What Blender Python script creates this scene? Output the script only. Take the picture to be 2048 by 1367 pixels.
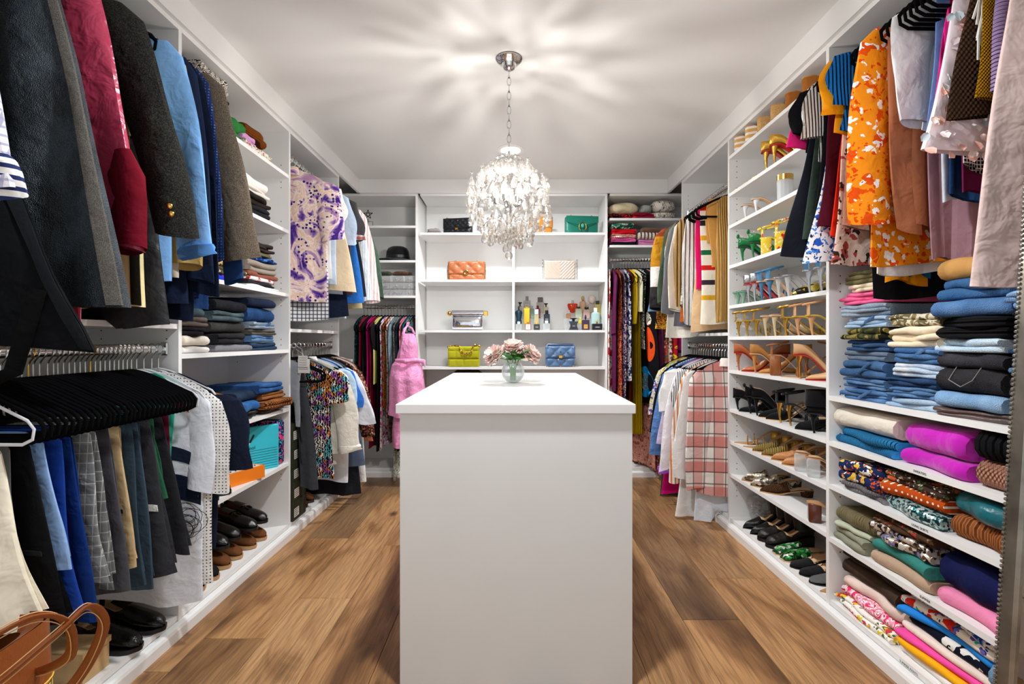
import bpy, math, random
import numpy as np
from mathutils import Vector, Matrix, Euler

for _o in list(bpy.data.objects): bpy.data.objects.remove(_o, do_unlink=True)
SC = bpy.context.scene
COL = SC.collection
PI = math.pi

# ---------------------------------------------------------------- camera
cam_d = bpy.data.cameras.new('camera'); cam = bpy.data.objects.new('camera', cam_d); COL.objects.link(cam)
CAM_H = 1.123
cam.location = (0, 0, CAM_H); cam.rotation_euler = (PI/2, 0, 0)
cam_d.sensor_width = 36; cam_d.lens = 1000/2048*36
cam_d.shift_x = -3/2048; cam_d.shift_y = -3.5/2048
cam_d.clip_start = 0.02
SC.camera = cam
# ---------------------------------------------------------------- world: daylight of the bright room the closet opens to, behind the camera
world = bpy.data.worlds.new('world'); SC.world = world; world.use_nodes = True
bg = world.node_tree.nodes['Background']; bg.inputs[0].default_value = (0.90, 0.95, 1.0, 1); bg.inputs[1].default_value = 0.85
# ---------------------------------------------------------------- exposure
vs = SC.view_settings; vs.view_transform = 'Standard'; vs.look = 'None'; vs.gamma = 1; vs.exposure = 0.52; vs.use_curve_mapping = False
# ---------------------------------------------------------------- recessed ceiling downlights: the one in view, and its twin in front of the island,
# above the top edge of the picture (the shadow under the island top shows it hangs nearly overhead, mirrored about the chandelier)
DOWN = [(-0.02, 3.45), (-0.02, 1.23)]
DOWN_W = 24.0
for i, (x, y) in enumerate(DOWN):
    nm = 'downlight' if i == 0 else 'downlight_offscreen'
    ld = bpy.data.lights.new(nm, 'AREA'); ld.shape = 'DISK'; ld.size = 0.13; ld.energy = DOWN_W
    ld.color = (0.93, 0.965, 1.0); ld.spread = math.radians(170)
    lo = bpy.data.objects.new(nm, ld); lo.location = (x, y, 2.422); COL.objects.link(lo)
BULB_W = 18.0

# ================================================================ helpers
def lin(c):
    if isinstance(c, str):
        c = c.lstrip('#'); c = [int(c[i:i+2], 16) for i in (0, 2, 4)]
    f = lambda x: (x/255/12.92) if x/255 <= 0.04045 else ((x/255+0.055)/1.055)**2.4
    return (f(c[0]), f(c[1]), f(c[2]), 1.0)
def P(u, v, Y): return Vector(((u-1027)*Y/1000, Y, CAM_H-(v-680)*Y/1000))

class MB:
    def __init__(s): s.V = []; s.F = []
    def add(s, V, F):
        k = len(s.V); s.V += [tuple(map(float, v)) for v in V]; s.F += [tuple(int(i)+k for i in f) for f in F]; return s
    def box(s, x0, x1, y0, y1, z0, z1):
        V = [(x, y, z) for z in (z0, z1) for y in (y0, y1) for x in (x0, x1)]
        return s.add(V, [(0,2,3,1),(4,5,7,6),(0,1,5,4),(2,6,7,3),(0,4,6,2),(1,3,7,5)])
    def rbox(s, x0, x1, y0, y1, z0, z1, r):
        # box with chamfered edges
        r = min(r, (x1-x0)*.45, (y1-y0)*.45, (z1-z0)*.45)
        V = []; F = []
        def ring(z, q):
            k = len(V)
            for (a, b) in ((x0+r+q*0, y0+q), (x1-r, y0+q), (x1-q, y0+r), (x1-q, y1-r), (x1-r, y1-q), (x0+r, y1-q), (x0+q, y1-r), (x0+q, y0+r)): V.append((a, b, z))
            return k
        ks = [ring(z0, r), ring(z0+r, 0), ring(z1-r, 0), ring(z1, r)]
        F.append(tuple(reversed(range(ks[0], ks[0]+8)))); F.append(tuple(range(ks[3], ks[3]+8)))
        for a, b in zip(ks, ks[1:]):
            for i in range(8): F.append((a+i, a+(i+1) % 8, b+(i+1) % 8, b+i))
        return s.add(V, F)
    def grid(s, A, wu=False, wv=False):
        A = np.asarray(A, float); m, n, _ = A.shape; k = len(s.V)
        s.V += [tuple(p) for p in A.reshape(-1, 3).tolist()]
        for i in range(m if wv else m-1):
            i2 = (i+1) % m
            for j in range(n if wu else n-1):
                j2 = (j+1) % n
                s.F.append((k+i*n+j, k+i*n+j2, k+i2*n+j2, k+i2*n+j))
        return s
    def cap(s, idx): s.F.append(tuple(idx)); return s
    def tube(s, pts, r, n=8, closed=False, caps=True, sq=1.0):
        pts = [Vector(p) for p in pts]; m = len(pts)
        R = r if hasattr(r, '__len__') else [r]*m
        tang = []
        for i in range(m):
            a = pts[(i-1) % m] if (closed or i > 0) else pts[i]
            b = pts[(i+1) % m] if (closed or i < m-1) else pts[i]
            t = b-a; tang.append(t.normalized() if t.length > 1e-9 else Vector((0, 0, 1)))
        up = Vector((0, 0, 1)) if abs(tang[0].z) < .9 else Vector((0, 1, 0))
        nrm = (up - tang[0]*up.dot(tang[0])).normalized()
        k = len(s.V)
        for i in range(m):
            nrm = nrm - tang[i]*nrm.dot(tang[i])
            if nrm.length < 1e-6: nrm = tang[i].orthogonal()
            nrm.normalize(); bi = tang[i].cross(nrm)
            for j in range(n):
                a = 2*PI*j/n
                p = pts[i] + nrm*(math.cos(a)*R[i]) + bi*(math.sin(a)*R[i]*sq); s.V.append(tuple(p))
        for i in range(m if closed else m-1):
            i2 = (i+1) % m
            for j in range(n): s.F.append((k+i*n+j, k+i*n+(j+1) % n, k+i2*n+(j+1) % n, k+i2*n+j))
        if caps and not closed:
            s.F.append(tuple(k+j for j in reversed(range(n)))); s.F.append(tuple(k+(m-1)*n+j for j in range(n)))
        return s
    def lathe(s, prof, n=20, c=(0, 0, 0), sx=1, sy=1, caps=True):
        A = [[(c[0]+r*sx*math.cos(2*PI*j/n), c[1]+r*sy*math.sin(2*PI*j/n), c[2]+z) for j in range(n)] for r, z in prof]
        k = len(s.V); s.grid(A, wu=True); m = len(prof)
        if caps:
            if prof[0][0] > 1e-5: s.F.append(tuple(k+j for j in reversed(range(n))))
            if prof[-1][0] > 1e-5: s.F.append(tuple(k+(m-1)*n+j for j in range(n)))
        return s
    def ball(s, c, r, nu=12, nv=8):
        r = (r, r, r) if not hasattr(r, '__len__') else r
        A = [[(c[0]+r[0]*math.sin(PI*i/nv)*math.cos(2*PI*j/nu), c[1]+r[1]*math.sin(PI*i/nv)*math.sin(2*PI*j/nu), c[2]-r[2]*math.cos(PI*i/nv)) for j in range(nu)] for i in range(nv+1)]
        return s.grid(A, wu=True)
    def prism(s, poly, a, b, ax='y'):
        # poly of (p, q); extruded along ax from a to b: ax y -> (p, ax, q); x -> (ax, p, q); z -> (p, q, ax)
        f = {'y': lambda p, q, t: (p, t, q), 'x': lambda p, q, t: (t, p, q), 'z': lambda p, q, t: (p, q, t)}[ax]
        n = len(poly); V = [f(p, q, a) for p, q in poly]+[f(p, q, b) for p, q in poly]
        F = [tuple(range(n)), tuple(reversed(range(n, 2*n)))]+[(i, n+i, n+(i+1) % n, (i+1) % n) for i in range(n)]
        return s.add(V, F)
    def xf(s, M): s.V = [tuple(M @ Vector(v)) for v in s.V]; return s
    def data(s, name, mat, smooth=True, ang=0.7):
        me = bpy.data.meshes.new(name); me.from_pydata(s.V, [], s.F); me.materials.append(mat)
        if smooth:
            me.polygons.foreach_set('use_smooth', [True]*len(me.polygons))
            if ang: me.set_sharp_from_angle(angle=ang)
        me.update(); return me
    def build(s, name, mat, parent=None, smooth=True, ang=0.7, loc=None, rot=None):
        return put(name, s.data(name, mat, smooth, ang), parent, loc, rot)

def put(name, me, parent=None, loc=None, rot=None):
    o = bpy.data.objects.new(name, me); COL.objects.link(o)
    if parent is not None: o.parent = parent
    if loc is not None: o.location = loc
    if rot is not None: o.rotation_euler = rot
    return o
def tag(o, label, cat, group=None):
    o['label'] = label; o['category'] = cat
    if group: o['group'] = group
    return o
def thing(name, label, cat, loc=(0, 0, 0), rot=(0, 0, 0), group=None):
    o = bpy.data.objects.new(name, None); COL.objects.link(o); o.empty_display_size = .05
    o.location = loc; o.rotation_euler = rot if hasattr(rot, '__len__') else (0, 0, rot)
    return tag(o, label, cat, group)
def copy_tree(root, loc, rot=None, label=None, group=None):
    r = root.copy(); COL.objects.link(r); r.location = loc
    if rot is not None: r.rotation_euler = rot if hasattr(rot, '__len__') else (0, 0, rot)
    if label: r['label'] = label
    if group: r['group'] = group
    for ch in KIDS(root):
        c = ch.copy(); COL.objects.link(c); c.parent = r
        for g in KIDS(ch):
            d = g.copy(); COL.objects.link(d); d.parent = c
    return r
_kid = {}
def KIDS(o): return list(o.children)
def struct(o): o['kind'] = 'structure'; return o

# ================================================================ materials
def nd(nt, t, ins=None, **props):
    n = nt.nodes.new(t)
    for k, v in props.items(): setattr(n, k, v)
    for k, v in (ins or {}).items():
        if isinstance(v, bpy.types.NodeSocket): nt.links.new(v, n.inputs[k])
        else: n.inputs[k].default_value = v
    return n
def mth(nt, op, a, b=0.0, c=None):
    ins = {0: a, 1: b}
    if c is not None: ins[2] = c
    return nd(nt, 'ShaderNodeMath', ins, operation=op).outputs[0]
def mixc(nt, f, a, b, mode='MIX'):
    n = nd(nt, 'ShaderNodeMix', data_type='RGBA', blend_type=mode)
    for k, v in ((0, f), (6, a), (7, b)):
        if isinstance(v, bpy.types.NodeSocket): nt.links.new(v, n.inputs[k])
        else: n.inputs[k].default_value = v
    return n.outputs[2]
def ramp(nt, f, stops, interp='LINEAR'):
    n = nd(nt, 'ShaderNodeValToRGB', {0: f}); cr = n.color_ramp; cr.interpolation = interp
    while len(cr.elements) < len(stops): cr.elements.new(0.5)
    for e, (p, c) in zip(cr.elements, stops): e.position = p; e.color = c
    return n.outputs[0]
def base_mat(name):
    m = bpy.data.materials.new(name); m.use_nodes = True; nt = m.node_tree
    return m, nt, nt.nodes['Principled BSDF']
_mc = {}
def simple(name, col, rough=.5, metal=0.0, coat=0.0, spec=.5, emit=None, es=0, trans=0, ior=1.45, alpha=1, noise=0, nscale=8, bump=0, bscale=40):
    key = ('s', name, str(col), rough, metal, coat, emit, es, trans, alpha, noise, bump)
    if key in _mc: return _mc[key]
    m, nt, b = base_mat(name)
    c = lin(col); b.inputs['Base Color'].default_value = c
    b.inputs['Roughness'].default_value = rough; b.inputs['Metallic'].default_value = metal
    b.inputs['Coat Weight'].default_value = coat; b.inputs['Specular IOR Level'].default_value = spec
    b.inputs['Transmission Weight'].default_value = trans; b.inputs['IOR'].default_value = ior; b.inputs['Alpha'].default_value = alpha
    if emit: b.inputs['Emission Color'].default_value = lin(emit); b.inputs['Emission Strength'].default_value = es
    tc = None
    if noise or bump: tc = nd(nt, 'ShaderNodeTexCoord').outputs['Object']
    if noise:
        nz = nd(nt, 'ShaderNodeTexNoise', {'Vector': tc, 'Scale': nscale, 'Detail': 4.0}).outputs[0]
        k = tuple(x*(1-noise) for x in c[:3])+(1,); k2 = tuple(min(1, x*(1+noise)) for x in c[:3])+(1,)
        nt.links.new(ramp(nt, nz, [(.3, k), (.7, k2)]), b.inputs['Base Color'])
    if bump:
        nz = nd(nt, 'ShaderNodeTexNoise', {'Vector': tc, 'Scale': bscale, 'Detail': 3.0}).outputs[0]
        nt.links.new(nd(nt, 'ShaderNodeBump', {'Strength': bump, 'Distance': .01, 'Height': nz}).outputs[0], b.inputs['Normal'])
    _mc[key] = m; return m

def fab(kind, *cols, s=1.0, rough=.85, wr=.35, sheen=.0, metal=0.0, d='x', name=None):
    """procedural cloth: kind = plain|denim|speckle|stripe|plaid|dots|floral|tiedye|sequin|rib|knit|leather|satin|camo|scribble|bands|abstract"""
    key = (kind, cols, s, rough, wr, sheen, metal, d)
    if key in _mc: return _mc[key]
    m, nt, b = base_mat(name or ('fabric_'+kind))
    C = [lin(c) for c in cols]
    tcn = nd(nt, 'ShaderNodeTexCoord'); oi = nd(nt, 'ShaderNodeObjectInfo')
    off = nd(nt, 'ShaderNodeVectorMath', {0: oi.outputs['Random'], 1: (7.3, 4.1, 9.7)}, operation='MULTIPLY').outputs[0]
    co = nd(nt, 'ShaderNodeVectorMath', {0: tcn.outputs['Object'], 1: off}, operation='ADD').outputs[0]
    ob = tcn.outputs['Object']
    sep = nd(nt, 'ShaderNodeSeparateXYZ', {0: ob}); X, Y, Z = sep.outputs
    NZ = lambda sc, det=3.0, dist=0.0, v=co: nd(nt, 'ShaderNodeTexNoise', {'Vector': v, 'Scale': sc, 'Detail': det, 'Distortion': dist})
    VO = lambda sc, rnd=1.0, feat='F1', v=co: nd(nt, 'ShaderNodeTexVoronoi', {'Vector': v, 'Scale': sc, 'Randomness': rnd}, feature=feat)
    def band(coord, f, w, ph=0.0):   # 1 inside a stripe of share w, period 1/f
        fr = mth(nt, 'FRACT', mth(nt, 'ADD', mth(nt, 'MULTIPLY', coord, f), ph+50.0)); return mth(nt, 'LESS_THAN', fr, w)
    fine = None; col = C[0]; dist = .008
    if kind in ('plain', 'leather', 'satin', 'rib', 'knit', 'denim', 'speckle'):
        k0 = tuple(x*.94 for x in C[0][:3])+(1,); k1 = tuple(min(1, x*1.05) for x in C[0][:3])+(1,)
        col = ramp(nt, NZ(7*s).outputs[0], [(.3, k0), (.7, k1)])
    if kind == 'denim':
        c2 = C[1] if len(C) > 1 else tuple(min(1, x*2.2+.03) for x in C[0][:3])+(1,)
        col = mixc(nt, ramp(nt, NZ(9*s, 4.0).outputs[0], [(.42, (0,0,0,1)), (.72, (1,1,1,1))]), col, c2)
        fine = nd(nt, 'ShaderNodeTexNoise', {'Vector': co, 'Scale': 420.0, 'Detail': 1.0}).outputs[0]
        col = mixc(nt, mth(nt, 'MULTIPLY', fine, .45), col, c2)
    if kind == 'speckle':
        col = mixc(nt, ramp(nt, NZ(260*s, 2.0).outputs[0], [(.45, (0,0,0,1)), (.62, (1,1,1,1))]), col, C[1])
    if kind == 'rib':
        cc = {'x': X, 'z': Z, 'y': Y}[d]
        fine = mth(nt, 'SINE', mth(nt, 'MULTIPLY', cc, 520*s)); dist = .012
    if kind == 'knit':
        fine = mth(nt, 'MULTIPLY', mth(nt, 'SINE', mth(nt, 'MULTIPLY', X, 420*s)), mth(nt, 'SINE', mth(nt, 'MULTIPLY', Z, 300*s))); dist = .014
    if kind == 'stripe':
        cc = {'x': X, 'z': Z, 'y': Y}[d]; col = C[0]
        n = len(C)-1
        for i in range(n): col = mixc(nt, band(cc, 30*s, .5/n if n > 1 else .42, i/n), col, C[1+i])
    if kind == 'bands':   # horizontal colour blocks from the top down, cols evenly over d metres (s)
        f = mth(nt, 'DIVIDE', mth(nt, 'MULTIPLY', Z, -1.0), s); n = len(C)
        col = ramp(nt, f, [(i/n, c) for i, c in enumerate(C)], 'CONSTANT')
    if kind == 'plaid':
        col = C[0]; f = 11*s
        k = C[1]; 
        col = mixc(nt, mth(nt, 'MULTIPLY', band(X, f, .45), .6), col, k); col = mixc(nt, mth(nt, 'MULTIPLY', band(Z, f*.8, .42), .75), col, k)
        k2 = C[2] if len(C) > 2 else tuple(x*.4 for x in k[:3])+(1,)
        for ph in (.02, .49): col = mixc(nt, mth(nt, 'MULTIPLY', band(X, f, .05, ph), .75), col, k2); col = mixc(nt, mth(nt, 'MULTIPLY', band(Z, f*.8, .05, ph), .75), col, k2)
    if kind == 'check':
        col = C[0]; f = 55*s
        for cc in (X, Z): col = mixc(nt, mth(nt, 'MULTIPLY', band(cc, f, .28), .85), col, C[1])
    if kind == 'dots':
        v = VO(42*s, .12, 'F1', nd(nt, 'ShaderNodeMapping', {'Vector': ob, 'Scale': (1, 0, 1)}).outputs[0]); col = mixc(nt, mth(nt, 'LESS_THAN', v.outputs['Distance'], .2), C[0], C[1])
    if kind in ('floral', 'sequin', 'camo', 'abstract', 'scribble', 'tiedye'):
        if kind == 'sequin':
            v = VO(150*s); col = ramp(nt, nd(nt, 'ShaderNodeSeparateColor', {0: v.outputs['Color']}).outputs[0], [(i/len(C), c) for i, c in enumerate(C)], 'CONSTANT'); fine = v.outputs['Distance']
        elif kind == 'floral':
            wob = nd(nt, 'ShaderNodeVectorMath', {0: co, 1: nd(nt, 'ShaderNodeVectorMath', {0: NZ(22*s, 2.0).outputs['Color'], 1: (.09/s, .09/s, .09/s)}, operation='MULTIPLY').outputs[0]}, operation='ADD').outputs[0]
            col = C[0]; n = len(C)-1
            for i, c in enumerate(C[1:]):
                v = VO((14+9*i)*s, 1.0, 'F1', wob); rr = nd(nt, 'ShaderNodeSeparateColor', {0: v.outputs['Color']}).outputs[i % 3]
                msk = mth(nt, 'MULTIPLY', mth(nt, 'LESS_THAN', v.outputs['Distance'], .42-.05*i), mth(nt, 'LESS_THAN', rr, .62)); col = mixc(nt, msk, col, c)
        elif kind == 'camo':
            col = ramp(nt, NZ(26*s, 1.5, .6).outputs[0], [(.30+.40*i/len(C), c) for i, c in enumerate(C)], 'CONSTANT')
        elif kind == 'abstract':
            col = ramp(nt, NZ(9*s, 1.0, 2.2).outputs[0], [(.28+.44*i/len(C), c) for i, c in enumerate(C)], 'CONSTANT')
        elif kind == 'scribble':
            w = nd(nt, 'ShaderNodeTexWave', {'Vector': co, 'Scale': 22.0*s, 'Distortion': 9.0, 'Detail': 2.0, 'Detail Scale': 2.5}).outputs['Fac']
            v = VO(34*s); pal = ramp(nt, nd(nt, 'ShaderNodeSeparateColor', {0: v.outputs['Color']}).outputs[1], [(i/max(1, len(C)-1), c) for i, c in enumerate(C[1:])], 'CONSTANT')
            col = mixc(nt, mth(nt, 'GREATER_THAN', w, .62), C[0], pal)
        else:
            t = NZ(8*s, 3.0, 1.2).outputs[0]; col = ramp(nt, t, [(.30+.42*i/len(C), c) for i, c in enumerate(C)])
            sp = VO(45*s, .6); msk = mth(nt, 'MULTIPLY', mth(nt, 'LESS_THAN', sp.outputs['Distance'], .33), mth(nt, 'GREATER_THAN', NZ(10*s, 1.0).outputs[0], .54))
            col = mixc(nt, msk, col, C[0])
    if isinstance(col, bpy.types.NodeSocket): nt.links.new(col, b.inputs['Base Color'])
    else: b.inputs['Base Color'].default_value = col
    if kind == 'satin': rough = min(rough, .3)
    if kind == 'leather': rough = min(rough, .38); fine = VO(230, 1.0, 'DISTANCE_TO_EDGE').outputs['Distance']; dist = .001
    if kind == 'sequin': rough = .28; metal = max(metal, .5); dist = .002
    b.inputs['Roughness'].default_value = rough; b.inputs['Metallic'].default_value = metal
    b.inputs['Sheen Weight'].default_value = sheen; b.inputs['Sheen Roughness'].default_value = .5
    b.inputs['Specular IOR Level'].default_value = .08 if rough > .6 else .4
    h = NZ(15, 3.0, .35).outputs[0]; wr = min(wr, .65)
    n1 = nd(nt, 'ShaderNodeBump', {'Strength': wr, 'Distance': .03, 'Height': h}).outputs[0]
    if fine is not None: n1 = nd(nt, 'ShaderNodeBump', {'Strength': 1.0 if kind in ('rib', 'knit') else .6, 'Distance': dist, 'Height': fine, 'Normal': n1}).outputs[0]
    nt.links.new(n1, b.inputs['Normal'])
    _mc[key] = m; return m

def thin_glass(name, col, clear=.8, gloss=.5, rough=.04):
    """tinted see-through wall: part transparent, part coloured gloss"""
    key = ('tg', name, col, clear)
    if key in _mc: return _mc[key]
    m, nt, b = base_mat(name); out = nt.nodes['Material Output']; c = lin(col)
    b.inputs['Base Color'].default_value = c; b.inputs['Roughness'].default_value = rough
    tr = nd(nt, 'ShaderNodeBsdfTransparent', {0: tuple(x**.35 for x in c[:3])+(1,)})
    lw = nd(nt, 'ShaderNodeLayerWeight', {'Blend': .35}).outputs['Facing']
    f = mth(nt, 'MULTIPLY', mth(nt, 'SUBTRACT', 1.0, mth(nt, 'MULTIPLY', lw, gloss)), clear)
    nt.links.new(nd(nt, 'ShaderNodeMixShader', {0: f, 1: b.outputs[0], 2: tr.outputs[0]}).outputs[0], out.inputs[0]); _mc[key] = m; return m

WHITE = simple('white_melamine', '#ecebe9', .38, noise=.02, nscale=3)
PAINT = simple('white_wall_paint', '#e6e5e2', .75, noise=.015)
CEIL = simple('ceiling_paint', '#e9e8e6', .85, noise=.02, nscale=2)
CHROME = simple('chrome', '#d8d8d8', .12, 1.0)
STEEL = simple('hook_steel', '#c9c6bf', .22, 1.0)
GOLD = simple('gold_metal', '#d9ad55', .22, 1.0)
BLACKV = fab('plain', '#09090b', rough=.95, wr=.1, name='black_velvet')
BLACKP = simple('black_plastic', '#111113', .35)
INK = simple('print_ink', '#3a3a3c', .6)
INKD = simple('dark_print_ink', '#101828', .6)
HOLE = simple('shelf_pin_hole', '#2a2826', .8)
# ================================================================ room shell
XF, XW, YB, YW, ZC = 1.28, 1.635, 4.115, 4.475, 2.44
T = .019
Y0 = -1.3
struct(MB().box(-XW-.1, -XW, Y0, YW+.1, 0, ZC).build('wall_left', PAINT, smooth=False))
struct(MB().box(XW, XW+.1, Y0, YW+.1, 0, ZC).build('wall_right', PAINT, smooth=False))
struct(MB().box(-XW, XW, YW, YW+.1, 0, ZC).build('wall_back', PAINT, smooth=False))
struct(MB().box(-XW-.1, XW+.1, Y0, YW+.1, ZC, ZC+.1).build('ceiling', CEIL, smooth=False))

def wood_mat():
    m, nt, b = base_mat('oak_plank')
    tc = nd(nt, 'ShaderNodeTexCoord').outputs['Object']; rnd = nd(nt, 'ShaderNodeObjectInfo').outputs['Random']
    off = nd(nt, 'ShaderNodeVectorMath', {0: rnd, 1: (11.7, 23.1, 5.0)}, operation='MULTIPLY').outputs[0]
    co = nd(nt, 'ShaderNodeVectorMath', {0: tc, 1: off}, operation='ADD').outputs[0]
    st = nd(nt, 'ShaderNodeMapping', {'Vector': co, 'Scale': (1.0, .3, 1.0)}).outputs[0]
    st2 = nd(nt, 'ShaderNodeMapping', {'Vector': co, 'Scale': (1.0, .035, 1.0)}).outputs[0]
    big = nd(nt, 'ShaderNodeTexNoise', {'Vector': st, 'Scale': 5.0, 'Detail': 7.0, 'Distortion': .8}).outputs[0]
    grain = nd(nt, 'ShaderNodeTexNoise', {'Vector': st2, 'Scale': 190.0, 'Detail': 3.0}).outputs[0]
    cath = nd(nt, 'ShaderNodeTexWave', {'Vector': st, 'Scale': 9.0, 'Distortion': 7.0, 'Detail': 2.0, 'Detail Scale': 1.4}, bands_direction='X').outputs['Fac']
    base = ramp(nt, big, [(.27, lin('#4a3222')), (.40, lin('#a07a54')), (.50, lin('#c39b70')), (.75, lin('#d3ad80'))])
    tone = ramp(nt, rnd, [(0, lin('#8f857b')), (.22, lin('#b9a692')), (.45, lin('#fbe6c8')), (.7, lin('#e2c6a4')), (1, lin('#fff3e0'))])
    c = mixc(nt, .75, base, tone, 'MULTIPLY')
    c = mixc(nt, mth(nt, 'MULTIPLY', ramp(nt, cath, [(.0, (1,1,1,1)), (.35, (0,0,0,1))]), .22), c, lin('#4a3018'))
    c = mixc(nt, mth(nt, 'MULTIPLY', ramp(nt, grain, [(.35, (1,1,1,1)), (.6, (0,0,0,1))]), .38), c, lin('#3f2812'))
    kn = nd(nt, 'ShaderNodeTexVoronoi', {'Vector': nd(nt, 'ShaderNodeMapping', {'Vector': co, 'Scale': (1, .55, 1)}).outputs[0], 'Scale': 2.2}).outputs['Distance']
    c = mixc(nt, ramp(nt, kn, [(.03, (1,1,1,1)), (.085, (0,0,0,1))]), c, lin('#1c1008'))
    nt.links.new(c, b.inputs['Base Color']); b.inputs['Roughness'].default_value = .42
    nt.links.new(nd(nt, 'ShaderNodeBump', {'Strength': .15, 'Distance': .003, 'Height': grain}).outputs[0], b.inputs['Normal'])
    return m
OAK = wood_mat()
flo = struct(MB().box(-XW, XW, Y0, YW, -.06, -.012).build('floor', simple('subfloor', '#2a1c10', .9), smooth=False))
_rng = random.Random(4)
PW = .231
joints = {-1: [1.884, 2.84], 0: [2.178], 1: [2.74], 7: [2.01], 8: [2.36], 9: [2.36]}
for k in range(-3, 12):
    x0 = -.937+PW*k; x1 = x0+PW
    x0c, x1c = max(x0, -XW+.002), min(x1, XW-.002)
    if x1c-x0c < .02: continue
    js = joints.get(k) or [1.1+_rng.random()*1.5, 3.2+_rng.random()*.7]
    ys = [Y0]+sorted([js[0]-1.52]+js+([js[-1]+1.5] if js[-1]+1.5 < YW-.2 else []))+[YW-.002]
    ys = [y for i, y in enumerate(ys) if i == 0 or y-ys[i-1] > .1]
    for a, b_ in zip(ys, ys[1:]):
        MB().rbox(-(x1c-x0c)/2+.0007, (x1c-x0c)/2-.0007, -(b_-a)/2+.0007, (b_-a)/2-.0007, -.012, 0, .0016).build('floor_plank', OAK, flo, smooth=False, loc=((x0c+x1c)/2, (a+b_)/2, 0))

# valances (the boxed trim under the ceiling) and plinths
def trim(n, mb, mat=WHITE): return struct(mb.build('trim_%d' % n, mat, smooth=False))
trim(1, MB().box(-XF, -XF+T, Y0, YB, 2.329, ZC)); trim(2, MB().box(XF-T, XF, Y0, YB, 2.329, ZC)); trim(3, MB().box(-XF, XF, YB-T, YB, 2.329, ZC))
def skirting(n, sx):
    xo, xi = sx*(XF-.025), sx*(XF+.004)
    pr = [(xi, 0), (xo, 0), (xo, .036), (sx*(XF-.021), .046), (sx*(XF-.012), .05), (xi, .05)]
    trim(n, MB().prism(pr, .95, YB+.0 if n == 4 else YB, 'y'))
skirting(4, -1); skirting(5, 1)
trim(6, MB().prism([(YB+.004, 0), (YB-.02, 0), (YB-.02, .036), (YB-.012, .046), (YB+.004, .05)], -XF+.03, XF-.03, 'x'))

# ================================================================ built-in units
def rail(parent, a, b, horizontal):
    """oval chrome rail from a to b"""
    a, b = Vector(a), Vector(b)
    mb = MB(); n = 14
    ring = [(.0075*math.cos(2*PI*i/n), .015*math.sin(2*PI*i/n)) for i in range(n)]
    if horizontal == 'y': A = [[(a.x+p, y, a.z+q) for p, q in ring] for y in (a.y, b.y)]
    else: A = [[(x, a.y+p, a.z+q) for p, q in ring] for x in (a.x, b.x)]
    mb.grid(A, wu=True); r = mb.build('hanging_rail', CHROME, parent)
    for e, sgn in ((a, 1), (b, -1)):
        m2 = MB()
        if horizontal == 'y': m2.rbox(e.x-.014, e.x+.014, min(e.y, e.y+sgn*.012), max(e.y, e.y+sgn*.012), e.z-.024, e.z+.026, .004)
        else: m2.rbox(min(e.x, e.x+sgn*.012), max(e.x, e.x+sgn*.012), e.y-.014, e.y+.014, e.z-.024, e.z+.026, .004)
        m2.build('rail_bracket', CHROME, r, smooth=False)
def holes(parent, pts, ax):
    mb = MB()
    for x, y, z in pts:
        if ax == 'y': mb.add([(x+.003*math.cos(a*PI/3), y, z+.003*math.sin(a*PI/3)) for a in range(6)], [tuple(range(6))])
        else: mb.add([(x, y+.003*math.cos(a*PI/3), z+.003*math.sin(a*PI/3)) for a in range(6)], [tuple(range(6))])
    o = mb.build('pin_holes', HOLE, parent, smooth=False); o['kind'] = 'stuff'
def side_unit(name, label, sx, y0, y1, shelves, rails, near=True):
    u = thing(name, label, 'shelving', (sx*(XF+XW)/2, (y0+y1)/2, 0))
    u.location = (0, 0, 0)
    xa, xb = sorted((sx*XF, sx*(XW-.004)))
    bx0, bx1 = sorted((sx*(XW-.012), sx*(XW-.002)))
    ym = (y0+y1)/2
    MB().box(bx0, bx1, y0-T/2 if near else y0+T/2+.0004, ym-.0008, .0, 2.329).build('back_panel', WHITE, u, smooth=False)
    MB().box(bx0, bx1, ym+.0008, y1+T/2, .0, 2.329).build('back_panel', WHITE, u, smooth=False)
    xs, xe = (xa+.0125, xb) if sx < 0 else (xa, xb-.0125)
    if sx < 0: xs, xe = -(XW-.0125), -XF
    else: xs, xe = XF, XW-.0125
    MB().box(xs, xe, y1-T/2, y1+T/2, 0, 2.329).build('side_panel', WHITE, u, smooth=False)
    if near: MB().box(xs, xe, y0-T/2, y0+T/2, 0, 2.329).build('side_panel', WHITE, u, smooth=False)
    a, b = y0+T/2+(0 if near else .0005), y1-T/2
    MB().box(xs, xe, a, b, 2.329-T, 2.329).build('top_panel', WHITE, u, smooth=False)
    f = -sx*.004
    MB().box(xs+(f if sx > 0 else 0)*-1, xe-(0 if sx > 0 else .004), a, b, .054, .073).build('deck', WHITE, u, smooth=False)
    kx = sorted((sx*(XF+.006), sx*(XF+.022)))
    MB().box(kx[0], kx[1], a, b, 0, .054).build('kick_board', WHITE, u, smooth=False)
    for z in shelves: MB().box(xs, xe-(.003 if sx < 0 else 0), a, b, z-T/2, z+T/2).build('shelf', WHITE, u, smooth=False)
    for z in rails: rail(u, (sx*(1.37 if z > 2.24 else 1.33), a, z), (sx*(1.37 if z > 2.24 else 1.33), b, z), 'y')
    hp = []
    for z in np.arange(.2, 2.25, .032):
        if any(abs((z-zz+.5) % 1-.5) < .07 for zz in shelves):
            for x in (sx*(XF+.045), sx*(XW-.06)): hp.append((x, b-.0006, z))
    if hp: holes(u, hp, 'y')
    return u
RL1U, RL1L, RL3U, RL3L, RR1, RR3U, RR3L = 2.255, 1.09, 2.205, 1.09, 2.26, 2.08, 1.085
L2Z = [2.055, 1.74, 1.379, 1.061, .728, .418]
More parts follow.
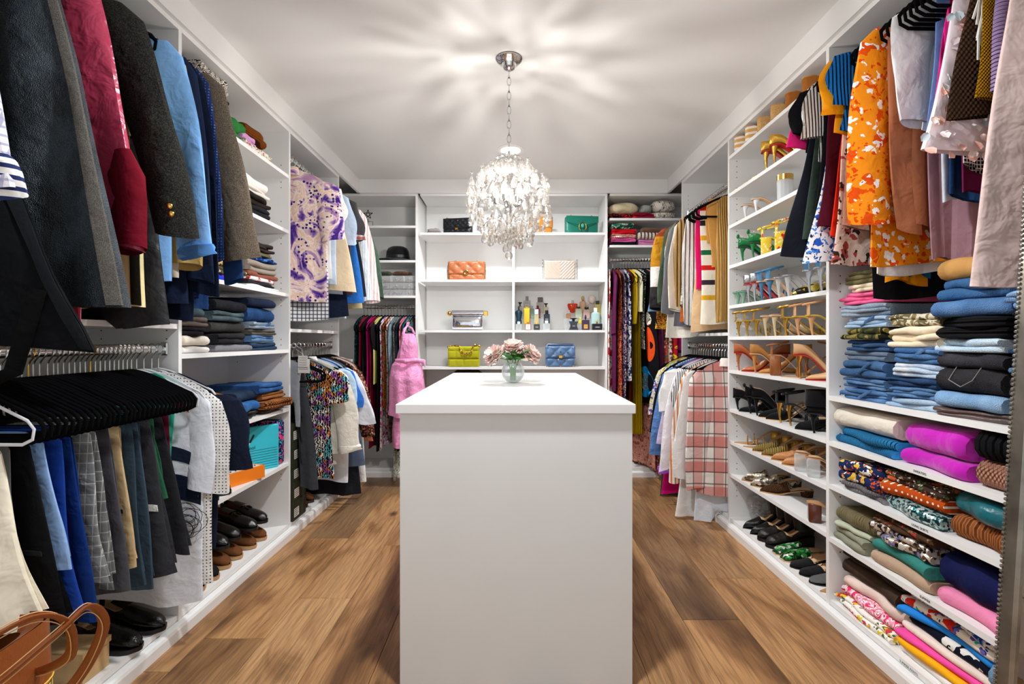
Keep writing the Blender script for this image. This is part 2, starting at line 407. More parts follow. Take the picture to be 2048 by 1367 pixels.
R2Z = [2.204, 1.982, 1.793, 1.555, 1.319, 1.135, .938, .709, .519, .326]
R1Z = [.889, .706, .532, .318]
side_unit('hanging_unit', 'white built-in hanging bay with dark jackets above and trousers below', -1, .98, 1.92, [1.176], [RL1U, RL1L])
side_unit('shelving_unit', 'white built-in shelf tower holding folded jeans and black loafers', -1, 1.92, 2.86, L2Z, [], False)
side_unit('hanging_unit', 'white built-in hanging bay with tie-dyed shirt and dark green shoeboxes', -1, 2.86, 3.66, [1.18], [RL3U, RL3L], False)
u_r1 = side_unit('shelving_unit', 'white built-in bay with stacked jeans and sweaters on labelled shelves', 1, 1.09, 2.038, R1Z, [RR1])
side_unit('shelving_unit', 'white built-in shelf tower filled with high-heeled shoes', 1, 2.038, 2.977, R2Z, [], False)
side_unit('hanging_unit', 'white built-in hanging bay with sweaters above and plaid flannel shirt below', 1, 2.977, 3.80, [1.16], [RR3U, RR3L], False)
def back_unit(name, label, x0, x1, cols, shelves, rails, deck=True, panels=(True, True)):
    u = thing(name, label, 'shelving')
    for a, b in zip(cols, cols[1:]): MB().box(a+.0008, b-.0008, YW-.012, YW-.002, 0, 2.329).build('back_panel', WHITE, u, smooth=False)
    for i, x in enumerate(cols):
        if (i == 0 and not panels[0]) or (i == len(cols)-1 and not panels[1]): continue
        MB().box(x-T/2, x+T/2, YB, YW-.0125, .054 if 0 < i < len(cols)-1 else 0, 2.329).build('side_panel' if i in (0, len(cols)-1) else 'divider', WHITE, u, smooth=False)
    for a, b in zip(cols, cols[1:]):
        a += T/2; b -= T/2
        MB().box(a, b, YB, YW-.0125, 2.329-T, 2.329).build('top_panel', WHITE, u, smooth=False)
        MB().box(a, b, YB+.003, YW-.0125, .054, .073).build('deck', WHITE, u, smooth=False)
        MB().box(a, b, YB+.006, YB+.022, 0, .054).build('kick_board', WHITE, u, smooth=False)
        for z in shelves: MB().box(a, b, YB+.002, YW-.0125, z-T/2, z+T/2).build('shelf', WHITE, u, smooth=False)
    for z in rails: rail(u, (x0+T/2, 4.165, z), (x1-T/2, 4.165, z), 'x')
    return u
RBL, RBR = 1.40, 1.79
BLZ, BCZ, BRZ = [2.057, 1.773, 1.481], [2.0, 1.613, 1.197, .893], [2.119, 1.897]
back_unit('hanging_unit', 'white built-in corner bay with black hat on shelf above colourful dresses', -XW+.01, -.797, [-XW+.01, -.797], BLZ, [RBL], panels=(False, True))
u_bc = back_unit('shelving_unit', 'wide white built-in display shelving holding handbags and perfume bottles', -.778, .764, [-.778, 0.0, .764], BCZ, [], panels=(False, True))
back_unit('hanging_unit', 'white built-in corner bay with folded textiles above long dresses', .783, XW-.01, [.783, XW-.01], BRZ, [RBR], panels=(False, False))
hp = [(sx*x+o, YB+dy, z-T/2-.008) for z in BCZ[:3] for x, o in ((.0105, 0),) for sx in (-1, 1) for dy in (.04, .3)]
holes(u_bc, hp, 'x')
# shelf-edge label strips
def text(parent, s, size, loc, rot, mat, name='lettering', depth=.0002):
    cu = bpy.data.curves.new(name, 'FONT'); cu.body = s; cu.size = size; cu.align_x = 'CENTER'; cu.align_y = 'CENTER'; cu.extrude = depth; cu.resolution_u = 2
    o = bpy.data.objects.new(name, cu); COL.objects.link(o)
    dg = bpy.context.evaluated_depsgraph_get(); me = bpy.data.meshes.new_from_object(o.evaluated_get(dg))
    bpy.data.objects.remove(o, do_unlink=True); me.materials.clear(); me.materials.append(mat)
    return put(name, me, parent, loc, rot)
for s_, z, y in (('SWEATERS', .706, 1.575), ('LONG SKIRTS', .532, 1.575), ('SUMMER', .318, 1.555), ('SUMMER PANTS', .063, 1.62)):
    text(u_r1, s_, .0105, (XF-.0006, y, z), (PI/2, 0, -PI/2), INK)

# ================================================================ island
ix0, ix1, iy0, iy1, iz = -.378, .392, 1.6, 3.15, .918
isl = thing('closet_island', 'plain white closet island with overhanging slab top in the room centre', 'island', (0, 0, 0))
ISL = simple('island_melamine', '#dddcd9', .3, noise=.01)
MB().rbox(ix0, ix1, iy0, iy1, iz-.03, iz, .0015).build('countertop', ISL, isl, smooth=False)
MB().box(ix0+.011, ix1-.008, iy0+.016, iy0+.035, 0, iz-.03).build('front_panel', ISL, isl, smooth=False)
MB().box(ix0+.011, ix1-.008, iy1-.035, iy1-.016, 0, iz-.03).build('end_panel', ISL, isl, smooth=False)
MB().box(ix0+.032, ix1-.03, iy0+.035, iy1-.035, .0, iz-.03).build('carcass', ISL, isl, smooth=False)
for sx, xo in ((-1, ix0+.012), (1, ix1-.01)):
    for i in range(3):
        for j in range(4):
            ya = iy0+.04+i*.49; za = .09+j*.198
            x0_, x1_ = sorted((xo, xo-sx*.018))
            d_ = MB().rbox(x0_, x1_, ya, ya+.482, za, za+.192, .001).build('drawer', ISL, isl, smooth=False)
            MB().tube([(xo, ya+.18, za+.14), (xo+sx*.03, ya+.18, za+.14), (xo+sx*.03, ya+.3, za+.14), (xo, ya+.3, za+.14)], .005, 8).build('pull_handle', CHROME, d_)

# ceiling downlights
def downlight(x, y, label):
    t = thing('ceiling_downlight', label, 'light', (x, y, ZC))
    MB().lathe([(.066, -.0005), (.088, -.0005), (.09, -.006), (.07, -.011), (.066, -.008)], 32, caps=False).build('trim_ring', simple('white_enamel', '#f4f2ee', .4), t)
    MB().lathe([(.0, -.006), (.066, -.006)], 32, caps=False).build('lens', simple('lit_lens', '#ffffff', .5, emit='#fff6ea', es=12), t)
for i, (x, y) in enumerate(DOWN): downlight(x, y, ['round recessed ceiling light glowing above the handbag shelves', 'round recessed ceiling light in front of the island'][i])
# ================================================================ clothes: builders
class Body:
    """a hanging piece of cloth, front and back sheet; local x = width, z up from the rail, camera side = -y"""
    def __init__(s, hw0, hw1, zt, zb, th, seed, slope=.33, neck=.06, fold=.022, nf=3, skew=0.0, flare=.9, hem=.012):
        r = np.random.default_rng(seed); s.__dict__.update(hw0=hw0, hw1=hw1, zt=zt, zb=zb, th=th, slope=slope, neck=neck, fold=fold, skew=skew, flare=flare, hem=hem)
        s.k = r.uniform(1.5, 1.5+2.6*nf, 4); s.p = r.uniform(0, 6.28, 8); s.dr = r.uniform(-1.5, 1.5, 4); s.a = np.array([1, .6, .45, .3])*r.uniform(.6, 1.2, 4)
    wk = 1.0
    def at(s, U, V, side=-1, off=0.0):
        U = np.asarray(U, float); V = np.asarray(V, float)
        hw = s.hw0+(s.hw1-s.hw0)*V**s.flare
        aU = np.abs(U)
        zt = s.zt-s.slope*np.maximum(0, aU*s.hw0-s.neck)-.03*aU**7
        zb = s.zb+s.hem*np.sin(2.3*U+s.p[5])
        Z = zt+(zb-zt)*V
        Tk = s.th*np.sqrt(np.maximum(0, 1-aU**2.6))*(.22+.78*np.minimum(1, V*3.2))+.003
        W = sum(s.a[i]*np.sin(s.k[i]*U*1.6+s.p[i]+s.dr[i]*V) for i in range(4))*s.fold*V**.75*s.wk
        W2 = s.fold*V*(.28*np.sin(7*U+s.p[6]+side+2*V)+.16*np.sin(13*U+s.p[4]+3*V))
        X = U*hw+s.skew*V**max(1.0, s.flare)+.006*np.sin(5*V+s.p[7])*aU
        Yy = side*(Tk+off)+W+W2
        return np.stack([X, Yy, Z], -1)
    def mesh(s, nu=19, nv=20):
        u = np.sin(np.linspace(-1, 1, nu)*PI/2); v = np.linspace(0, 1, nv)**1.1
        U, V = np.meshgrid(u, v); A = np.concatenate([s.at(U, V, -1), s.at(U, V, 1)[:, ::-1]], 1)
        return MB().grid(A, wu=True)
    def patch(s, u0, u1, v0, v1, side=-1, off=.004, nu=5, nv=14):
        U, V = np.meshgrid(np.linspace(u0, u1, nu), np.linspace(v0, v1, nv)); A = s.at(U, V, side, off)
        B = s.at(U, V, side, -.002)
        mb = MB().grid(A); 
        ring = lambda M: np.concatenate([M[0, :], M[1:, -1], M[-1, -2::-1], M[-2:0:-1, 0]])
        return mb.grid(np.stack([ring(A), ring(B)]), wu=True)
def sleeve_mesh(S, E, r0, r1, seed, ry=.55, n=14, bend=.02, na=14, hemw=0):
    r = np.random.default_rng(seed); S = np.array(S, float); E = np.array(E, float)
    t = np.linspace(0, 1, n); c = S[None]*(1-t)[:, None]+E[None]*t[:, None]
    sg = np.sign(S[0]) or 1
    c[:, 0] += sg*bend*np.sin(PI*t); c[:, 1] += .012*np.sin(3.5*t+r.uniform(0, 6))
    rad = r0+(r1-r0)*t**.8; rad *= np.clip(.55+t*6, 0, 1)
    a = np.linspace(0, 2*PI, na, endpoint=False); A = np.zeros((n, na, 3))
    wob = 1+.10*np.sin(3*a[None]+6*t[:, None]+r.uniform(0, 6))*t[:, None]+.06*np.sin(9*t[:, None]+2*a[None]+r.uniform(0, 6))
    A[..., 0] = c[:, 0:1]+rad[:, None]*np.cos(a)[None]*wob; A[..., 1] = c[:, 1:2]+ry*rad[:, None]*np.sin(a)[None]*wob; A[..., 2] = c[:, 2:3]+.012*np.sin(a*1.0+seed)[None]*t[:, None]
    return MB().grid(A, wu=True)
def collar_mesh(zt, neck=.065, h=.045, flare=.02):
    rows = []
    for k, (f, dz) in enumerate(((.0, -.012), (.002, .012), (flare*.6, .012-h*.35), (flare, .012-h))):
        rows.append([((neck+f)*math.sin(a)*1.0, -(.034+f)*math.cos(a)-.003, zt+dz-(.012 if abs(a) < .35 and k > 0 else 0)) for a in np.linspace(.12, 2*PI-.12, 20)])
    return MB().grid(rows)
SEED = [100]
def nseed(): SEED[0] += 1; return SEED[0]

# ---- hangers (one mesh per kind, shared)
def hook_pts(z0=-.075, r=.019):
    pts = [(0, 0, z0), (0, 0, -.035), (.004, 0, -.025)]
    for i in range(9):
        a = -.7+(PI+1.0)*i/8
        pts.append((r*math.cos(a), 0, .0+r*math.sin(a)))
    return pts
HOOK_ME = MB().tube(hook_pts(), .0022, 6).data('hook', STEEL)
HOOKG_ME = MB().tube(hook_pts(), .0022, 6).data('hook', GOLD)
def hanger_shoulder(hw, drop, r, bar=True):
    mb = MB(); pts = []
    for i in range(17):
        u = -1+2*i/16; x = u*hw; pts.append((x, 0, -.078-drop*(abs(u)**1.35)+.006*math.cos(u*PI)))
    e = pts[-1]; s_ = pts[0]
    zb = -.078-drop-.062
    if bar:
        loop = [(s_[0]+.012, 0, zb), (s_[0]-.012, 0, zb+.012), (s_[0]-.016, 0, zb+.036)]+pts+[(e[0]+.016, 0, zb+.036), (e[0]+.012, 0, zb+.012), (e[0]-.012, 0, zb)]
        loop += [(e[0]*.5, 0, zb), (0, 0, zb), (s_[0]*.5, 0, zb)]
        mb.tube(loop, r, 8, closed=True, sq=.5)
    else: mb.tube(pts, r, 8)
    return mb
VELVET_ME = hanger_shoulder(.205, .068, .0062).data('arms', BLACKV)
WHITEH_ME = hanger_shoulder(.2, .07, .004).data('arms', simple('white_hanger', '#e8e8ea', .4))
def hanger(pos, kind='velvet', rz=0.0, label=None, group=None):
    t = thing('clothes_hanger', label or 'black velvet clothes hanger with chrome hook', 'hanger', pos, (0, 0, rz), group)
    put('arms', WHITEH_ME if kind == 'white' else VELVET_ME, t); put('hook', HOOKG_ME if kind == 'gold' else HOOK_ME, t)
    return t

RAILS = {  # name: axis, fixed coordinate, height, where
 'L1U': ('y', -1.37, RL1U, 'upper left rail beside the entrance'), 'L1L': ('y', -1.33, RL1L, 'trouser rail'),
 'L3U': ('y', -1.33, RL3U, 'upper rail with the tie-dyed shirt'), 'L3L': ('y', -1.33, RL3L, 'rail above the green shoeboxes'),
 'R1': ('y', 1.37, RR1, 'rail above the stacked jeans'), 'R3U': ('y', 1.33, RR3U, 'sweater rail'), 'R3L': ('y', 1.33, RR3L, 'rail with the plaid flannel shirt'),
 'BL': ('x', 4.165, RBL, 'rail below the black hat'), 'BR': ('x', 4.165, RBR, 'corner rail below folded textiles')}
rj = random.Random(7)
SPAN = {'L1U': (1.0, 1.895), 'L1L': (1.0, 1.895), 'L3U': (2.885, 3.635), 'L3L': (2.885, 3.635), 'R1': (1.195, 2.012), 'R3U': (3.003, 3.775), 'R3L': (3.003, 3.775), 'BL': (-1.27, -.815), 'BR': (.785, 1.30)}
THICK = {'petal_top': .05, 'crochet_top': .045, 'tie_dyed_shirt': .055, 'plaid_flannel_shirt': .05, 'graphic_shirt': .045, 'waxed_jacket': .06, 'long_coat': .06}
def rail_turn(rl, s):
    """clothes on one rail turn together, so that neighbours lie side by side; in the right corner they fan out"""
    return -.06 if rl == 'BL' else (-.12+(s-.80)*1.9 if rl == 'BR' else .03*math.sin(5*s))
def rest_height(rl, Y):
    """what clothes inside the cabinet would come to rest on"""
    Y = np.asarray(Y); z = {'L1U': 1.19, 'L3U': 1.194, 'R3U': 1.174, 'R1': .905}.get(rl, .0765)+0*Y
    if rl == 'L3L': z = np.where(Y < 3.10, .765, np.where(Y < 3.40, .20, z))
    if rl == 'R1': z = np.where(Y > 1.725, 1.395, np.where(Y > 1.55, 1.225, np.where(Y > 1.30, 1.365, 1.245)))
    if rl == 'L1L': z = np.where((Y > 1.5) & (Y < 1.63), .175, z)
    return z
def nest(t, rl, s, lim):
    """fit a hung thing into its place between its neighbours: same waves as they have, no further into the cabinet than wall, shelf or pile allow"""
    ax, fx, zr, where = RAILS[rl]
    kids = [c for c in t.children if c.type == 'MESH']; kids += [g for c in kids for g in c.children if g.type == 'MESH']
    arr = {}
    for c in kids:
        if c.location.length > 1e-6: continue
        A = np.empty(len(c.data.vertices)*3, np.float32); c.data.vertices.foreach_get('co', A); arr[c] = A.reshape(-1, 3).astype(float)
    core = np.concatenate([A[:, 1] for c, A in arr.items() if c.name.split('.')[0] in ('body', 'sleeve', 'leg', 'cuff', 'facing', 'collar', 'skirt', 'train', 'folded_leg')])
    fa, fb = min(1, lim[0]/max(1e-4, -core.min())), min(1, lim[1]/max(1e-4, core.max()))
    th = t.rotation_euler.z; cs, sn = math.cos(th), math.sin(th); ph = s*2.2
    def wave(x, z):
        q = np.clip((-z-.16)/.4, 0, 1); q = q*q*(3-2*q)
        return q*.013*(np.sin(21*x+ph+1.5*z)+.55*np.sin(43*x-ph+2.1*z+1.0)+.5*np.sin(9*x+.7*ph))
    for c in kids:
        if c not in arr:
            l = c.location; y = l.y*(fa if l.y < 0 else fb); l.y = y+float(wave(np.array([l.x]), np.array([l.z]))[0]); continue
        A = arr[c]; y = np.where(A[:, 1] < 0, A[:, 1]*fa, A[:, 1]*fb)
        if rl == 'BR': y = y*np.clip(1+1.9*A[:, 0], .45, 1.4)
        x = A[:, 0]; y = y+wave(x, A[:, 2])
        Xw, Yw, Zw = t.location.x+x*cs-y*sn, t.location.y+x*sn+y*cs, t.location.z+A[:, 2]
        if ax == 'y':
            aX = np.minimum(np.abs(Xw), 1.617); Zw = np.where(aX > 1.262, np.maximum(Zw, rest_height(rl, Yw)), Zw)
            Zw = np.where(aX > 1.235, np.maximum(Zw, .055), Zw); Xw = np.sign(Xw)*aX
            a_, b_ = SPAN[rl][0]-.008, SPAN[rl][1]+.008; ins = aX > 1.268; Yw = np.where(ins, np.clip(Yw, a_, b_), Yw)
        else:
            Yw = np.minimum(Yw, 4.455); Zw = np.where(Yw > 4.095, np.maximum(Zw, .078), Zw)
        Zw = np.maximum(Zw, .008)
        dx, dy = Xw-t.location.x, Yw-t.location.y
        out = np.stack([dx*cs+dy*sn, -dx*sn+dy*cs, Zw-t.location.z], -1).astype(np.float32)
        c.data.vertices.foreach_set('co', out.reshape(-1)); c.data.update()
def build_rails():
    Body.wk = .25
    for rl in RAILS:
        it = sorted([q for q in QUEUE if q[0] == rl], key=lambda q: q[1]); n = len(it); lo, hi = SPAN[rl]
        if not n: continue
        tk = [.0135 if q[2] == 'h' else THICK.get(q[3][1] if q[2] == 'g' else '', .034 if q[4].get('sl') else .024) for q in it]
        k = min(1, (hi-lo)*.97/sum(tk)); tk = [t*k for t in tk]; S = [q[1] for q in it]
        for _ in range(600):
            for i in range(n-1):
                d = (tk[i]+tk[i+1])/2-(S[i+1]-S[i])
                if d > 0: S[i] -= d/2; S[i+1] += d/2
            S[0] = max(S[0], lo+tk[0]/2); S[-1] = min(S[-1], hi-tk[-1]/2)
        for i in range(n-1): S[i+1] = max(S[i+1], S[i]+(tk[i]+tk[i+1])/2*.98)
        for i, q in enumerate(it):
            a = (S[i]-S[i-1])*tk[i]/(tk[i]+tk[i-1]) if i else S[i]-lo+(.03 if rl in ('L1U', 'L1L') else 0)
            b = (S[i+1]-S[i])*tk[i]/(tk[i]+tk[i+1]) if i < n-1 else hi-S[i]
            lim = (min(.055, a*.92), min(.055, b*.92))
            if q[2] == 'g': _garment(rl, S[i], lim, *q[3], **q[4])
            elif q[2] == 't': _trousers(rl, S[i], lim, *q[3], **q[4])
            else:
                ax, fx, zr, where = RAILS[rl]
                hanger((fx, S[i], zr) if ax == 'y' else (S[i], fx, zr), q[3][0], rail_turn(rl, S[i])+(0 if ax == 'y' else -PI/2), label=q[3][1], group=q[3][2])
def garment(rl, s, *a, **k): QUEUE.append([rl, s, 'g', a, k])
def trousers(rl, s, *a, **k): QUEUE.append([rl, s, 't', a, k])
QUEUE = []
def _garment(rl, s, lim, fabric, name, label, cat='shirt', out=None, hem=None, hw=.215, hwb=None, L=.7, sl=None, slf=None, srow=None, th=.028, fold=.02, collar=None, slope=.33, rz=None,
            skew=0.0, placket=None, trimf=None, neck=.06, hang='velvet', cuff=None, extra=None, cl=.045, flare=.9, both=True, sr=.062, hl=True, dy=0.0, nf=3):
    """hang a garment: out/hem are image column/row of its outer lower corner, turned into metres at its own distance"""
    ax, fx, zr, where = RAILS[rl]
    rz = rail_turn(rl, s)
    if ax == 'y':
        sg = 1 if fx < 0 else -1     # towards the aisle
        pos = (fx, s, zr); base = 0.0
        ow = abs((out-1027)*s/1000-fx) if out is not None else None
        dist = s
    else:
        sg = 1 if True else 1
        pos = (s, fx+dy, zr); base = -PI/2   # local +x points to -Y (the camera)
        ow = out; dist = fx-(hw if out is None else min(.3, out))
    if hem is not None: L = zr-(CAM_H-(hem-680)*dist/1000)
    t = thing(name, label, cat, pos, (0, 0, base+rz), group='garments on the '+where)
    sd = nseed()
    body_out = ow if (ow and sl is None) else (hwb if hwb else hw*1.02)
    hb = hwb if hwb else (body_out if sl is None and ow else hw*1.05)
    if ow and sl is None and hwb is None:     # sleeveless: the hem corner sits at the given place, partly by leaning out
        m = (ow+hw)/2 if ow > hw*1.3 else ow
        hb = m; skew = skew+sg*(ow-m) if ax == 'y' else skew
    B = Body(hw if sl or ow is None else min(hw, max(.1, hb)), hb, -.082, -L, th, sd, slope=slope, neck=neck, fold=fold, skew=skew, flare=flare, nf=nf)
    B.mesh().build('body', fabric, t)
    if sl:
        Ls = sl
        if srow is not None: Ls = (zr-.12)-(CAM_H-(srow-680)*dist/1000)
        for q in ((-1, 1) if both else ((sg,) if ax == 'y' else (1,))):
            x0 = q*(hw-.035); z0 = -.082-slope*(hw-neck)-.02
            rr = sr if Ls > .3 else sr*1.25
            aisle = (q == sg) if ax == 'y' else (q == 1)
            xo = (ow if (ow and aisle) else (hw+.05 if abs(fx) != 1.37 else hw))
            re = rr*.72 if Ls > .3 else rr*1.15
            xe = q*(xo-re*.9)
            E = (xe, -.018 if aisle else .01, z0-Ls)
            sm = sleeve_mesh((x0, 0, z0+.005), E, rr, re, sd+q, ry=.5)
            so = sm.build('sleeve', slf or fabric, t)
            if cuff:
                sleeve_mesh((E[0]-q*.002, E[1], E[2]+cl), (E[0], E[1], E[2]-.004), re*1.06, re*1.1, sd+q+5, ry=.56, n=5, bend=0).build('cuff', cuff, so)
    if collar: collar_mesh(-.082, h=.05).build('collar', collar if not isinstance(collar, bool) else fabric, t)
    if placket:
        pl = B.patch(-.07, .07, .06, .985, -1, .004).build('placket', placket if not isinstance(placket, bool) else fabric, t)
        bm = MB()
        for v in np.linspace(.14, .9, 6):
            p = B.at(0.0, v, -1, .0055); MB().ball(tuple(p), (.0055, .0025, .0055), 8, 4).build('button', simple('shirt_button', '#d8cfc0', .35), pl)
    if trimf: # a facing strip along the aisle-side front edge
        u0, u1 = (.905, .992) if sg > 0 else (-.992, -.905)
        B.patch(u0, u1, .03, .995, -1, .005).build('facing', trimf, t)
    if extra: extra(t, B, sg)
    nest(t, rl, s, lim)
    if hang and hl:
        hanger((pos[0], pos[1], pos[2]), hang, base+rz, label=('white' if hang == 'white' else 'black velvet')+' hanger holding the '+name.replace('_', ' ')+' on the '+where, group='hangers on the '+where)
    return t
def _trousers(rl, s, lim, fabric, label, out=None, hem=None, hw=.16, th=.02, L=.75, name='trousers', cat='trousers', hang='velvet', skew=0, rz=None, top=-.2, hw2=None, fold=.016, dz=0, extra=None):
    ax, fx, zr, where = RAILS[rl]
    rz = rail_turn(rl, s)
    sg = 1 if fx < 0 else -1
    ow = abs((out-1027)*s/1000-fx) if out is not None else hw
    if hem is not None: L = zr-(CAM_H-(hem-680)*s/1000)
    t = thing(name, label, cat, (fx, s, zr), (0, 0, rz), group='garments on the '+where)
    w = max(.1, min(ow, .19)-.055); B = Body(w, hw2 or w*.95, top+dz, -L, th, nseed(), slope=0.0, neck=1, fold=fold, skew=sg*(ow-w)+skew, hem=.01)
    B.mesh(15, 18).build('leg', fabric, t)
    B2 = Body(w*.94, (hw2 or w)*.9, top+dz-.004, -L+.03, th*.7, nseed(), slope=0.0, neck=1, fold=fold, skew=sg*(ow-w)+skew, hem=.008)
    m = B2.mesh(11, 14); m.xf(Matrix.Translation((0, .014, 0))); m.build('leg', fabric, t)
    if extra: extra(t, B, sg)
    nest(t, rl, s, lim)
    if hang: hanger((fx, s, zr), hang, rz, label=('white' if hang == 'white' else 'black velvet')+' hanger with '+' '.join(label.split()[:6]), group='hangers on the '+where)
    return t

# ================================================================ left bay, upper rail
F = fab
DK = '#17181b'
def stripecuff(t, B, sg): pass
garment('L1U', 1.03, F('check', '#ece8ee', '#a9a6c4'), 'checked_shirt', 'lilac checked shirt with navy striped rolled cuff beside black coat', out=60, srow=385, sl=.5, hem=470, cuff=F('stripe', '#f2f1ee', '#2b3560', s=1.6, d='z'), collar=True, hw=.15, sr=.055, cl=.085)
garment('L1U', 1.13, F('plain', '#0b0c0f', rough=.8, wr=.5), 'long_coat', 'long black coat with zipped front and hanging belt', 'coat', out=200, hem=698, hw=.16, flare=2.4, hwb=None, th=.034, fold=.03, trimf=F('plain', '#121518', rough=.8),
        extra=lambda t, B, sg: MB().tube([tuple(B.at(.35, .97, -1, .01)), (.12, -.05, -1.2), (.2, -.06, -1.25), (.29, -.05, -1.2), (.33, -.03, -1.02)], .016, 8, sq=.25).build('belt', F('plain', '#0b0b0c', rough=.9), t))
garment('L1U', 1.25, F('denim', '#13171b', '#3c4850', wr=.9, rough=.5), 'waxed_jacket', 'black waxed denim jacket with grey zip facing', 'jacket', out=262, hem=606, hw=.21, th=.036, fold=.03, trimf=F('speckle', '#46433f', '#6a665f', s=2.5))
garment('L1U', 1.36, F('satin', '#b03a56', wr=.6), 'velvet_jacket', 'burgundy velvet jacket showing rose satin lining', 'jacket', out=290, hem=650, srow=478, sl=.6, slf=F('satin', '#b03a56', wr=.6), cuff=F('plain', '#6d1021'), cl=.26, hw=.19, hwb=.2, th=.035, trimf=F('plain', '#5c0e1c'), sr=.075)
garment('L1U', 1.46, F('speckle', '#191918', '#33322d', s=1.2, wr=.7), 'embroidered_blazer', 'black embroidered blazer with brass cuff buttons', 'jacket', out=398, hem=520, srow=452, sl=.6, hw=.21, th=.035, sr=.088,
        extra=lambda t, B, sg: [MB().ball((.4-.004*i, -.055, -.775+.022*i), (.009, .005, .009), 10, 6).build('button', GOLD, t) for i in range(2)])
garment('L1U', 1.545, F('plain', '#ecdca4'), 'varsity_jacket', 'cream and mustard jacket edged in black, below the embroidered blazer', 'jacket', out=306, hem=618, hw=.2, hwb=.235, slf=F('bands', '#d9a534', '#15130f', '#d9a534', '#f0e0a8', '#f0e0a8', s=.4), sl=.35, trimf=F('plain', '#1b1712'), th=.03)
garment('L1U', 1.63, F('plain', '#7fb0e6'), 'blue_blazer', 'light sky blue blazer with turned cuffs', 'jacket', out=426, hem=560, srow=487, sl=.6, hw=.23, th=.035, sr=.085, collar=True, cuff=F('plain', '#5b93d6'))
garment('L1U', 1.685, F('plain', '#d9cdb6'), 'linen_jacket', 'beige linen jacket between sky blue and navy blazers', 'jacket', out=400, hem=560, srow=512, sl=.6, slf=F('plain', '#c9a560'), hw=.22, sr=.075)
garment('L1U', 1.725, F('plain', '#1d2740'), 'navy_blazer', 'smooth navy blazer beside the beige linen jacket', 'jacket', out=428, hem=600, srow=540, sl=.6, hw=.23, sr=.07)
garment('L1U', 1.76, F('plain', '#141b2e'), 'midnight_blazer', 'midnight navy blazer with black satin sleeve end', 'jacket', out=440, hem=640, srow=566, sl=.6, hw=.23, sr=.072)
garment('L1U', 1.80, F('dots', '#20315f', '#5674b0', s=2.2), 'patterned_blazer', 'blue patterned blazer beside the brown tweed coat', 'jacket', out=450, hem=600, srow=498, sl=.6, hw=.23, sr=.06)
garment('L1U', 1.865, F('speckle', '#4a4036', '#7c6e5c', s=1.8, sheen=.1), 'tweed_coat', 'brown tweed coat at the end of the jacket rail', 'coat', out=517, hem=520, srow=500, sl=.65, hw=.22, th=.042, sr=.105, collar=True)
garment('L1U', 1.895, F('plain', '#2f4f86'), 'blue_jacket', 'blue jacket sleeve peeking below the brown tweed coat', 'jacket', out=492, hem=620, srow=545, sl=.65, hw=.22, sr=.06)
garment('L1U', 1.60, F('plain', '#18171a', rough=.5), 'black_trousers', 'black satin trousers hanging below the blazers', 'trousers', out=335, hem=655, hw=.17, fold=.03)

# ================================================================ left bay, trouser rail
garm = [(1.165, F('plain', '#ece3cc'), 'ivory linen trousers on white hanger bar', 104, 1240, 'white'), (1.215, F('plain', '#7d7f82'), 'mid grey trousers beside ivory linen ones', 62, 1235, 'velvet'),
 (1.26, F('plain', '#121214'), 'black trousers with welt pocket beside grey ones', 148, 1250, 'velvet'), (1.295, F('plain', '#8fb0dd'), 'pale blue trousers between black and cobalt ones', 152, 1140, 'velvet'),
 (1.33, F('plain', '#1c3f94'), 'bright cobalt trousers next to the pale blue pair', 178, 1225, 'velvet'), (1.37, F('plain', '#14306f'), 'deep royal blue trousers next to the cobalt pair', 206, 1240, 'velvet'),
 (1.41, F('plaid', '#8b8d8c', '#77797a', '#c4c4c0', s=2), 'grey windowpane plaid trousers', 228, 1165, 'velvet'), (1.44, F('plaid', '#767877', '#6a6c6d', '#b6b6b2', s=2), 'darker grey windowpane trousers behind the lighter plaid', 243, 1170, 'velvet'),
 (1.475, F('plain', '#4b4a50'), 'dark grey trousers beside khaki chinos', 268, 1185, 'velvet'), (1.51, F('plain', '#bfa57c'), 'khaki chinos with button pocket', 280, 1130, 'velvet'),
 (1.545, F('plain', '#33424e'), 'slate blue trousers beside khaki chinos', 300, 1165, 'velvet'), (1.58, F('plain', '#3b4a58'), 'lighter slate trousers beside charcoal suit trousers', 316, 1170, 'velvet'),
 (1.625, F('plain', '#35363b'), 'charcoal suit trousers with white pocket lining', 358, 1150, 'velvet'), (1.66, F('plain', '#2c5d43'), 'green trousers showing as a narrow strip', 336, 1000, 'velvet'),
 (1.685, F('plain', '#2a2a2e'), 'near-black suit trousers beside graphic white shirt', 384, 1110, 'velvet'), (1.715, F('plain', '#6b1a33'), 'burgundy trousers behind near-black suit pair', 366, 1090, 'velvet')]
def wpocket(t, B, sg):
    B.patch(.2, .85, .60, .625, -1, .004, 6, 3).build('welt_pocket', F('plain', '#26262a'), t)
def lpocket(t, B, sg):
    B.patch(.3, .9, .56, .6, -1, .005, 6, 4).build('pocket_lining', F('plain', '#e9e7e2', wr=.8), t)
for y, fb, lb, o_, h_, hg in garm:
    trousers('L1L', y, fb, lb, out=o_, hem=h_, hang=hg, extra=wpocket if ('welt' in lb or 'button' in lb) else (lpocket if 'lining' in lb else None))
for i in range(16):
    QUEUE.append(['L1L', 1.202+i*.034, 'h', ('gold' if i in (5, 11) else 'velvet', 'bare black velvet hanger squeezed between trousers' if i not in (5, 11) else 'black velvet hanger with brass hook between trousers', 'hangers on the trouser rail'), {}])
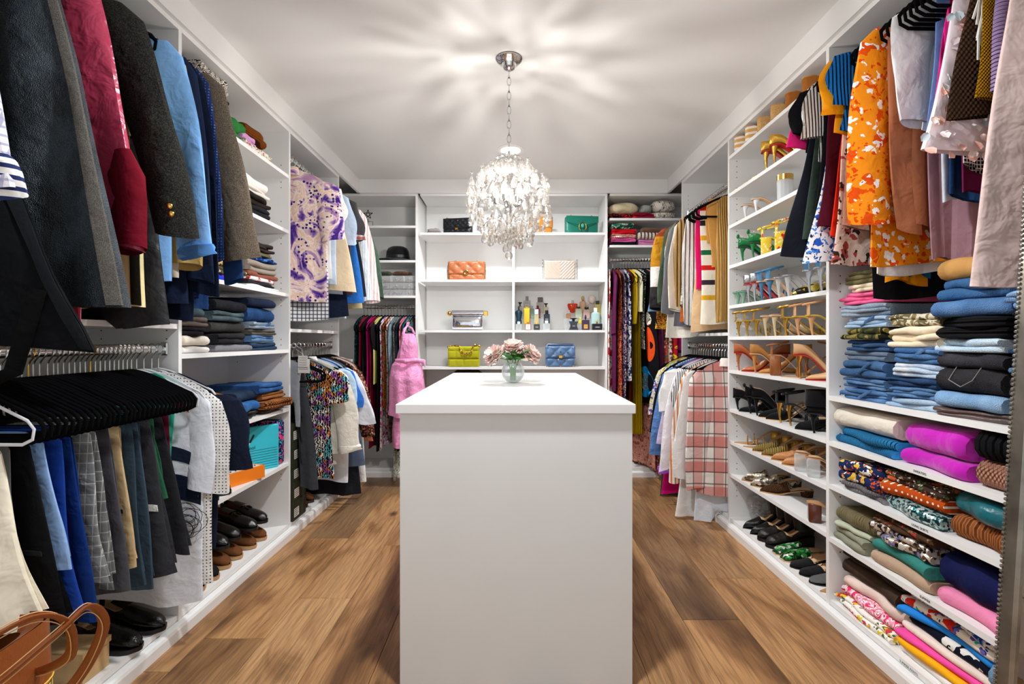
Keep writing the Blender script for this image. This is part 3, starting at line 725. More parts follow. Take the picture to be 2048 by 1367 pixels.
def graphic(t, B, sg):
    B.patch(.1, .98, .30, .36, -1, .004, 8, 5).build('stripe_band', F('plain', '#1b2436'), t)
    B.patch(-.1, .98, .42, .53, -1, .004, 8, 5).build('stripe_band', F('plain', '#172032'), t)
    B.patch(.55, .9, .07, .12, -1, .005, 5, 4).build('red_print', F('plain', '#cf2a22'), t)
    mb = MB(); r = random.Random(3); pts = []
    c = Vector(B.at(.78, .62, -1, .02).tolist())
    for i in range(150):
        a = i*.43; q = .045+.02*math.sin(i*.37)
        pts.append((c.x+q*math.cos(a)+.012*math.sin(i*.11), c.y-.012+.006*math.sin(i*.9), c.z+q*.8*math.sin(a)-.02*math.sin(i*.05)))
    mb.tube(pts, .0011, 4).build('tangled_cord', simple('black_cord', '#101012', .6), t)
garment('L1L', 1.765, F('plain', '#dfe3ea'), 'graphic_shirt', 'white shirt with navy curves and tangled black cords', out=420, hem=1200, sl=.3, srow=955, hw=.2, hwb=.215, extra=graphic, slope=.45, sr=.06, hang='white')
garment('L1L', 1.81, F('dots', '#ece9e4', '#2a2d35', s=2.0), 'dotted_shirt', 'white shirt with small black polka dots', out=456, hem=1160, sl=.4, srow=955, hw=.215, hwb=.225, slope=.42, sr=.07, hang='white')
garment('L1L', 1.855, F('plain', '#1c2233'), 'navy_shirt', 'navy shirt with angled short sleeve at the trouser rail end', out=496, hem=1090, sl=.3, srow=905, hw=.235, hwb=.21, slope=.42, sr=.085, hang='white')
garment('L1L', 1.74, F('plain', '#2fb18f'), 'green_shirt', 'sea green shirt under the white graphic shirt', out=345, hem=960, hw=.19, slope=.4, hang='white')

# ================================================================ left far bay
def L3(s, fb, nm, lb, out, hem, **k): return garment(k.pop('rl', 'L3U'), s, fb, nm, lb, k.pop('cat', 'shirt'), out=out, hem=hem, **k)
L3(2.925, F('tiedye', '#3d2478', '#5f3f93', '#b795bd', '#f0ddd2', '#e6bfa6', '#f2e4da', '#c49cb4', '#7a58a0', '#4a2f86', s=1.0), 'tie_dyed_shirt', 'purple and peach tie-dyed short-sleeved shirt', 684, 600, sl=.28, srow=468, hw=.235, hwb=.245, collar=True, placket=True, sr=.088, th=.035, rz=.03)
L3(2.975, F('check', '#f1f1f0', '#2a3350', s=.8), 'checked_shirt', 'white and navy checked shirt hem below the tie-dyed shirt', 657, 638, hw=.2)
L3(3.03, F('plain', '#f0eeea'), 'white_shirt', 'white shirt with short sleeve behind the tie-dyed shirt', 687, 560, sl=.25, srow=432, hw=.22, sr=.07)
L3(3.075, F('plain', '#c9d8ea'), 'pale_blue_shirt', 'pale blue shirt behind the short white sleeve', 676, 567, hw=.22)
L3(3.13, F('plain', '#d8c3a2'), 'beige_shirt', 'beige shirt with gathered hem beside pale blue ones', 712, 580, hw=.22, fold=.03)
L3(3.18, F('plain', '#b3c3d8'), 'blue_shirt', 'grey-blue short-sleeved shirt beside the beige shirt', 713, 590, sl=.25, srow=476, hw=.23, sr=.075, collar=True)
L3(3.225, F('plain', '#1c2338'), 'navy_shirt', 'navy shirt with long dark hem under the upper shirts', 700, 632, hw=.2, fold=.03)
L3(3.27, F('plain', '#dbe4ef'), 'ice_blue_shirt', 'ice blue shirt hem peeking below the navy shirt', 694, 640, hw=.19)
L3(3.31, F('plain', '#4d4b4d'), 'grey_polo', 'charcoal polo shirt with red plaid sleeve edge', 724, 520, sl=.25, srow=470, hw=.23, sr=.07, cuff=F('plaid', '#d8cfc0', '#a02030', '#151515', s=3))
L3(3.35, F('plain', '#5a3a30'), 'brown_shirt', 'brown shirt hanging beside the charcoal polo', 708, 585, hw=.22)
L3(3.395, F('plain', '#2f6fc0'), 'bright_blue_shirt', 'bright blue shirt beside the pale striped ones', 728, 603, hw=.22)
L3(3.435, F('plain', '#20242c'), 'black_shirt', 'black shirt between bright blue and white ones', 734, 592, hw=.22)
L3(3.475, F('plain', '#cbb98e'), 'khaki_shirt', 'khaki shirt tail showing below the white shirt', 727, 620, hw=.2)
L3(3.51, F('stripe', '#eef0f2', '#c7d6e6', s=2.2), 'striped_shirt', 'white and ice blue striped long-sleeved shirt', 741, 600, sl=.55, srow=592, hw=.23, collar=True)
L3(3.56, F('stripe', '#f1e9e8', '#e3b9b4', s=1.6), 'pink_striped_shirt', 'white and rose striped long-sleeved shirt', 757, 605, sl=.55, srow=592, hw=.24, collar=True, sr=.07)
L3(3.605, F('plain', '#4f6455'), 'green_shirt', 'sage green shirt at the far end beside the hat shelf', 768, 588, sl=.55, srow=585, hw=.23)
k3 = dict(rl='L3L')
L3(2.90, F('plain', '#8b8f96', rough=.4), 'grey_shirt', 'light grey shirt under clear plastic above the green shoeboxes', 597, 850, hw=.16, **k3)
L3(2.945, F('plain', '#3b3d42'), 'long_cardigan', 'long charcoal cardigan beside the green shoeboxes', 634, 975, hw=.13, hwb=.085, skew=.095, cat='cardigan', fold=.03, **k3)
L3(3.01, F('scribble', '#17151a', '#d98a3d', '#5fb4bd', '#efe6dc', '#a35ba8', '#e8dfd2', s=1.0), 'print_dress', 'black shirt dress with multicoloured squiggle print', 692, 957, sl=.28, srow=792, hw=.22, hwb=.25, cat='dress', placket=True, sr=.09, th=.04, **k3)
L3(3.085, F('plain', '#1f6b73', rough=.35), 'teal_blouse', 'teal blouse under a clear dry-cleaning bag', 660, 900, hw=.2, cat='blouse', extra=lambda t, B, sg: film_over(t, B, sg), **k3)
L3(3.14, F('plain', '#ece6d8'), 'cream_jacket', 'cream canvas jacket with long creased sleeve', 718, 905, sl=.5, srow=888, hw=.23, cat='jacket', sr=.085, cuff=F('plain', '#f3eee2'), **k3)
L3(3.20, F('plain', '#f4f3f1'), 'white_shirt', 'white shirt behind the cream jacket collar', 690, 930, hw=.2, collar=True, **k3)
L3(3.245, F('plain', '#bcd6ee'), 'sky_shirt', 'sky blue short-sleeved shirt beside cream jacket', 712, 880, sl=.3, srow=792, hw=.22, **k3)
L3(3.285, F('plain', '#3674cf'), 'royal_blue_shirt', 'royal blue shirt between sky blue and white shirts', 722, 900, sl=.3, srow=800, hw=.22, **k3)
L3(3.335, F('plain', '#e9ecf4'), 'white_tunic', 'crisp white wide-sleeved tunic beside the royal blue shirt', 750, 960, sl=.35, srow=835, hw=.22, sr=.08, **k3)
L3(3.39, F('plain', '#56657a'), 'slate_dress', 'long slate blue dress beside the brown floral one', 730, 930, hw=.22, cat='dress', **k3)
L3(3.44, F('plain', '#23242b'), 'black_dress', 'long black dress reaching the floor trim', 722, 985, hw=.2, cat='dress', **k3)
L3(3.49, F('floral', '#4a241c', '#c98f70', '#8a4a35', '#e0b89c', s=3.2), 'brown_floral_dress', 'brown dress with small dense flowers', 748, 905, sl=.5, srow=860, hw=.23, cat='dress', sr=.07, **k3)
L3(3.55, F('plain', '#f2f0ec'), 'white_blouse', 'white blouse hem beyond the brown floral dress', 735, 965, hw=.22, cat='blouse', **k3)
L3(3.60, F('plain', '#b06a50'), 'rust_blouse', 'rust coloured blouse at the far end of the lower left rail', 745, 880, hw=.2, cat='blouse', **k3)
L3(3.635, F('plain', '#f6f4f4'), 'white_card_bag', 'white garment bag with small gold emblem', 708, 715, hw=.14, cat='garment bag', extra=lambda t, B, sg: MB().ball(tuple(B.at(.3, .7, -1, .004)), (.012, .004, .014), 10, 6).build('emblem', GOLD, t), **k3)
# clear dry-cleaning film over the teal blouse
def film_mat():
    m, nt, b = base_mat('clear_film'); out = nt.nodes['Material Output']
    tr = nd(nt, 'ShaderNodeBsdfTransparent', {0: (.97, .98, .98, 1)}); gl = nd(nt, 'ShaderNodeBsdfGlossy', {'Roughness': .12})
    nz = nd(nt, 'ShaderNodeTexNoise', {'Vector': nd(nt, 'ShaderNodeTexCoord').outputs['Object'], 'Scale': 30.0, 'Detail': 3.0, 'Distortion': 2.0}).outputs[0]
    nt.links.new(nd(nt, 'ShaderNodeBump', {'Strength': 1.0, 'Distance': .02, 'Height': nz}).outputs[0], gl.inputs['Normal'])
    mx = nd(nt, 'ShaderNodeMixShader', {0: .28, 1: tr.outputs[0], 2: gl.outputs[0]}); nt.links.new(mx.outputs[0], out.inputs[0]); return m
FILM = film_mat()
def film_over(t, B, sg):   # the dry-cleaning film is a thing of its own, hung with the teal blouse
    o = B.mesh().build('dry_cleaning_film', FILM, t)
    o['film'] = 1
for (y, z, sy) in ((2.872, .985, 1.0), (2.866, 1.01, .8)):
    tg = thing('paper_tag', 'white printed dry-cleaning tag on the grey shirt', 'tag', (-1.215+.01*sy, y, z), (0, 0, -.35), 'dry-cleaning tags')
    MB().box(-.042*sy, .042*sy, -.0006, .0006, -.05*sy, .03*sy).build('card', simple('tag_card', '#efece4', .7), tg, smooth=False)
    for i in range(4): MB().box(-.034*sy, .03*sy, -.0012, -.0008, .012-.014*i, .0135-.014*i).build('printed_line', INK, tg, smooth=False)
    MB().tube([(0, 0, .03*sy), (-.01, .005, .06), (-.06, .005, .085)], .0008, 4).build('string', simple('tag_string', '#d8d4cc', .8), tg)
# ================================================================ back left corner rail (garments edge-on to the camera)
def G(rl):
    def f(s, fb, nm, lb, out, hem, **k): return garment(rl, s, fb, nm, lb, k.pop('cat', 'dress'), out=out, hem=hem, **k)
    return f
BLr = G('BL')
for s_, fb, nm, lb, ow, hm, kw in [
 (-1.245, F('sequin', '#0e2a2c', '#111014', '#1d6a66', s=.7), 'sequin_top', 'black and teal sequinned top below the white emblem bag', .2, 790, {}),
 (-1.215, F('plain', '#8e1c34'), 'crimson_dress', 'crimson dress between sequinned top and black ones', .2, 840, {}),
 (-1.185, F('plain', '#151418'), 'black_gown', 'plain black dress beside the crimson one', .21, 880, {}),
 (-1.15, F('plain', '#d4147c'), 'magenta_top', 'bright magenta top with slanting shoulder', .22, 780, {}),
 (-1.12, F('plain', '#7c1730'), 'wine_dress', 'wine red dress beside the magenta top', .22, 900, {}),
 (-1.09, F('plain', '#d8d77e'), 'chartreuse_top', 'pale chartreuse top with black yoke', .22, 770, dict(slf=F('plain', '#17161a'), sl=.2)),
 (-1.06, F('plain', '#1a191d'), 'black_lace_dress', 'black dress behind the chartreuse top', .22, 900, {}),
 (-1.035, F('floral', '#f1ece8', '#d62a86', '#7b4ab0', '#f07fb0', s=2.0), 'pink_print_dress', 'white dress splashed with magenta and violet print', .22, 900, {}),
 (-1.01, F('abstract', '#17130f', '#e07a22', '#2a1d12', '#e8a24a', s=4), 'orange_print_dress', 'black and orange animal print dress', .22, 820, {}),
 (-.985, F('floral', '#f4ece8', '#c4213f', '#8a1a2a', s=2.2), 'red_floral_blouse', 'white blouse with red flowers beside the denim jacket', .22, 850, dict(cat='blouse')),
 (-.955, F('denim', '#5d737f', '#9fb4bd'), 'denim_jacket', 'faded grey-blue denim jacket on the corner rail', .22, 815, dict(cat='jacket', sl=.5, srow=835, sr=.075)),
 (-.925, F('plain', '#232a44'), 'navy_dress', 'navy dress below the denim jacket hem', .22, 900, {}),
 (-.905, F('plain', '#f08a92'), 'coral_dress', 'coral pink long dress beside the teal paisley one', .22, 870, {}),
 (-.882, F('scribble', '#123a52', '#2fa0a8', '#1c6a8a', s=1.4), 'teal_paisley_dress', 'teal paisley dress behind the pink satin gown', .22, 860, {}),
 (-.862, F('abstract', '#0f1f2a', '#17808a', '#d2692a', s=3), 'peacock_top', 'dark peacock coloured top with orange detail', .22, 760, {}),
 (-.94, F('sequin', '#c9c4b4', '#6b6a5c', '#e6e2d4', '#9ea68a', s=.8), 'silver_sequin_gown', 'pale silver sequinned gown reaching nearly to the floor', .22, 965, {})]:
    BLr(s_, fb, nm, lb, ow, hm, **kw)
# pink satin gown turned towards the room
PINKS = F('satin', '#f49ecc', wr=.6, name='pink_satin')
QUEUE.append(['BL', -.826, 'h', ('velvet', 'black velvet hanger carrying the pink satin gown', 'hangers on the rail below the black hat'), {}])
def satin_gown():
    """slipped over the front end of its hanger, puffed skirt standing out into the room"""
    hx = [o for o in bpy.data.objects if o.get('label') == 'black velvet hanger carrying the pink satin gown'][0]
    t = thing('satin_gown', 'hot pink satin gown with puffed skirt hanging in front', 'dress', hx.location, hx.rotation_euler, 'garments on the rail below the black hat')
    Body.wk = 1.0
    def M(xc): return Matrix.Translation((xc, .028, 0)) @ Matrix.Rotation(PI/2, 4, 'Z')
    Body(.058, .085, -.225, -.44, .035, 76, slope=.1, neck=.03, fold=.006).mesh().xf(M(.30)).build('body', PINKS, t)
    Body(.10, .150, -.425, -.85, .075, 77, slope=0, neck=1, fold=.011, nf=2, flare=.35).mesh(25, 20).xf(M(.325)).build('skirt', PINKS, t)
    Body(.10, .125, -.72, -1.10, .045, 78, slope=0, neck=1, fold=.016, nf=3).mesh(21, 14).xf(M(.32)).build('train', PINKS, t)
    for q in (-1, 1): MB().tube([(.285, .028+q*.045, -.232), (.27, .02+q*.03, -.19), (.222, .004*q, -.166), (.19, .006*q, -.135)], [.012, .012, .008, .007], 8, sq=.5).build('strap', PINKS, t)
    MB().tube([(.36, -.055, -.43), (.39, .028, -.435), (.36, .11, -.43), (.34, .16, -.44), (.36, .175, -.48)], [.012, .02, .016, .018, .004], 8, sq=.5).build('waist_bow', PINKS, t)

# ================================================================ back right corner rail
BRr = G('BR')
for s_, fb, nm, lb, ow, hm, kw in [
 (.822, F('plain', '#5b1f45'), 'plum_dress', 'long plum dress beside the perfume shelf', .24, 780, dict(sl=.5, srow=660, rz=-.1)),
 (.80, F('floral', '#f5f0ea', '#c8203c', '#e08a4a', '#a83a30', s=1.0), 'white_floral_dress', 'white dress with red flowers and tan leaves below plum sleeve', .30, 800, dict(rz=-.42, hw=.12, hang=None)),
 (.845, F('sequin', '#e2542e', '#f0936a', '#c23a22', '#5a1a10', s=.8), 'orange_sequin_dress', 'orange sequinned dress beside the plum one', .25, 820, {}),
 (.875, F('sequin', '#5a3a78', '#c8a0c8', '#2a1a38', '#e8c8b0', s=.7), 'violet_sequin_dress', 'violet and silver sequinned dress', .25, 830, {}),
 (.91, F('scribble', '#1b2350', '#eceae6', '#1b2350', '#f2f0ee', s=1.3), 'navy_print_dress', 'navy dress with bold white brush print', .27, 765, {}),
 (.935, F('plain', '#d9b41e'), 'yellow_dress', 'mustard yellow dress beside the navy print', .2, 650, {}),
 (.95, F('plain', '#c9c6a4'), 'pale_gold_blouse', 'pale gold blouse with shiny edge', .22, 620, dict(cat='blouse')),
 (.965, F('abstract', '#121014', '#e9e6de', '#1a1618', '#2f7a58', s=3), 'ribbon_trim_dress', 'black dress with white and green ribbon edge', .15, 700, {}),
 (1.055, F('plain', '#551f3e'), 'maroon_dress', 'maroon dress beside the black circle dress', .24, 900, {}),
 (1.085, F('floral', '#e8d6c4', '#8a4a40', '#2a2022', s=2), 'taupe_floral_dress', 'beige floral dress behind the black circle dress', .25, 880, {}),
 (1.11, F('floral', '#c81f2c', '#f0d22c', '#2a6a2c', '#7a0f18', s=1.6), 'red_floral_dress', 'red dress with large yellow flowers', .24, 720, {}),
 (1.14, F('plain', '#d01a7a'), 'fuchsia_dress', 'fuchsia dress beyond the red floral one', .24, 700, {}),
 (1.165, F('plain', '#6a1b86'), 'purple_dress', 'purple dress beside the fuchsia one', .25, 705, {}),
 (1.19, F('plain', '#e9e0d4'), 'ivory_lace_dress', 'ivory lace dress in the right corner', .24, 725, {}),
 (1.225, F('denim', '#3a5a86', '#7d9cc4'), 'denim_dress', 'blue denim dress in the right corner', .24, 620, {}),
 (1.07, F('floral', '#b84430', '#3a6a4a', '#e8dcc8', '#d8322c', '#7a8a6a', s=1.8), 'garden_print_skirt', 'long red and green garden print skirt near the floor', .29, 958, dict(cat='skirt')),
 (1.0, F('floral', '#c8897a', '#8a4a40', '#e0b0a0', s=2.5), 'rose_lace_skirt', 'dusty rose lace skirt beside the garden print skirt', .2, 940, dict(cat='skirt')),
 (.93, F('plain', '#6a2418'), 'rust_dress', 'dark rust dress behind the white brush print', .17, 800, {}),
 (.96, F('rib', '#e0b800', s=.6), 'yellow_knit_skirt', 'bright yellow knitted skirt beside the island corner', .12, 870, dict(cat='skirt'))]:
    BRr(s_, fb, nm, lb, ow, hm, **kw)
def circ(t, B, sg):
    # appliqué discs on the face turned to the room (local -y side)
    def disc(u, v, ru, rv, m, off, n=28):
        vs = [B.at(u, v, -1, off+.002)]+[B.at(u+ru*math.cos(2*PI*i/n), v+rv*math.sin(2*PI*i/n), -1, off) for i in range(n)]
        mb = MB(); mb.add(vs, [(0, 1+(i+1) % n, 1+i) for i in range(n)]); mb.build('applique', m, t)
    disc(.35, .84, .5, .115, F('plain', '#1f9fe6'), .005); disc(.35, .84, .27, .062, F('sequin', '#8fb8cc', '#e8f0f4', '#4a7a9a', s=.9), .009)
    disc(.72, .55, .2, .13, F('plain', '#e8501c'), .005); disc(.7, .36, .16, .05, F('floral', '#f0e6d8', '#c82a2a', '#2a7a3a', s=3), .005)
garment('BR', .99, F('plain', '#121114'), 'black_circle_dress', 'black dress with large turquoise circle and orange motif', 'dress', out=.30, hem=815, hw=.2, hwb=.28, th=.03, extra=circ, fold=.012)

# ================================================================ right far bay
R3u, R3l = G('R3U'), G('R3L')
STR = F('bands', '#efe6d4', '#2a6a4a', '#efe6d4', '#efe6d4', '#d02a20', '#efe6d4', '#efe6d4', '#2a2a2e', '#efe6d4', '#efe6d4', '#d9a52a', '#efe6d4', '#efe6d4', '#1f6a44', '#efe6d4', '#efe6d4', '#d02a20', '#efe6d4', '#efe6d4', '#3a3038', '#efe6d4', '#efe6d4', '#d9a52a', '#efe6d4', '#efe6d4', '#efe6d4', '#efe6d4', '#efe6d4', s=.86)
BLK = F('bands', '#8a3a24', '#8a3a24', '#9a4426', '#c98a1e', '#d09422', '#c98a1e', '#ece6dc', '#ece6dc', '#33302f', '#2b2929', '#1a191b', '#1a191b', s=.86, sheen=.2, wr=1.0)
for s_, fb, nm, lb, ow, hm, kw in [
 (3.005, F('rib', '#d0a05a', s=1.0), 'camel_cardigan', 'long camel ribbed cardigan beside the shoe tower', 1432, 645, dict(cat='cardigan', hw=.15)),
 (3.065, STR, 'striped_cardigan', 'cream cardigan with thin red green and gold stripes', 1402, 645, dict(cat='cardigan', hw=.17)),
 (3.115, F('plain', '#d4145e'), 'raspberry_sweater', 'raspberry sweater between cream and white knits', 1391, 580, dict(cat='sweater', hw=.18)),
 (3.165, F('rib', '#f1eee8', s=.5), 'white_sweater', 'white fringed sweater beside the raspberry one', 1371, 598, dict(cat='sweater', hw=.2, sl=.5, srow=640)),
 (3.21, F('plaid', '#e9e2d6', '#8a857e', '#2a2a2c', s=1.2), 'checked_scarf', 'beige and grey checked wrap beside white sweater', 1364, 612, dict(cat='wrap', hw=.2)),
 (3.255, F('rib', '#cfa368', s=.5), 'tan_sweater', 'tan sweater with ribbed cuff', 1353, 618, dict(cat='sweater', hw=.21, sl=.55, srow=600, sr=.075)),
 (3.31, F('rib', '#bf8f55', s=.6), 'caramel_sweater', 'caramel sweater behind the tan ribbed one', 1356, 600, dict(cat='sweater', hw=.21, sl=.5, srow=560)),
 (3.355, F('plain', '#e7dccb'), 'oatmeal_sweater', 'oatmeal knit with pink yarn tassel', 1338, 618, dict(cat='sweater', hw=.21, sl=.55, srow=610, extra=lambda t, B, sg: MB().tube([(-.2, -.05, -.36), (-.22, -.06, -.41), (-.21, -.06, -.47)], [.006, .014, .01], 8).build('tassel', F('plain', '#c8606a'), t))),
 (3.405, F('plain', '#7a7b7e'), 'grey_sweater', 'mid grey sweater beside oatmeal knit', 1325, 622, dict(cat='sweater', hw=.22, sl=.55, srow=615)),
 (3.45, F('bands', '#4d5a4c', '#4d5a4c', '#d99a2a', '#f0ece4', '#1f2430', '#1f2430', '#5d665a', s=.7), 'varsity_cardigan', 'sage cardigan with mustard and white sleeve bars', 1334, 560, dict(cat='cardigan', hw=.21, sl=.4, srow=545)),
 (3.50, F('plain', '#4f5f4c'), 'sage_sweater', 'sage green sweater behind the colour block coat', 1318, 600, dict(cat='sweater', hw=.22, sl=.5, srow=595)),
 (3.555, BLK, 'colour_block_coat', 'shaggy coat in rust mustard white and charcoal blocks', 1301, 612, dict(cat='coat', hw=.24, sl=.6, srow=607, sr=.095, th=.04)),
 (3.61, F('plain', '#1c2130'), 'navy_cardigan', 'dark navy cardigan behind the colour block coat', 1305, 560, dict(cat='cardigan', hw=.22, sl=.4, srow=540)),
 (3.66, F('denim', '#5a86b4', '#a9c8e4'), 'light_denim_shirt', 'light denim shirt hem below the colour block coat', 1297, 625, dict(cat='shirt', hw=.22)),
 (3.71, F('plain', '#8a6a54'), 'mocha_sweater', 'mocha sweater in the right corner', 1330, 640, dict(cat='sweater', hw=.2)),
 (3.14, F('plain', '#d8b48a'), 'sand_skirt', 'sand coloured skirt below the white fringed sweater', 1385, 662, dict(cat='skirt', hw=.16)),
 (3.38, F('plain', '#5a5a60'), 'charcoal_dress', 'charcoal skirt below the oatmeal knit', 1348, 655, dict(cat='skirt', hw=.18)),
 (3.43, F('plain', '#f0e9dc'), 'cream_fringe_top', 'cream top with pointed hem below grey sweater', 1330, 672, dict(cat='top', hw=.18)),
 (3.33, F('plain', '#b8602c'), 'copper_skirt', 'copper skirt below the caramel sweater', 1363, 640, dict(cat='skirt', hw=.17)),
 (3.68, F('abstract', '#b0202a', '#e0b030', '#1a1a1c', s=3), 'sunset_top', 'red and yellow print top beyond the denim shirt', 1312, 660, dict(cat='top', hw=.2))]:
    R3u(s_+.03, fb, nm, lb, ow, hm, **kw)
def foldover(t, B, sg):
    b = Body(.12, .10, -.12, -.52, .03, 55, slope=0, neck=1, fold=.012); b.mesh(13, 12).xf(Matrix.Translation((-.02, -.06, 0))).build('folded_leg', F('plain', '#c08c48'), t)
garment('R3U', 3.085, F('plain', '#c3914f'), 'camel_trousers', 'camel wool trousers folded over a hanger in front of sweaters', 'trousers', hw=.14, L=.35, slope=.02, neck=.2, extra=foldover, rz=.05)
PL = F('plaid', '#efe8e0', '#d2786e', '#4a3a3c', s=.75)
for s_, fb, nm, lb, ow, hm, kw in [
 (3.02, PL, 'plaid_flannel_shirt', 'white and coral plaid flannel shirt hanging in front', 1374, 985, dict(cat='shirt', hw=.2, hwb=.215, sl=.6, srow=968, sr=.085, th=.04, rz=-.05, placket=True, collar=F('plain', '#efe2da'))),
 (3.075, F('plain', '#f1efec'), 'white_linen_shirt', 'white linen shirt beside the plaid flannel one', 1346, 950, dict(cat='shirt', hw=.22, sl=.6, srow=945, sr=.075)),
 (3.12, F('plain', '#eceae6'), 'white_maxi_skirt', 'long white skirt reaching almost to the floor', 1352, 1035, dict(cat='skirt', hw=.16, fold=.04)),
 (3.05, F('plain', '#dfe6ee', rough=.5), 'tulle_dress', 'pale icy tulle dress hem beside the floor trim', 1392, 1050, dict(cat='dress', hw=.15, fold=.05)),
 (3.165, F('stripe', '#f2efec', '#e08a52', s=1.4), 'orange_striped_shirt', 'white shirt with thin orange stripes', 1337, 962, dict(cat='shirt', hw=.22, sl=.6, srow=950)),
 (3.21, F('stripe', '#f2f1ef', '#3a4a4e', s=2.6), 'pinstriped_shirt', 'white shirt with fine black pinstripes', 1350, 930, dict(cat='shirt', hw=.22, sl=.3, srow=800)),
 (3.255, F('plain', '#f4eff4'), 'white_pink_shirt', 'white shirt with violet hem band', 1318, 955, dict(cat='shirt', hw=.23, sl=.6, srow=930, cuff=F('plain', '#9a5ac0'), sr=.07)),
 (3.30, F('plain', '#f3f1ed'), 'bow_sleeve_blouse', 'ivory blouse with big gathered sleeve', 1324, 880, dict(cat='blouse', hw=.23, sl=.3, srow=812, sr=.095)),
 (3.345, F('plain', '#d9cbe6'), 'lavender_shirt', 'lavender shirt beside the gathered sleeve blouse', 1316, 930, dict(cat='shirt', hw=.22, sl=.5, srow=880)),
 (3.385, F('plain', '#d8147a'), 'pink_maxi_dress', 'hot pink dress hem low beside the white skirt', 1322, 985, dict(cat='dress', hw=.18)),
 (3.425, F('satin', '#5a86c0', wr=.8), 'blue_satin_blouse', 'shiny blue blouse with billowing sleeve', 1299, 905, dict(cat='blouse', hw=.23, sl=.55, srow=895, sr=.085)),
 (3.47, F('stripe', '#dfe8f2', '#8fb0d8', s=2.0), 'blue_striped_shirt', 'pale blue striped shirt behind the gathered sleeve', 1318, 860, dict(cat='shirt', hw=.22, sl=.4, srow=830)),
 (3.515, F('plain', '#17161a'), 'black_cardigan', 'black cardigan with sloping shoulder beside multicolour blouse', 1302, 880, dict(cat='cardigan', hw=.24, sl=.5, srow=850)),
 (3.555, F('plain', '#3a4430'), 'olive_dress', 'dark olive dress reaching low behind the pink one', 1318, 1005, dict(cat='dress', hw=.2)),
 (3.60, F('floral', '#e9e6d8', '#3a4aa0', '#d8c81e', '#c83a6a', '#2a8a5a', s=2.0), 'multicolour_blouse', 'white blouse scattered with blue yellow and pink print', 1300, 830, dict(cat='blouse', hw=.24, sl=.5, srow=820)),
 (3.65, F('plain', '#c8d22a'), 'lime_blouse', 'lime yellow blouse at the far end of the lower right rail', 1310, 820, dict(cat='blouse', hw=.22)),
 (3.70, F('floral', '#a84a50', '#e8c8c0', '#5a1a22', s=2.5), 'wine_scarf', 'wine coloured floral scarf over the lower right rail', 1330, 740, dict(cat='scarf', hw=.2)),
 (3.74, F('plain', '#2a2a2e'), 'ink_dress', 'ink black dress in the right corner', 1315, 900, dict(hw=.2))]:
    R3l(s_+.03, fb, nm, lb, ow, hm, **kw)

# ================================================================ right near bay
R1g = G('R1')
ORF = F('floral', '#f7931c', '#ea5410', '#fbf6ee', '#e04a0e', s=1.5)
def belt(t, B, sg):
    b = Body(.006, .007, -.95, -1.52, .002, 12, slope=0, neck=1, fold=.01); b.mesh(5, 14).xf(Matrix.Translation((-.14, -.03, 0))).build('tie_belt', F('plain', '#dcbdb4'), t)
def petals(t, B, sg):
    r = random.Random(5); pm = [F('plain', c, rough=.4, wr=.2) for c in ('#e9d7da', '#cfdde2', '#f0b9a8', '#f4ebe4', '#f2cfc4')]
    me = [MB().grid([[(w*(1-abs(a-.0)*.2)*.5*b_, -.012*math.sin(a*2.2)-.004*b_*b_, -.04*a) for b_ in (-1, -.3, .4, 1)] for a, w in ((0, .008), (.35, .028), (.75, .032), (1, .004))]).data('petal', m) for m in pm]
    for i in range(240):
        u = r.uniform(-1, 1); v = r.uniform(.2, 1.02); p = B.at(u, v, -1, .004)
        o = put('petal', me[r.randrange(5) if u < .2 else r.choice((0, 1, 3, 2))], t, tuple(p), (r.uniform(-.5, .1), r.uniform(-.7, .7), r.uniform(-.6, .6))); o.scale = (.75,)*3
def fringe(t, B, sg):
    r = random.Random(8); m = F('plain', '#f0ece4'); mb = MB()
    for i in range(70):
        u = r.uniform(-.95, .98); v = r.uniform(.02, .42); p = B.at(u, v, -1, .012)
        mb.tube([tuple(p), (p[0]-.02*r.random(), p[1]-.01, p[2]-.06), (p[0]-.03*r.random(), p[1]-.004, p[2]-.12)], .004, 5)
    o = mb.build('fringe', m, t); o['kind'] = 'stuff'
def label_tag(t, B, sg):
    o = MB().box(-.03, .03, -.001, .001, -.012, .012).build('care_label', simple('care_label', '#f4f3f0', .6), t, loc=(-.115, -.055, -.50), rot=(0, .18, .15))
    for i in range(3): MB().box(-.024, .02-.006*i, -.0016, -.0012, .005-.006*i, .007-.006*i).build('printed_line', INK, o)
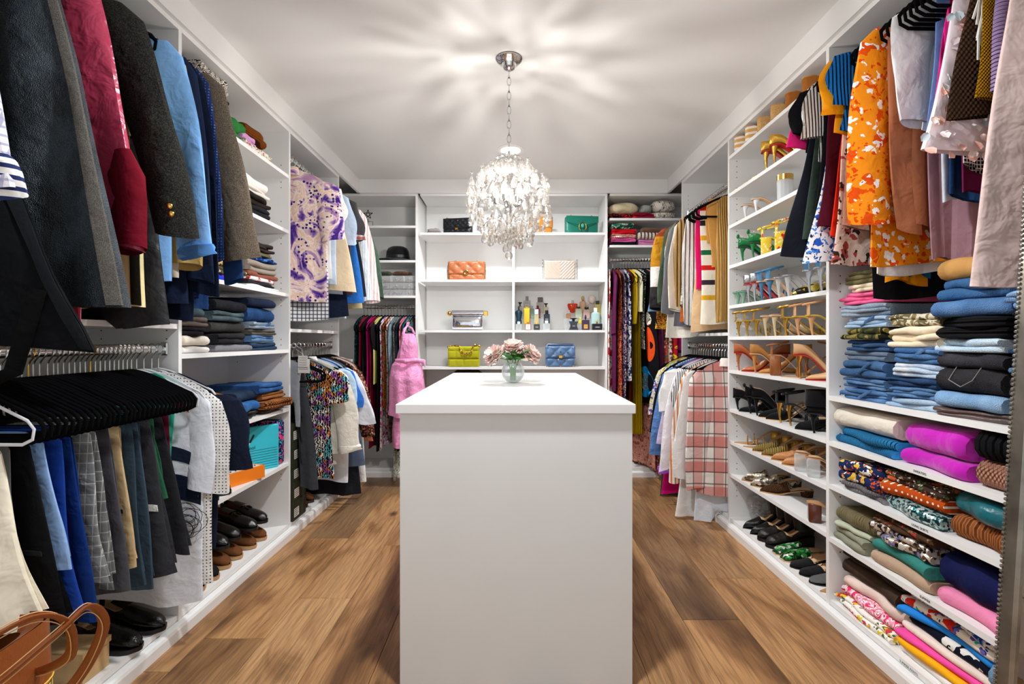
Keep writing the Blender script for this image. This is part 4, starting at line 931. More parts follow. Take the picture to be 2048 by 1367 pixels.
for s_, fb, nm, lb, ow, hm, kw in [
 (1.205, F('plain', '#d8bfb9', wr=.9), 'linen_dress', 'dusty pink linen dress with long tie belt', 1948, 565, dict(hw=.15, th=.045, fold=.03, extra=belt)),
 (1.265, F('rib', '#c4a8de', s=1.2, d='z'), 'lilac_top', 'lilac shirred top beside the dusty pink dress', 1972, 195, dict(cat='top', hw=.13)),
 (1.315, F('knit', '#d79a10', s=2.2), 'mustard_knit_top', 'mustard crocheted top with scalloped edge', 1944, 205, dict(cat='top', hw=.14, fold=.03)),
 (1.375, F('knit', '#5a4130', s=1.3), 'crochet_top', 'dark brown crochet top with white fringe', 1886, 238, dict(cat='top', hw=.15, extra=fringe)),
 (1.43, F('plain', '#e9dadd', rough=.5), 'petal_top', 'pastel top covered with fabric petals', 1843, 300, dict(cat='top', hw=.16, hwb=None, extra=petals, th=.04)),
 (1.475, F('rib', '#f0288c', s=.5), 'hot_pink_top', 'hot pink ribbed top beside the petal top', 1858, 205, dict(cat='top', hw=.14)),
 (1.51, F('plain', '#6f93cf'), 'blue_slip', 'cornflower blue slip dress behind hot pink top', 1852, 275, dict(hw=.14)),
 (1.545, F('plain', '#f1efec'), 'white_tee', 'white T-shirt with dangling care label', 1797, 235, dict(cat='shirt', hw=.18, hwb=.2, sl=.22, srow=235, sr=.075, extra=label_tag)),
 (1.56, F('plain', '#b08894'), 'mauve_jacket', 'mauve jacket with buttoned hem above the camel trousers', 1872, 520, dict(cat='jacket', hw=.1, fold=.03)),
 (1.60, F('plain', '#b4714f'), 'terracotta_jacket', 'terracotta suede jacket beside orange floral shirt', 1792, 455, dict(cat='jacket', hw=.17, sl=.55, srow=452, sr=.062, hwb=.14)),
 (1.775, F('plain', '#121013'), 'black_skirt', 'black skirt hanging over the pile of jeans', 1706, 592, dict(cat='skirt', hw=.2, hwb=.19, skew=.045, fold=.006)),
 (1.665, ORF, 'orange_floral_shirt', 'orange shirt with white bead chains and red blossoms', 1702, 432, dict(cat='shirt', hw=.2, hwb=.18, sl=.5, srow=428, sr=.10, collar=True, th=.04)),
 (1.70, ORF, 'orange_floral_dress', 'orange floral dress hem below its matching shirt', 1733, 528, dict(hw=.2, hwb=.22, th=.04)),
 (1.795, F('rib', '#1f78c8', s=1), 'blue_crop_tee', 'blue ribbed cropped T-shirt', 1664, 262, dict(cat='shirt', hw=.2, hwb=.2, sl=.18, srow=195, sr=.075, skew=-.05)),
 (1.82, F('plain', '#f39a14'), 'orange_tee', 'golden orange T-shirt behind the blue ribbed one', 1644, 268, dict(cat='shirt', hw=.2, hwb=.2, sl=.2, srow=212, sr=.075, skew=-.05)),
 (1.855, F('plain', '#f2361c'), 'red_dress', 'vivid red dress beside burgundy one', 1657, 473, dict(hw=.14)),
 (1.835, F('plain', '#dba08a'), 'blush_dress', 'blush dress strip between red dress and orange shirt', 1682, 455, dict(hw=.14)),
 (1.88, F('plain', '#521527'), 'burgundy_dress', 'burgundy dress beside the vivid red one', 1628, 448, dict(hw=.18)),
 (1.915, F('plain', '#151417'), 'black_dress', 'black dress beside burgundy one', 1618, 495, dict(hw=.18)),
 (1.945, F('rib', '#f0eee8', s=1), 'pleated_blouse', 'white pleated cap-sleeved blouse among dark dresses', 1603, 330, dict(cat='blouse', hw=.19, sl=.18, srow=262, sr=.05)),
 (1.955, F('plain', '#3d4a42'), 'forest_dress', 'dark forest green dress beside black ones', 1604, 485, dict(hw=.17)),
 (1.90, F('floral', '#eef0f2', '#2a5ac0', '#4a8ae0', '#1a2a60', s=2.2), 'blue_floral_dress', 'white dress with blue flowers below the dark dresses', 1610, 520, dict(hw=.15)),
 (1.85, F('floral', '#e6cdbf', '#a84a44', '#3a2a26', s=1.6), 'blush_floral_dress', 'blush dress with dark red blossoms beside the black skirt', 1655, 525, dict(hw=.14)),
 (1.975, F('plain', '#1b1e26'), 'navy_black_dress', 'long blue-black dress next to the shoe tower', 1566, 515, dict(hw=.17)),
 (1.99, F('plain', '#121114'), 'black_tee', 'black T-shirt next to the shoe tower', 1583, 300, dict(cat='shirt', hw=.2, sl=.2, srow=258, sr=.05)),
 (2.005, F('plain', '#e8287c'), 'pink_blouse', 'hot pink blouse edge behind the blue-black dress', 1572, 300, dict(cat='blouse', hw=.2)),
 (1.73, F('plain', '#f0ebe4'), 'white_shorts', 'white shorts below the orange floral hem', 1745, 545, dict(cat='shorts', hw=.12)),
 (1.745, F('plain', '#e08c10'), 'amber_tie', 'amber sash below the white shorts', 1770, 565, dict(cat='sash', hw=.03)),
 (1.735, F('plain', '#1c5a92'), 'blue_satin_dress', 'blue satin hem below the orange floral dress', 1830, 550, dict(cat='dress', hw=.05)),
 (1.53, F('plain', '#d9e4ee'), 'pale_blue_scarf', 'pale blue pointed scarf beside mauve jacket', 1888, 400, dict(cat='scarf', hw=.06)),
 (1.51, F('plain', '#24426e'), 'steel_blue_top', 'steel blue top below the petal top', 1903, 395, dict(cat='top', hw=.06)),
 (1.495, F('plain', '#6a1a44'), 'berry_top', 'berry red top below the crochet top', 1925, 385, dict(cat='top', hw=.06)),
 (1.475, F('check', '#1a1a1c', '#e8e4de', s=1.6), 'houndstooth_skirt', 'black and white houndstooth hem beside dusty pink dress', 1925, 335, dict(cat='skirt', hw=.06))]:
    R1g(s_, fb, nm, lb, ow, hm, **kw)

build_rails(); satin_gown()
for o in list(bpy.data.objects):     # free the film from the blouse it was shaped on and let it stand just off the cloth
    if o.get('film'):
        del o['film']; par = o.parent; W = Matrix.Translation(par.location) @ par.rotation_euler.to_matrix().to_4x4(); o.parent = None; o.matrix_world = W
        tag(o, 'crinkled clear dry-cleaning film over teal blouse', 'plastic film')
        A = np.empty(len(o.data.vertices)*3, np.float32); o.data.vertices.foreach_get('co', A); A = A.reshape(-1, 3)
        A[:, 0] *= 1.03; A[:, 1] += np.sign(A[:, 1]-A[:, 1].mean())*.0012; A[:, 2] = np.where(A[:, 2] < -.2, -.2+(A[:, 2]+.2)*.5, A[:, 2])+.004
        o.data.vertices.foreach_set('co', A.reshape(-1)); o.data.update()
Body.wk = 1.0
# ================================================================ folded things
ROT = {'L': PI/2, 'R': -PI/2, 'B': 0.0}
def sm(r, n, k=3):   # smooth random curve over n samples
    t = np.linspace(0, 1, n); return sum(r.uniform(-1, 1)/(i+1)*np.sin((i+1)*2.4*t*PI/2+r.uniform(0, 6.28)) for i in range(k))
def folded_mesh(w, d, h, layers=2, amp=.005, jit=.008, seed=1, nx=16):
    r = np.random.default_rng(seed); hl = h/layers; xs = np.linspace(-.5, .5, nx)
    yj = [jit*sm(r, nx) for _ in range(layers)]; base = amp*sm(r, nx)*.6; rows = []
    bd = [np.zeros(nx)]+[hl*i+hl*.26*sm(r, nx, 4) for i in range(1, layers)]+[np.full(nx, h)]; xj = [r.uniform(-.012, .012, 2) for _ in range(layers)]
    for k in range(nx):
        e = min(1, (0.5-abs(xs[k]))*9+.55)**.6      # rounding at the ends
        pr = []
        for i in range(layers):
            lo, hi = bd[i][k], max(bd[i+1][k], bd[i][k]+.003); zc = (lo+hi)/2; rr = (hi-lo)/2
            for a in np.linspace(-PI/2, PI/2, 6): pr.append((-d/2+rr*.9-math.cos(a)*rr*.9+yj[i][k]+(xj[i][0 if k < nx/2 else 1] if k in (0, nx-1) else 0), zc+math.sin(a)*rr))
        top = h
        for q in (-.25, 0, .25): pr.append((q*d, top-amp*.4*(1+math.sin(9*q+k*.5+seed))*.5))
        pr += [(d/2-.01, top-.006), (d/2, h*.5), (d/2-.01, .0)]
        pr += [(.2*d, 0.0), (-.2*d, 0.0)]
        row = [(xs[k]*w, y*(.93+.07*e), max(0.0, (z-h/2)*(.62+.38*e)+h/2*(.8+.2*e)+(min(0, base[k])*z/h if z > .002 else 0))) for y, z in pr]
        rows.append(row)
    mb = MB().grid(rows, wu=True); n = len(rows[0]); mb.cap(range(n)); mb.cap([(nx-1)*n+j for j in reversed(range(n))])
    return mb
def folded(side, c, zs, w, h, fabric, name, label, cat='clothes', d=.30, inset=.0, layers=2, amp=.009, jit=.016, rz=0.0, group=None, tilt=(0, 0), extra=None):
    if side == 'L': pos = (-XF-d/2-inset, c, zs)
    elif side == 'R': pos = (XF+d/2+inset, c, zs)
    else: pos = (c, YB+d/2+inset, zs)
    sd = nseed(); mb = folded_mesh(w, d, h, layers, amp, jit, sd)
    if extra is None:
        o = mb.build(name, fabric, None, loc=pos, rot=(tilt[0], tilt[1], ROT[side]+rz)); return tag(o, label, cat, group)
    t = thing(name, label, cat, pos, (tilt[0], tilt[1], ROT[side]+rz), group); mb.build('cloth', fabric, t); extra(t, w, d, h); return t
_rs = random.Random(21)
def stack(side, c, shelf_z, w, items, d=.30, inset=0.0, group=None):
    z = shelf_z+T/2+.0005 if shelf_z > .1 else .0735
    for it in items:
        name, label, fabric, h = it[:4]; kw = dict(it[4]) if len(it) > 4 else {}
        ww = w*kw.pop('wf', 1)*_rs.uniform(.93, .985); cc = c+_rs.uniform(-.006, .006)+kw.pop('dc', 0)
        folded(side, cc, z, ww, h, fabric, name, label, kw.pop('cat', 'clothes'), kw.pop('d', d), inset+.008+_rs.uniform(0, .014)+kw.pop('di', 0), rz=_rs.uniform(-.03, .03)+kw.pop('rz', 0), group=group, **kw)
        z += h+.001
    return z
def waist(t, w, d, h):
    MB().tube([(-.1*w, -d/2-.004, h*.2), (.05*w, -d/2-.006, h*.55), (.2*w, -d/2-.004, h*.9), (.3*w, -d/2+.05, h+.003)], .006, 6, sq=.5).build('waistband', F('denim', '#2c4d78', '#6f94bd'), t)
def pocket(t, w, d, h):
    MB().tube([(-.25*w, -d/2+.02, h+.004), (-.25*w, -d/2-.005, h*.5), (-.05*w, -d/2-.007, h*.25), (.12*w, -d/2-.005, h*.55), (.12*w, -d/2+.02, h+.004)], .0014, 5).build('pocket_stitching', simple('pale_stitching', '#8a8680', .8), t)
J = lambda a, b: F('denim', a, b)
JB, JL, JD, JG, JM = J('#3f6797', '#86a9cd'), J('#8fb2d4', '#d2e2f0'), J('#1f3557', '#46658f'), J('#6c7f93', '#aab8c6'), J('#30588c', '#6d97c6')
jg = 'folded jeans on the right shelf'
stack('R', 1.85, .889, .22, [
 ('folded_jeans', 'mid blue jeans at the bottom of the pile beside the shelf side panel', JM, .043, dict(cat='jeans', layers=3, extra=waist)), ('folded_jeans', 'washed blue jeans second from bottom in the panel-side pile', JB, .04, dict(cat='jeans', layers=3)),
 ('folded_jeans', 'indigo jeans rolled thick in the panel-side pile', J('#2f5079', '#5f86b4'), .062, dict(cat='jeans', layers=2, extra=waist)), ('folded_jeans', 'grey-blue jeans with frayed fold under the dark denim', J('#4e6076', '#8b9bb0'), .035, dict(cat='jeans', layers=2)),
 ('folded_jeans', 'dark denim jeans below the camouflage trousers', JD, .042, dict(cat='jeans', layers=3)), ('folded_trousers', 'green camouflage trousers in the panel-side pile', F('camo', '#2c3020', '#4a4a2a', '#8a7a42', '#1c1f16'), .042, dict(cat='trousers')),
 ('folded_jeans', 'pale blue jeans above the camouflage trousers', JL, .042, dict(cat='jeans', layers=3, extra=waist)), ('folded_jeans', 'stone grey jeans under the pink trousers', JG, .045, dict(cat='jeans', layers=3)),
 ('folded_trousers', 'bubblegum pink folded trousers', F('plain', '#f0689a'), .045, dict(cat='trousers', layers=3)), ('folded_trousers', 'cream folded trousers above the pink pair', F('plain', '#e8d8bc'), .03, dict(cat='trousers', wf=.8)), ('folded_trousers', 'olive cargo trousers topping the panel-side pile', F('plain', '#6a6242'), .05, dict(cat='trousers', wf=.7, layers=3, dc=.03))], group=jg)
stack('R', 1.625, .889, .195, [
 ('folded_jeans', 'sky blue jeans at the bottom of the middle pile', JL, .035, dict(cat='jeans')), ('folded_jeans', 'faded blue jeans above the sky blue ones', JB, .035, dict(cat='jeans', layers=3)), ('folded_jeans', 'deep blue jeans under the acid-washed pair', JD, .03, dict(cat='jeans')),
 ('folded_jeans', 'white and blue acid-washed jeans in the middle pile', J('#9ab6d6', '#eef3f8'), .045, dict(cat='jeans', layers=3)), ('folded_jeans', 'rich blue jeans under the cream trousers', JM, .05, dict(cat='jeans', layers=3, extra=waist)), ('folded_trousers', 'cream folded trousers in the middle of the jeans', F('plain', '#ecdcc0'), .07, dict(cat='trousers', layers=3)),
 ('folded_trousers', 'sand camouflage trousers above the cream pair', F('camo', '#b8a886', '#6a6242', '#d8cdb4', '#8a7a52'), .04, dict(cat='trousers'))], group=jg)
stack('R', 1.43, .889, .225, [
 ('folded_trousers', 'crumpled brown satin trousers on the shelf edge', F('satin', '#5a4844'), .025, dict(cat='trousers', amp=.008)), ('folded_jeans', 'light blue jeans with smooth front fold', J('#6f9bc8', '#a8c8e6'), .045, dict(cat='jeans', layers=1)), ('folded_jeans', 'black jeans with stitched back pocket', J('#1b1a1c', '#3a393c'), .07, dict(cat='jeans', layers=1, extra=pocket)),
 ('folded_jeans', 'plain black jeans above the stitched pocket pair', J('#232225', '#434248'), .045, dict(cat='jeans', layers=1)), ('folded_jeans', 'ice blue jeans between black ones', J('#b4d0e4', '#e2eef6'), .04, dict(cat='jeans')), ('folded_trousers', 'black ribbed corduroy trousers in the denim pile', F('rib', '#1b1b1e', s=.8, d='z'), .062, dict(cat='trousers', layers=2)),
 ('folded_jeans', 'bright blue jeans under thick blue roll', JM, .05, dict(cat='jeans', layers=1)), ('folded_jeans', 'thick blue jeans roll below the camel trousers', J('#34608f', '#5c8ac0'), .06, dict(cat='jeans', layers=2)), ('folded_trousers', 'camel cotton trousers topping the jeans', F('plain', '#c9985a'), .065, dict(cat='trousers', layers=1, d=.31))], group=jg)
stack('R', 1.215, .889, .17, [
 ('folded_jeans', 'black denim roll behind the mirror edge', J('#161517', '#3a3a3c'), .075, dict(cat='jeans', layers=3)), ('folded_jeans', 'charcoal roll above the black denim one', J('#252427', '#4a4a4e'), .06, dict(cat='jeans')), ('folded_jeans', 'blue denim roll beside the black ribbed trousers', JB, .05, dict(cat='jeans', layers=3)), ('folded_jeans', 'navy denim roll below coral knit', JD, .05, dict(cat='jeans', layers=3)),
 ('folded_shirt', 'thin coral knit between dark rolls', F('plain', '#e8907a'), .015, dict(cat='shirt', layers=1)), ('folded_sweater', 'dark green sequinned knit roll', F('knit', '#2f3a2a'), .05, dict(cat='sweater', layers=3)), ('folded_jeans', 'pale denim shorts topping the mirror-side pile', J('#5f8cc0', '#b4cfe8'), .045, dict(cat='jeans', layers=3))], group=jg)
g = 'folded knitwear on the sweaters shelf'
stack('R', 1.855, .706, .33, [('folded_sweater', 'bright blue ribbed sweater under the cream one', F('rib', '#3a9ad8', s=1.2), .062, dict(cat='sweater')), ('folded_sweater', 'cream fleece sweater on the blue ribbed one', F('plain', '#e2d8c8'), .078, dict(cat='sweater', layers=1, amp=.01))], group=g)
stack('R', 1.555, .706, .26, [('folded_sweater', 'magenta fuzzy sweater lower fold', F('plain', '#c01ab0', sheen=.3), .052, dict(cat='sweater', layers=1)), ('folded_sweater', 'magenta fuzzy sweater upper fold', F('plain', '#c420b4', sheen=.3), .085, dict(cat='sweater', layers=1))], group=g)
stack('R', 1.305, .706, .23, [('folded_sweater', 'dusty pink chunky knit sweater', F('knit', '#d89a80', s=1.2), .075, dict(cat='sweater', layers=1)), ('folded_sweater', 'black ribbed sweater on the dusty pink knit', F('rib', '#16171a', s=.7), .085, dict(cat='sweater', layers=1))], group=g)
g = 'folded tops on the long skirts shelf'
stack('R', 1.875, .532, .22, [('folded_scarf', 'grey pleated scarf under the navy floral one', F('rib', '#a39ca0', s=1.2), .035, dict(cat='scarf', amp=.012)), ('folded_scarf', 'navy scarf with swirling gold and white flowers', F('floral', '#1a2a52', '#d8b040', '#f0ece0', '#c8502a', s=1.5), .085, dict(cat='scarf', layers=2, amp=.014))], group=g)
stack('R', 1.63, .532, .25, [('folded_sweater', 'teal and white flecked knit', F('sequin', '#1d5a62', '#d8e6e2', '#123a42', '#a8d0cc', s=.9), .05, dict(cat='sweater', layers=1)), ('folded_shirt', 'rust polka dot top on the flecked knit', F('dots', '#b84a14', '#f4ead8', s=1.2), .045, dict(cat='shirt', layers=1, amp=.012)), ('folded_shirt', 'jungle flower print top pressed under the shelf', F('floral', '#3a2c26', '#c8502a', '#4a6a3a', '#e0d0b8', s=2.2), .035, dict(cat='shirt'))], group=g)
stack('R', 1.385, .532, .23, [('folded_sweater', 'cinnamon corded sweater under the teal skirt', F('rib', '#b0683a', s=.6), .07, dict(cat='sweater', layers=1)), ('folded_skirt', 'deep teal satin skirt on the cinnamon sweater', F('satin', '#12606a'), .065, dict(cat='skirt', layers=1))], group=g)
stack('R', 1.19, .532, .13, [('folded_shirt', 'orange top corner beside the mirror frame', F('plain', '#f0501a'), .02, dict(cat='shirt')), ('folded_towel', 'pale blue crinkled towel hanging over the cinnamon sweater', F('plain', '#a8cbe6'), .105, dict(cat='towel', layers=1))], group=g)
g = 'folded clothes on the summer shelf'
stack('R', 1.92, .318, .19, [('folded_trousers', 'grey-green trousers rolled beside the side panel', F('plain', '#8c8d78'), .055, dict(cat='trousers', layers=2, amp=.012)), ('folded_shirt', 'pale sage top between grey-green rolls', F('plain', '#b8bca4'), .02, dict(cat='shirt', layers=1)), ('folded_skirt', 'olive pleated satin skirt', F('rib', '#a8986e', s=1.2, rough=.4), .06, dict(cat='skirt', layers=1))], group=g)
stack('R', 1.68, .318, .26, [('folded_shirt', 'beige top under the sea green one', F('plain', '#b89c84'), .045, dict(cat='shirt', layers=1)), ('folded_shirt', 'sea green top with tied corner', F('plain', '#3a8278'), .045, dict(cat='shirt', layers=1)), ('folded_scarf', 'busy floral scarf in black white and blue', F('sequin', '#1c1816', '#e8e2da', '#8a8ac0', '#6a4a30', '#d8c8b4', s=.55), .055, dict(cat='scarf', layers=2, amp=.012)), ('folded_scarf', 'brown leaf print scarf with red patch', F('floral', '#4a3424', '#a83a34', '#8a6a4a', s=2), .03, dict(cat='scarf'))], group=g)
stack('R', 1.42, .318, .25, [('folded_shirt', 'candy pink top under the navy one', F('plain', '#ee8ab0'), .045, dict(cat='shirt', layers=1, amp=.008)), ('folded_sweater', 'thick navy blue sweater on the candy pink one', F('plain', '#171c48'), .11, dict(cat='sweater', layers=1, amp=.012))], group=g)
stack('R', 1.215, .318, .14, [('folded_shirt', 'lemon yellow top beside the mirror frame', F('plain', '#f0c81a'), .05, dict(cat='shirt', layers=1)), ('folded_shirt', 'orange top above the lemon yellow one', F('plain', '#f58a18'), .07, dict(cat='shirt', layers=1))], group=g)
g = 'folded clothes on the bottom right deck'
stack('R', 1.86, .06, .30, [('folded_dress', 'white dress with red roses and yellow flower', F('floral', '#f4efe6', '#d83a4a', '#e8c832', '#5a6a3a', s=1.6), .04, dict(cat='dress', layers=2, amp=.008)), ('folded_shirt', 'raspberry and white print top', F('abstract', '#e83a6a', '#f6a0b8', '#f7e8ea', '#d0204a', s=3), .035, dict(cat='shirt', layers=1, di=.02)), ('folded_shirt', 'shell pink top under the brown sweater', F('plain', '#ead0c4'), .045, dict(cat='shirt', layers=1, di=.03, d=.28)), ('folded_sweater', 'dark chocolate sweater on the shell pink top', F('plain', '#43342a'), .06, dict(cat='sweater', layers=1, di=.03, d=.27)), ('folded_shirt', 'grey-brown top at the back of the deck pile', F('plain', '#3c3434'), .03, dict(cat='shirt', di=.04, d=.25))], group=g)
stack('R', 1.53, .06, .34, [('folded_trousers', 'white cotton trousers lowest on the deck', F('plain', '#f4f0ea'), .03, dict(cat='trousers', layers=1)), ('folded_trousers', 'golden yellow trousers on the white pair', F('plain', '#fbb41c'), .024, dict(cat='trousers', layers=1)), ('folded_trousers', 'hot pink trousers on the yellow pair', F('plain', '#f454a4'), .024, dict(cat='trousers', layers=1, di=.01)), ('folded_trousers', 'blush trousers on the hot pink pair', F('plain', '#f2dcd0'), .024, dict(cat='trousers', layers=1, di=.02)), ('folded_trousers', 'black flower print trousers on the blush pair', F('floral', '#101422', '#e8e4dc', s=1.3), .028, dict(cat='trousers', layers=1, di=.03)), ('folded_trousers', 'azure blue trousers in the deck pile', F('plain', '#2a86dc'), .026, dict(cat='trousers', layers=1, di=.03)),
 ('folded_dress', 'white dress with red petals and dotted turquoise border', F('floral', '#efe9dc', '#e0301c', '#6a64b8', '#2ab0a0', '#2a3a8a', s=1.1), .028, dict(cat='dress', layers=1, di=.03)), ('folded_dress', 'blue and white brush print dress', F('abstract', '#1f48a0', '#7fa4dc', '#f4ece0', '#1a3484', '#c8a884', s=1.6), .034, dict(cat='dress', layers=2, di=.03))], group=g)
stack('R', 1.26, .06, .18, [('folded_trousers', 'navy trousers beside the mirror foot', F('plain', '#1c2a58'), .04, dict(cat='trousers', layers=1)), ('folded_jeans', 'blue denim skirt folded by the mirror', JB, .06, dict(cat='jeans', layers=2)), ('folded_jeans', 'thick soft denim jacket by the mirror', J('#4a7aa8', '#86aed0'), .08, dict(cat='jeans', layers=1))], group=g)

# ---- left tower
g = 'folded clothes on the upper left shelves'
stack('L', 2.16, 2.055, .2, [('folded_shirt', 'white top at the base of the high stack', F('plain', '#eeeae4'), .04, {}), ('folded_shirt', 'scarlet top in the high stack', F('plain', '#d8241c'), .05, {}), ('folded_shirt', 'black top in the high stack', F('plain', '#1c1a1c'), .05, {}), ('folded_scarf', 'cream scarf with bold black lettering print', F('abstract', '#e8e2d8', '#2a2826', '#d8d0c4', '#4a4644', s=4), .08, dict(cat='scarf', layers=2))], group=g)
stack('L', 2.34, 2.055, .14, [('folded_scarf', 'emerald green folded scarf on the top left shelf', F('plain', '#2f7a3c'), .1, dict(cat='scarf', layers=2))], group=g)
stack('L', 2.53, 2.055, .26, [('folded_scarf', 'cream scarf with colourful flower edge', F('floral', '#eee6da', '#c85a4a', '#3a8a7a', '#d8a040', s=3), .03, dict(cat='scarf')), ('folded_scarf', 'lilac pink folded scarf beside the emerald one', F('plain', '#d8a0d0'), .035, dict(cat='scarf', dc=-.06, wf=.6)), ('folded_scarf', 'orange and black houndstooth scarf', F('check', '#8a4a14', '#2a1608', s=2.4), .05, dict(cat='scarf', layers=1, rz=.05)) ], group=g)
stack('L', 2.50, 1.74, .28, [('folded_sweater', 'charcoal quilted sweater on the shelf', F('plain', '#232428'), .055, dict(cat='sweater')), ('folded_sweater', 'black-brown sweater under the white ones', F('plain', '#2a2420'), .05, dict(cat='sweater', layers=2)), ('folded_sweater', 'off-white sweater under the top white one', F('plain', '#e6e0d6'), .035, dict(cat='sweater', layers=2)), ('folded_sweater', 'white cotton sweater topping the dark ones', F('plain', '#f2eeea'), .045, dict(cat='sweater', layers=1, amp=.012))], group=g)
stack('L', 2.60, 1.379, .30, [('folded_tee', 'flat white T-shirt on the shelf', F('plain', '#f1eeea'), .015, dict(layers=1)), ('folded_tee', 'flat black T-shirt on the white one', F('plain', '#2a2a30'), .018, dict(layers=1)), ('folded_tee', 'white T-shirt with red print', F('floral', '#f0ece8', '#c83a3a', s=2), .02, dict(layers=1)), ('folded_shirt', 'russet top below the taupe fleece', F('plain', '#8a5444'), .025, dict(layers=1)), ('folded_sweater', 'taupe fleece sweater with dropped fold', F('plain', '#9c9286'), .06, dict(layers=2, amp=.012)), ('folded_shirt', 'royal blue camouflage top', F('camo', '#1f4a9a', '#16306a', '#4a7ac8'), .025, dict(wf=.8)), ('folded_shirt', 'army green top under the rolled brown one', F('plain', '#6a6448'), .025, dict(wf=.75, dc=-.03)), ('folded_shirt', 'rolled dark brown top', F('plain', '#352c26'), .045, dict(wf=.7, layers=3))], group=g)
stack('L', 2.27, 1.379, .26, [('folded_tee', 'cobalt top with pink spots', F('dots', '#1c3fd0', '#e82a8a', s=.8), .035, dict(layers=1)), ('folded_tee', 'olive tee with white print', F('floral', '#5a5236', '#e8e2d4', s=2), .03, dict(dc=.05)), ('folded_scarf', 'brown and gold sequinned scarf', F('sequin', '#3a2a1a', '#c89a4a', '#e8c88a', s=.8), .06, dict(wf=.7, cat='scarf'))], group=g)
g = 'folded jeans and trousers on the left shelf'
stack('L', 2.03, 1.061, .19, [('folded_trousers', 'white chinos at the bottom beside the side panel', F('plain', '#f0ece6'), .03, dict(layers=1)), ('folded_trousers', 'ecru chinos on the white pair', F('plain', '#ece2d2'), .04, dict(layers=1)), ('folded_trousers', 'black trousers on the ecru chinos', F('plain', '#1f1e22'), .035, dict(layers=2)), ('folded_trousers', 'warm grey trousers in the panel pile', F('plain', '#655a54'), .04, dict(layers=2)), ('folded_trousers', 'dusty teal trousers in the panel pile', F('plain', '#4a5a62'), .04, dict(layers=1)), ('folded_trousers', 'dark umber trousers topping the panel pile', F('plain', '#2a241f'), .05, dict(layers=2))], group=g)
stack('L', 2.30, 1.061, .27, [('folded_trousers', 'heather grey trousers lying flat', F('speckle', '#6c6c70', '#94949a', s=2), .035, dict(layers=1, dc=.03)), ('folded_jeans', 'black jeans on the heather grey pair', J('#1b1b1d', '#38383c'), .05, dict(layers=2)), ('folded_jeans', 'faded black jeans in the middle pile', J('#2c2b2c', '#504e4e'), .05, dict(layers=1)), ('folded_jeans', 'stone-washed teal jeans in the middle pile', J('#34434a', '#66787e'), .045, dict(layers=2)), ('folded_jeans', 'coal black jeans topping the middle pile', J('#151619', '#2c2d33'), .05, dict(layers=1))], group=g)
stack('L', 2.60, 1.061, .25, [('folded_jeans', 'dark indigo jeans at the bottom of the pile', J('#22344e', '#45617f'), .042, dict(layers=2)), ('folded_jeans', 'blue jeans with worn front fold', JB, .035, dict(layers=2)), ('folded_jeans', 'brown-grey jeans among the blue ones', J('#4a4540', '#76706a'), .03, {}), ('folded_jeans', 'grey-blue washed jeans with waistband showing', JG, .035, dict(extra=waist)), ('folded_jeans', 'large dark blue jeans slumped over the pile', J('#1a3258', '#33588c'), .075, dict(layers=1, amp=.016, wf=1.05, dc=0)), ('folded_jeans', 'inky jeans crumpled on top of the slumped pair', J('#12182a', '#2a3550'), .045, dict(layers=1, wf=.9, dc=-.02))], group=g)
g = 'folded jeans and leather on the left shelf'
stack('L', 2.475, .728, .17, [('folded_leather', 'black leather piece under the jeans', F('leather', '#1a1512'), .03, {}), ('folded_jeans', 'bright blue jeans above the brown shoes', J('#255a9c', '#5a90cc'), .05, dict(layers=1, amp=.012)), ('folded_jeans', 'ink blue jeans slumped at the back', J('#1a2436', '#33455f'), .05, dict(layers=1, amp=.014, di=.03))], group=g)
stack('L', 2.705, .728, .25, [('folded_leather', 'dark brown leather clutch lowest in the pile', F('leather', '#3a2014'), .025, dict(layers=1)), ('leather_pouch', 'tan woven leather pouch rolled over the shelf edge', F('knit', '#a8683a', s=.8), .045, dict(layers=2, rz=-.15, di=-.05)), ('folded_leather', 'brown suede trousers on the woven pouch', F('plain', '#8a5a34'), .035, dict(layers=2)), ('folded_jeans', 'blue jeans topping the brown suede', J('#1e3f74', '#4a78b4'), .05, dict(layers=2, dc=-.03))], group=g)

# ---- back right corner shelves
g = 'folded textiles in the right corner'
stack('B', .91, 2.119, .22, [('folded_scarf', 'red and black scarf under the gold cushion', F('abstract', '#8a1420', '#151214', '#c8242c', s=2), .04, dict(cat='scarf'))], group=g)
stack('B', 1.08, 2.119, .18, [('folded_scarf', 'raspberry scarf beside the red and black one', F('plain', '#8a1a34'), .05, dict(cat='scarf'))], group=g)
def bundle(pos, r, fabric, name, label, cat='cushion', seed=1, amp=.12, rz=0, sq=2.6):
    rg = np.random.default_rng(seed); nu, nv = 30, 16
    a = np.linspace(0, 2*PI, nu, endpoint=False); b = np.linspace(-PI/2, PI/2, nv); A, B = np.meshgrid(a, b)
    f = lambda x: np.sign(x)*np.abs(x)**(2/sq)
    nz = 1+amp*sum(rg.uniform(.4, 1)/k*np.sin(k*2*A+rg.uniform(0, 6)+3*B)*np.cos(k*B+rg.uniform(0, 6)) for k in (1, 2, 3))
    Pn = np.stack([r[0]*f(np.cos(B))*f(np.cos(A))*nz, r[1]*f(np.cos(B))*f(np.sin(A))*nz, np.maximum(-r[2], r[2]*f(np.sin(B))*nz)+r[2]], -1)
    return tag(MB().grid(Pn, wu=True).build(name, fabric, loc=pos, rot=(0, 0, rz)), label, cat)
bundle((.922, 4.24, 2.172), (.125, .11, .05), F('satin', '#d8c8a4', wr=.6), 'gold_cushion', 'crumpled pale gold satin cushion on top shelf', seed=3)
bundle((1.105, 4.24, 2.182), (.05, .1, .035), F('satin', '#9aa49c', wr=.6), 'silver_pouch', 'crumpled silver pouch beside the gold cushion', 'pouch', seed=4)
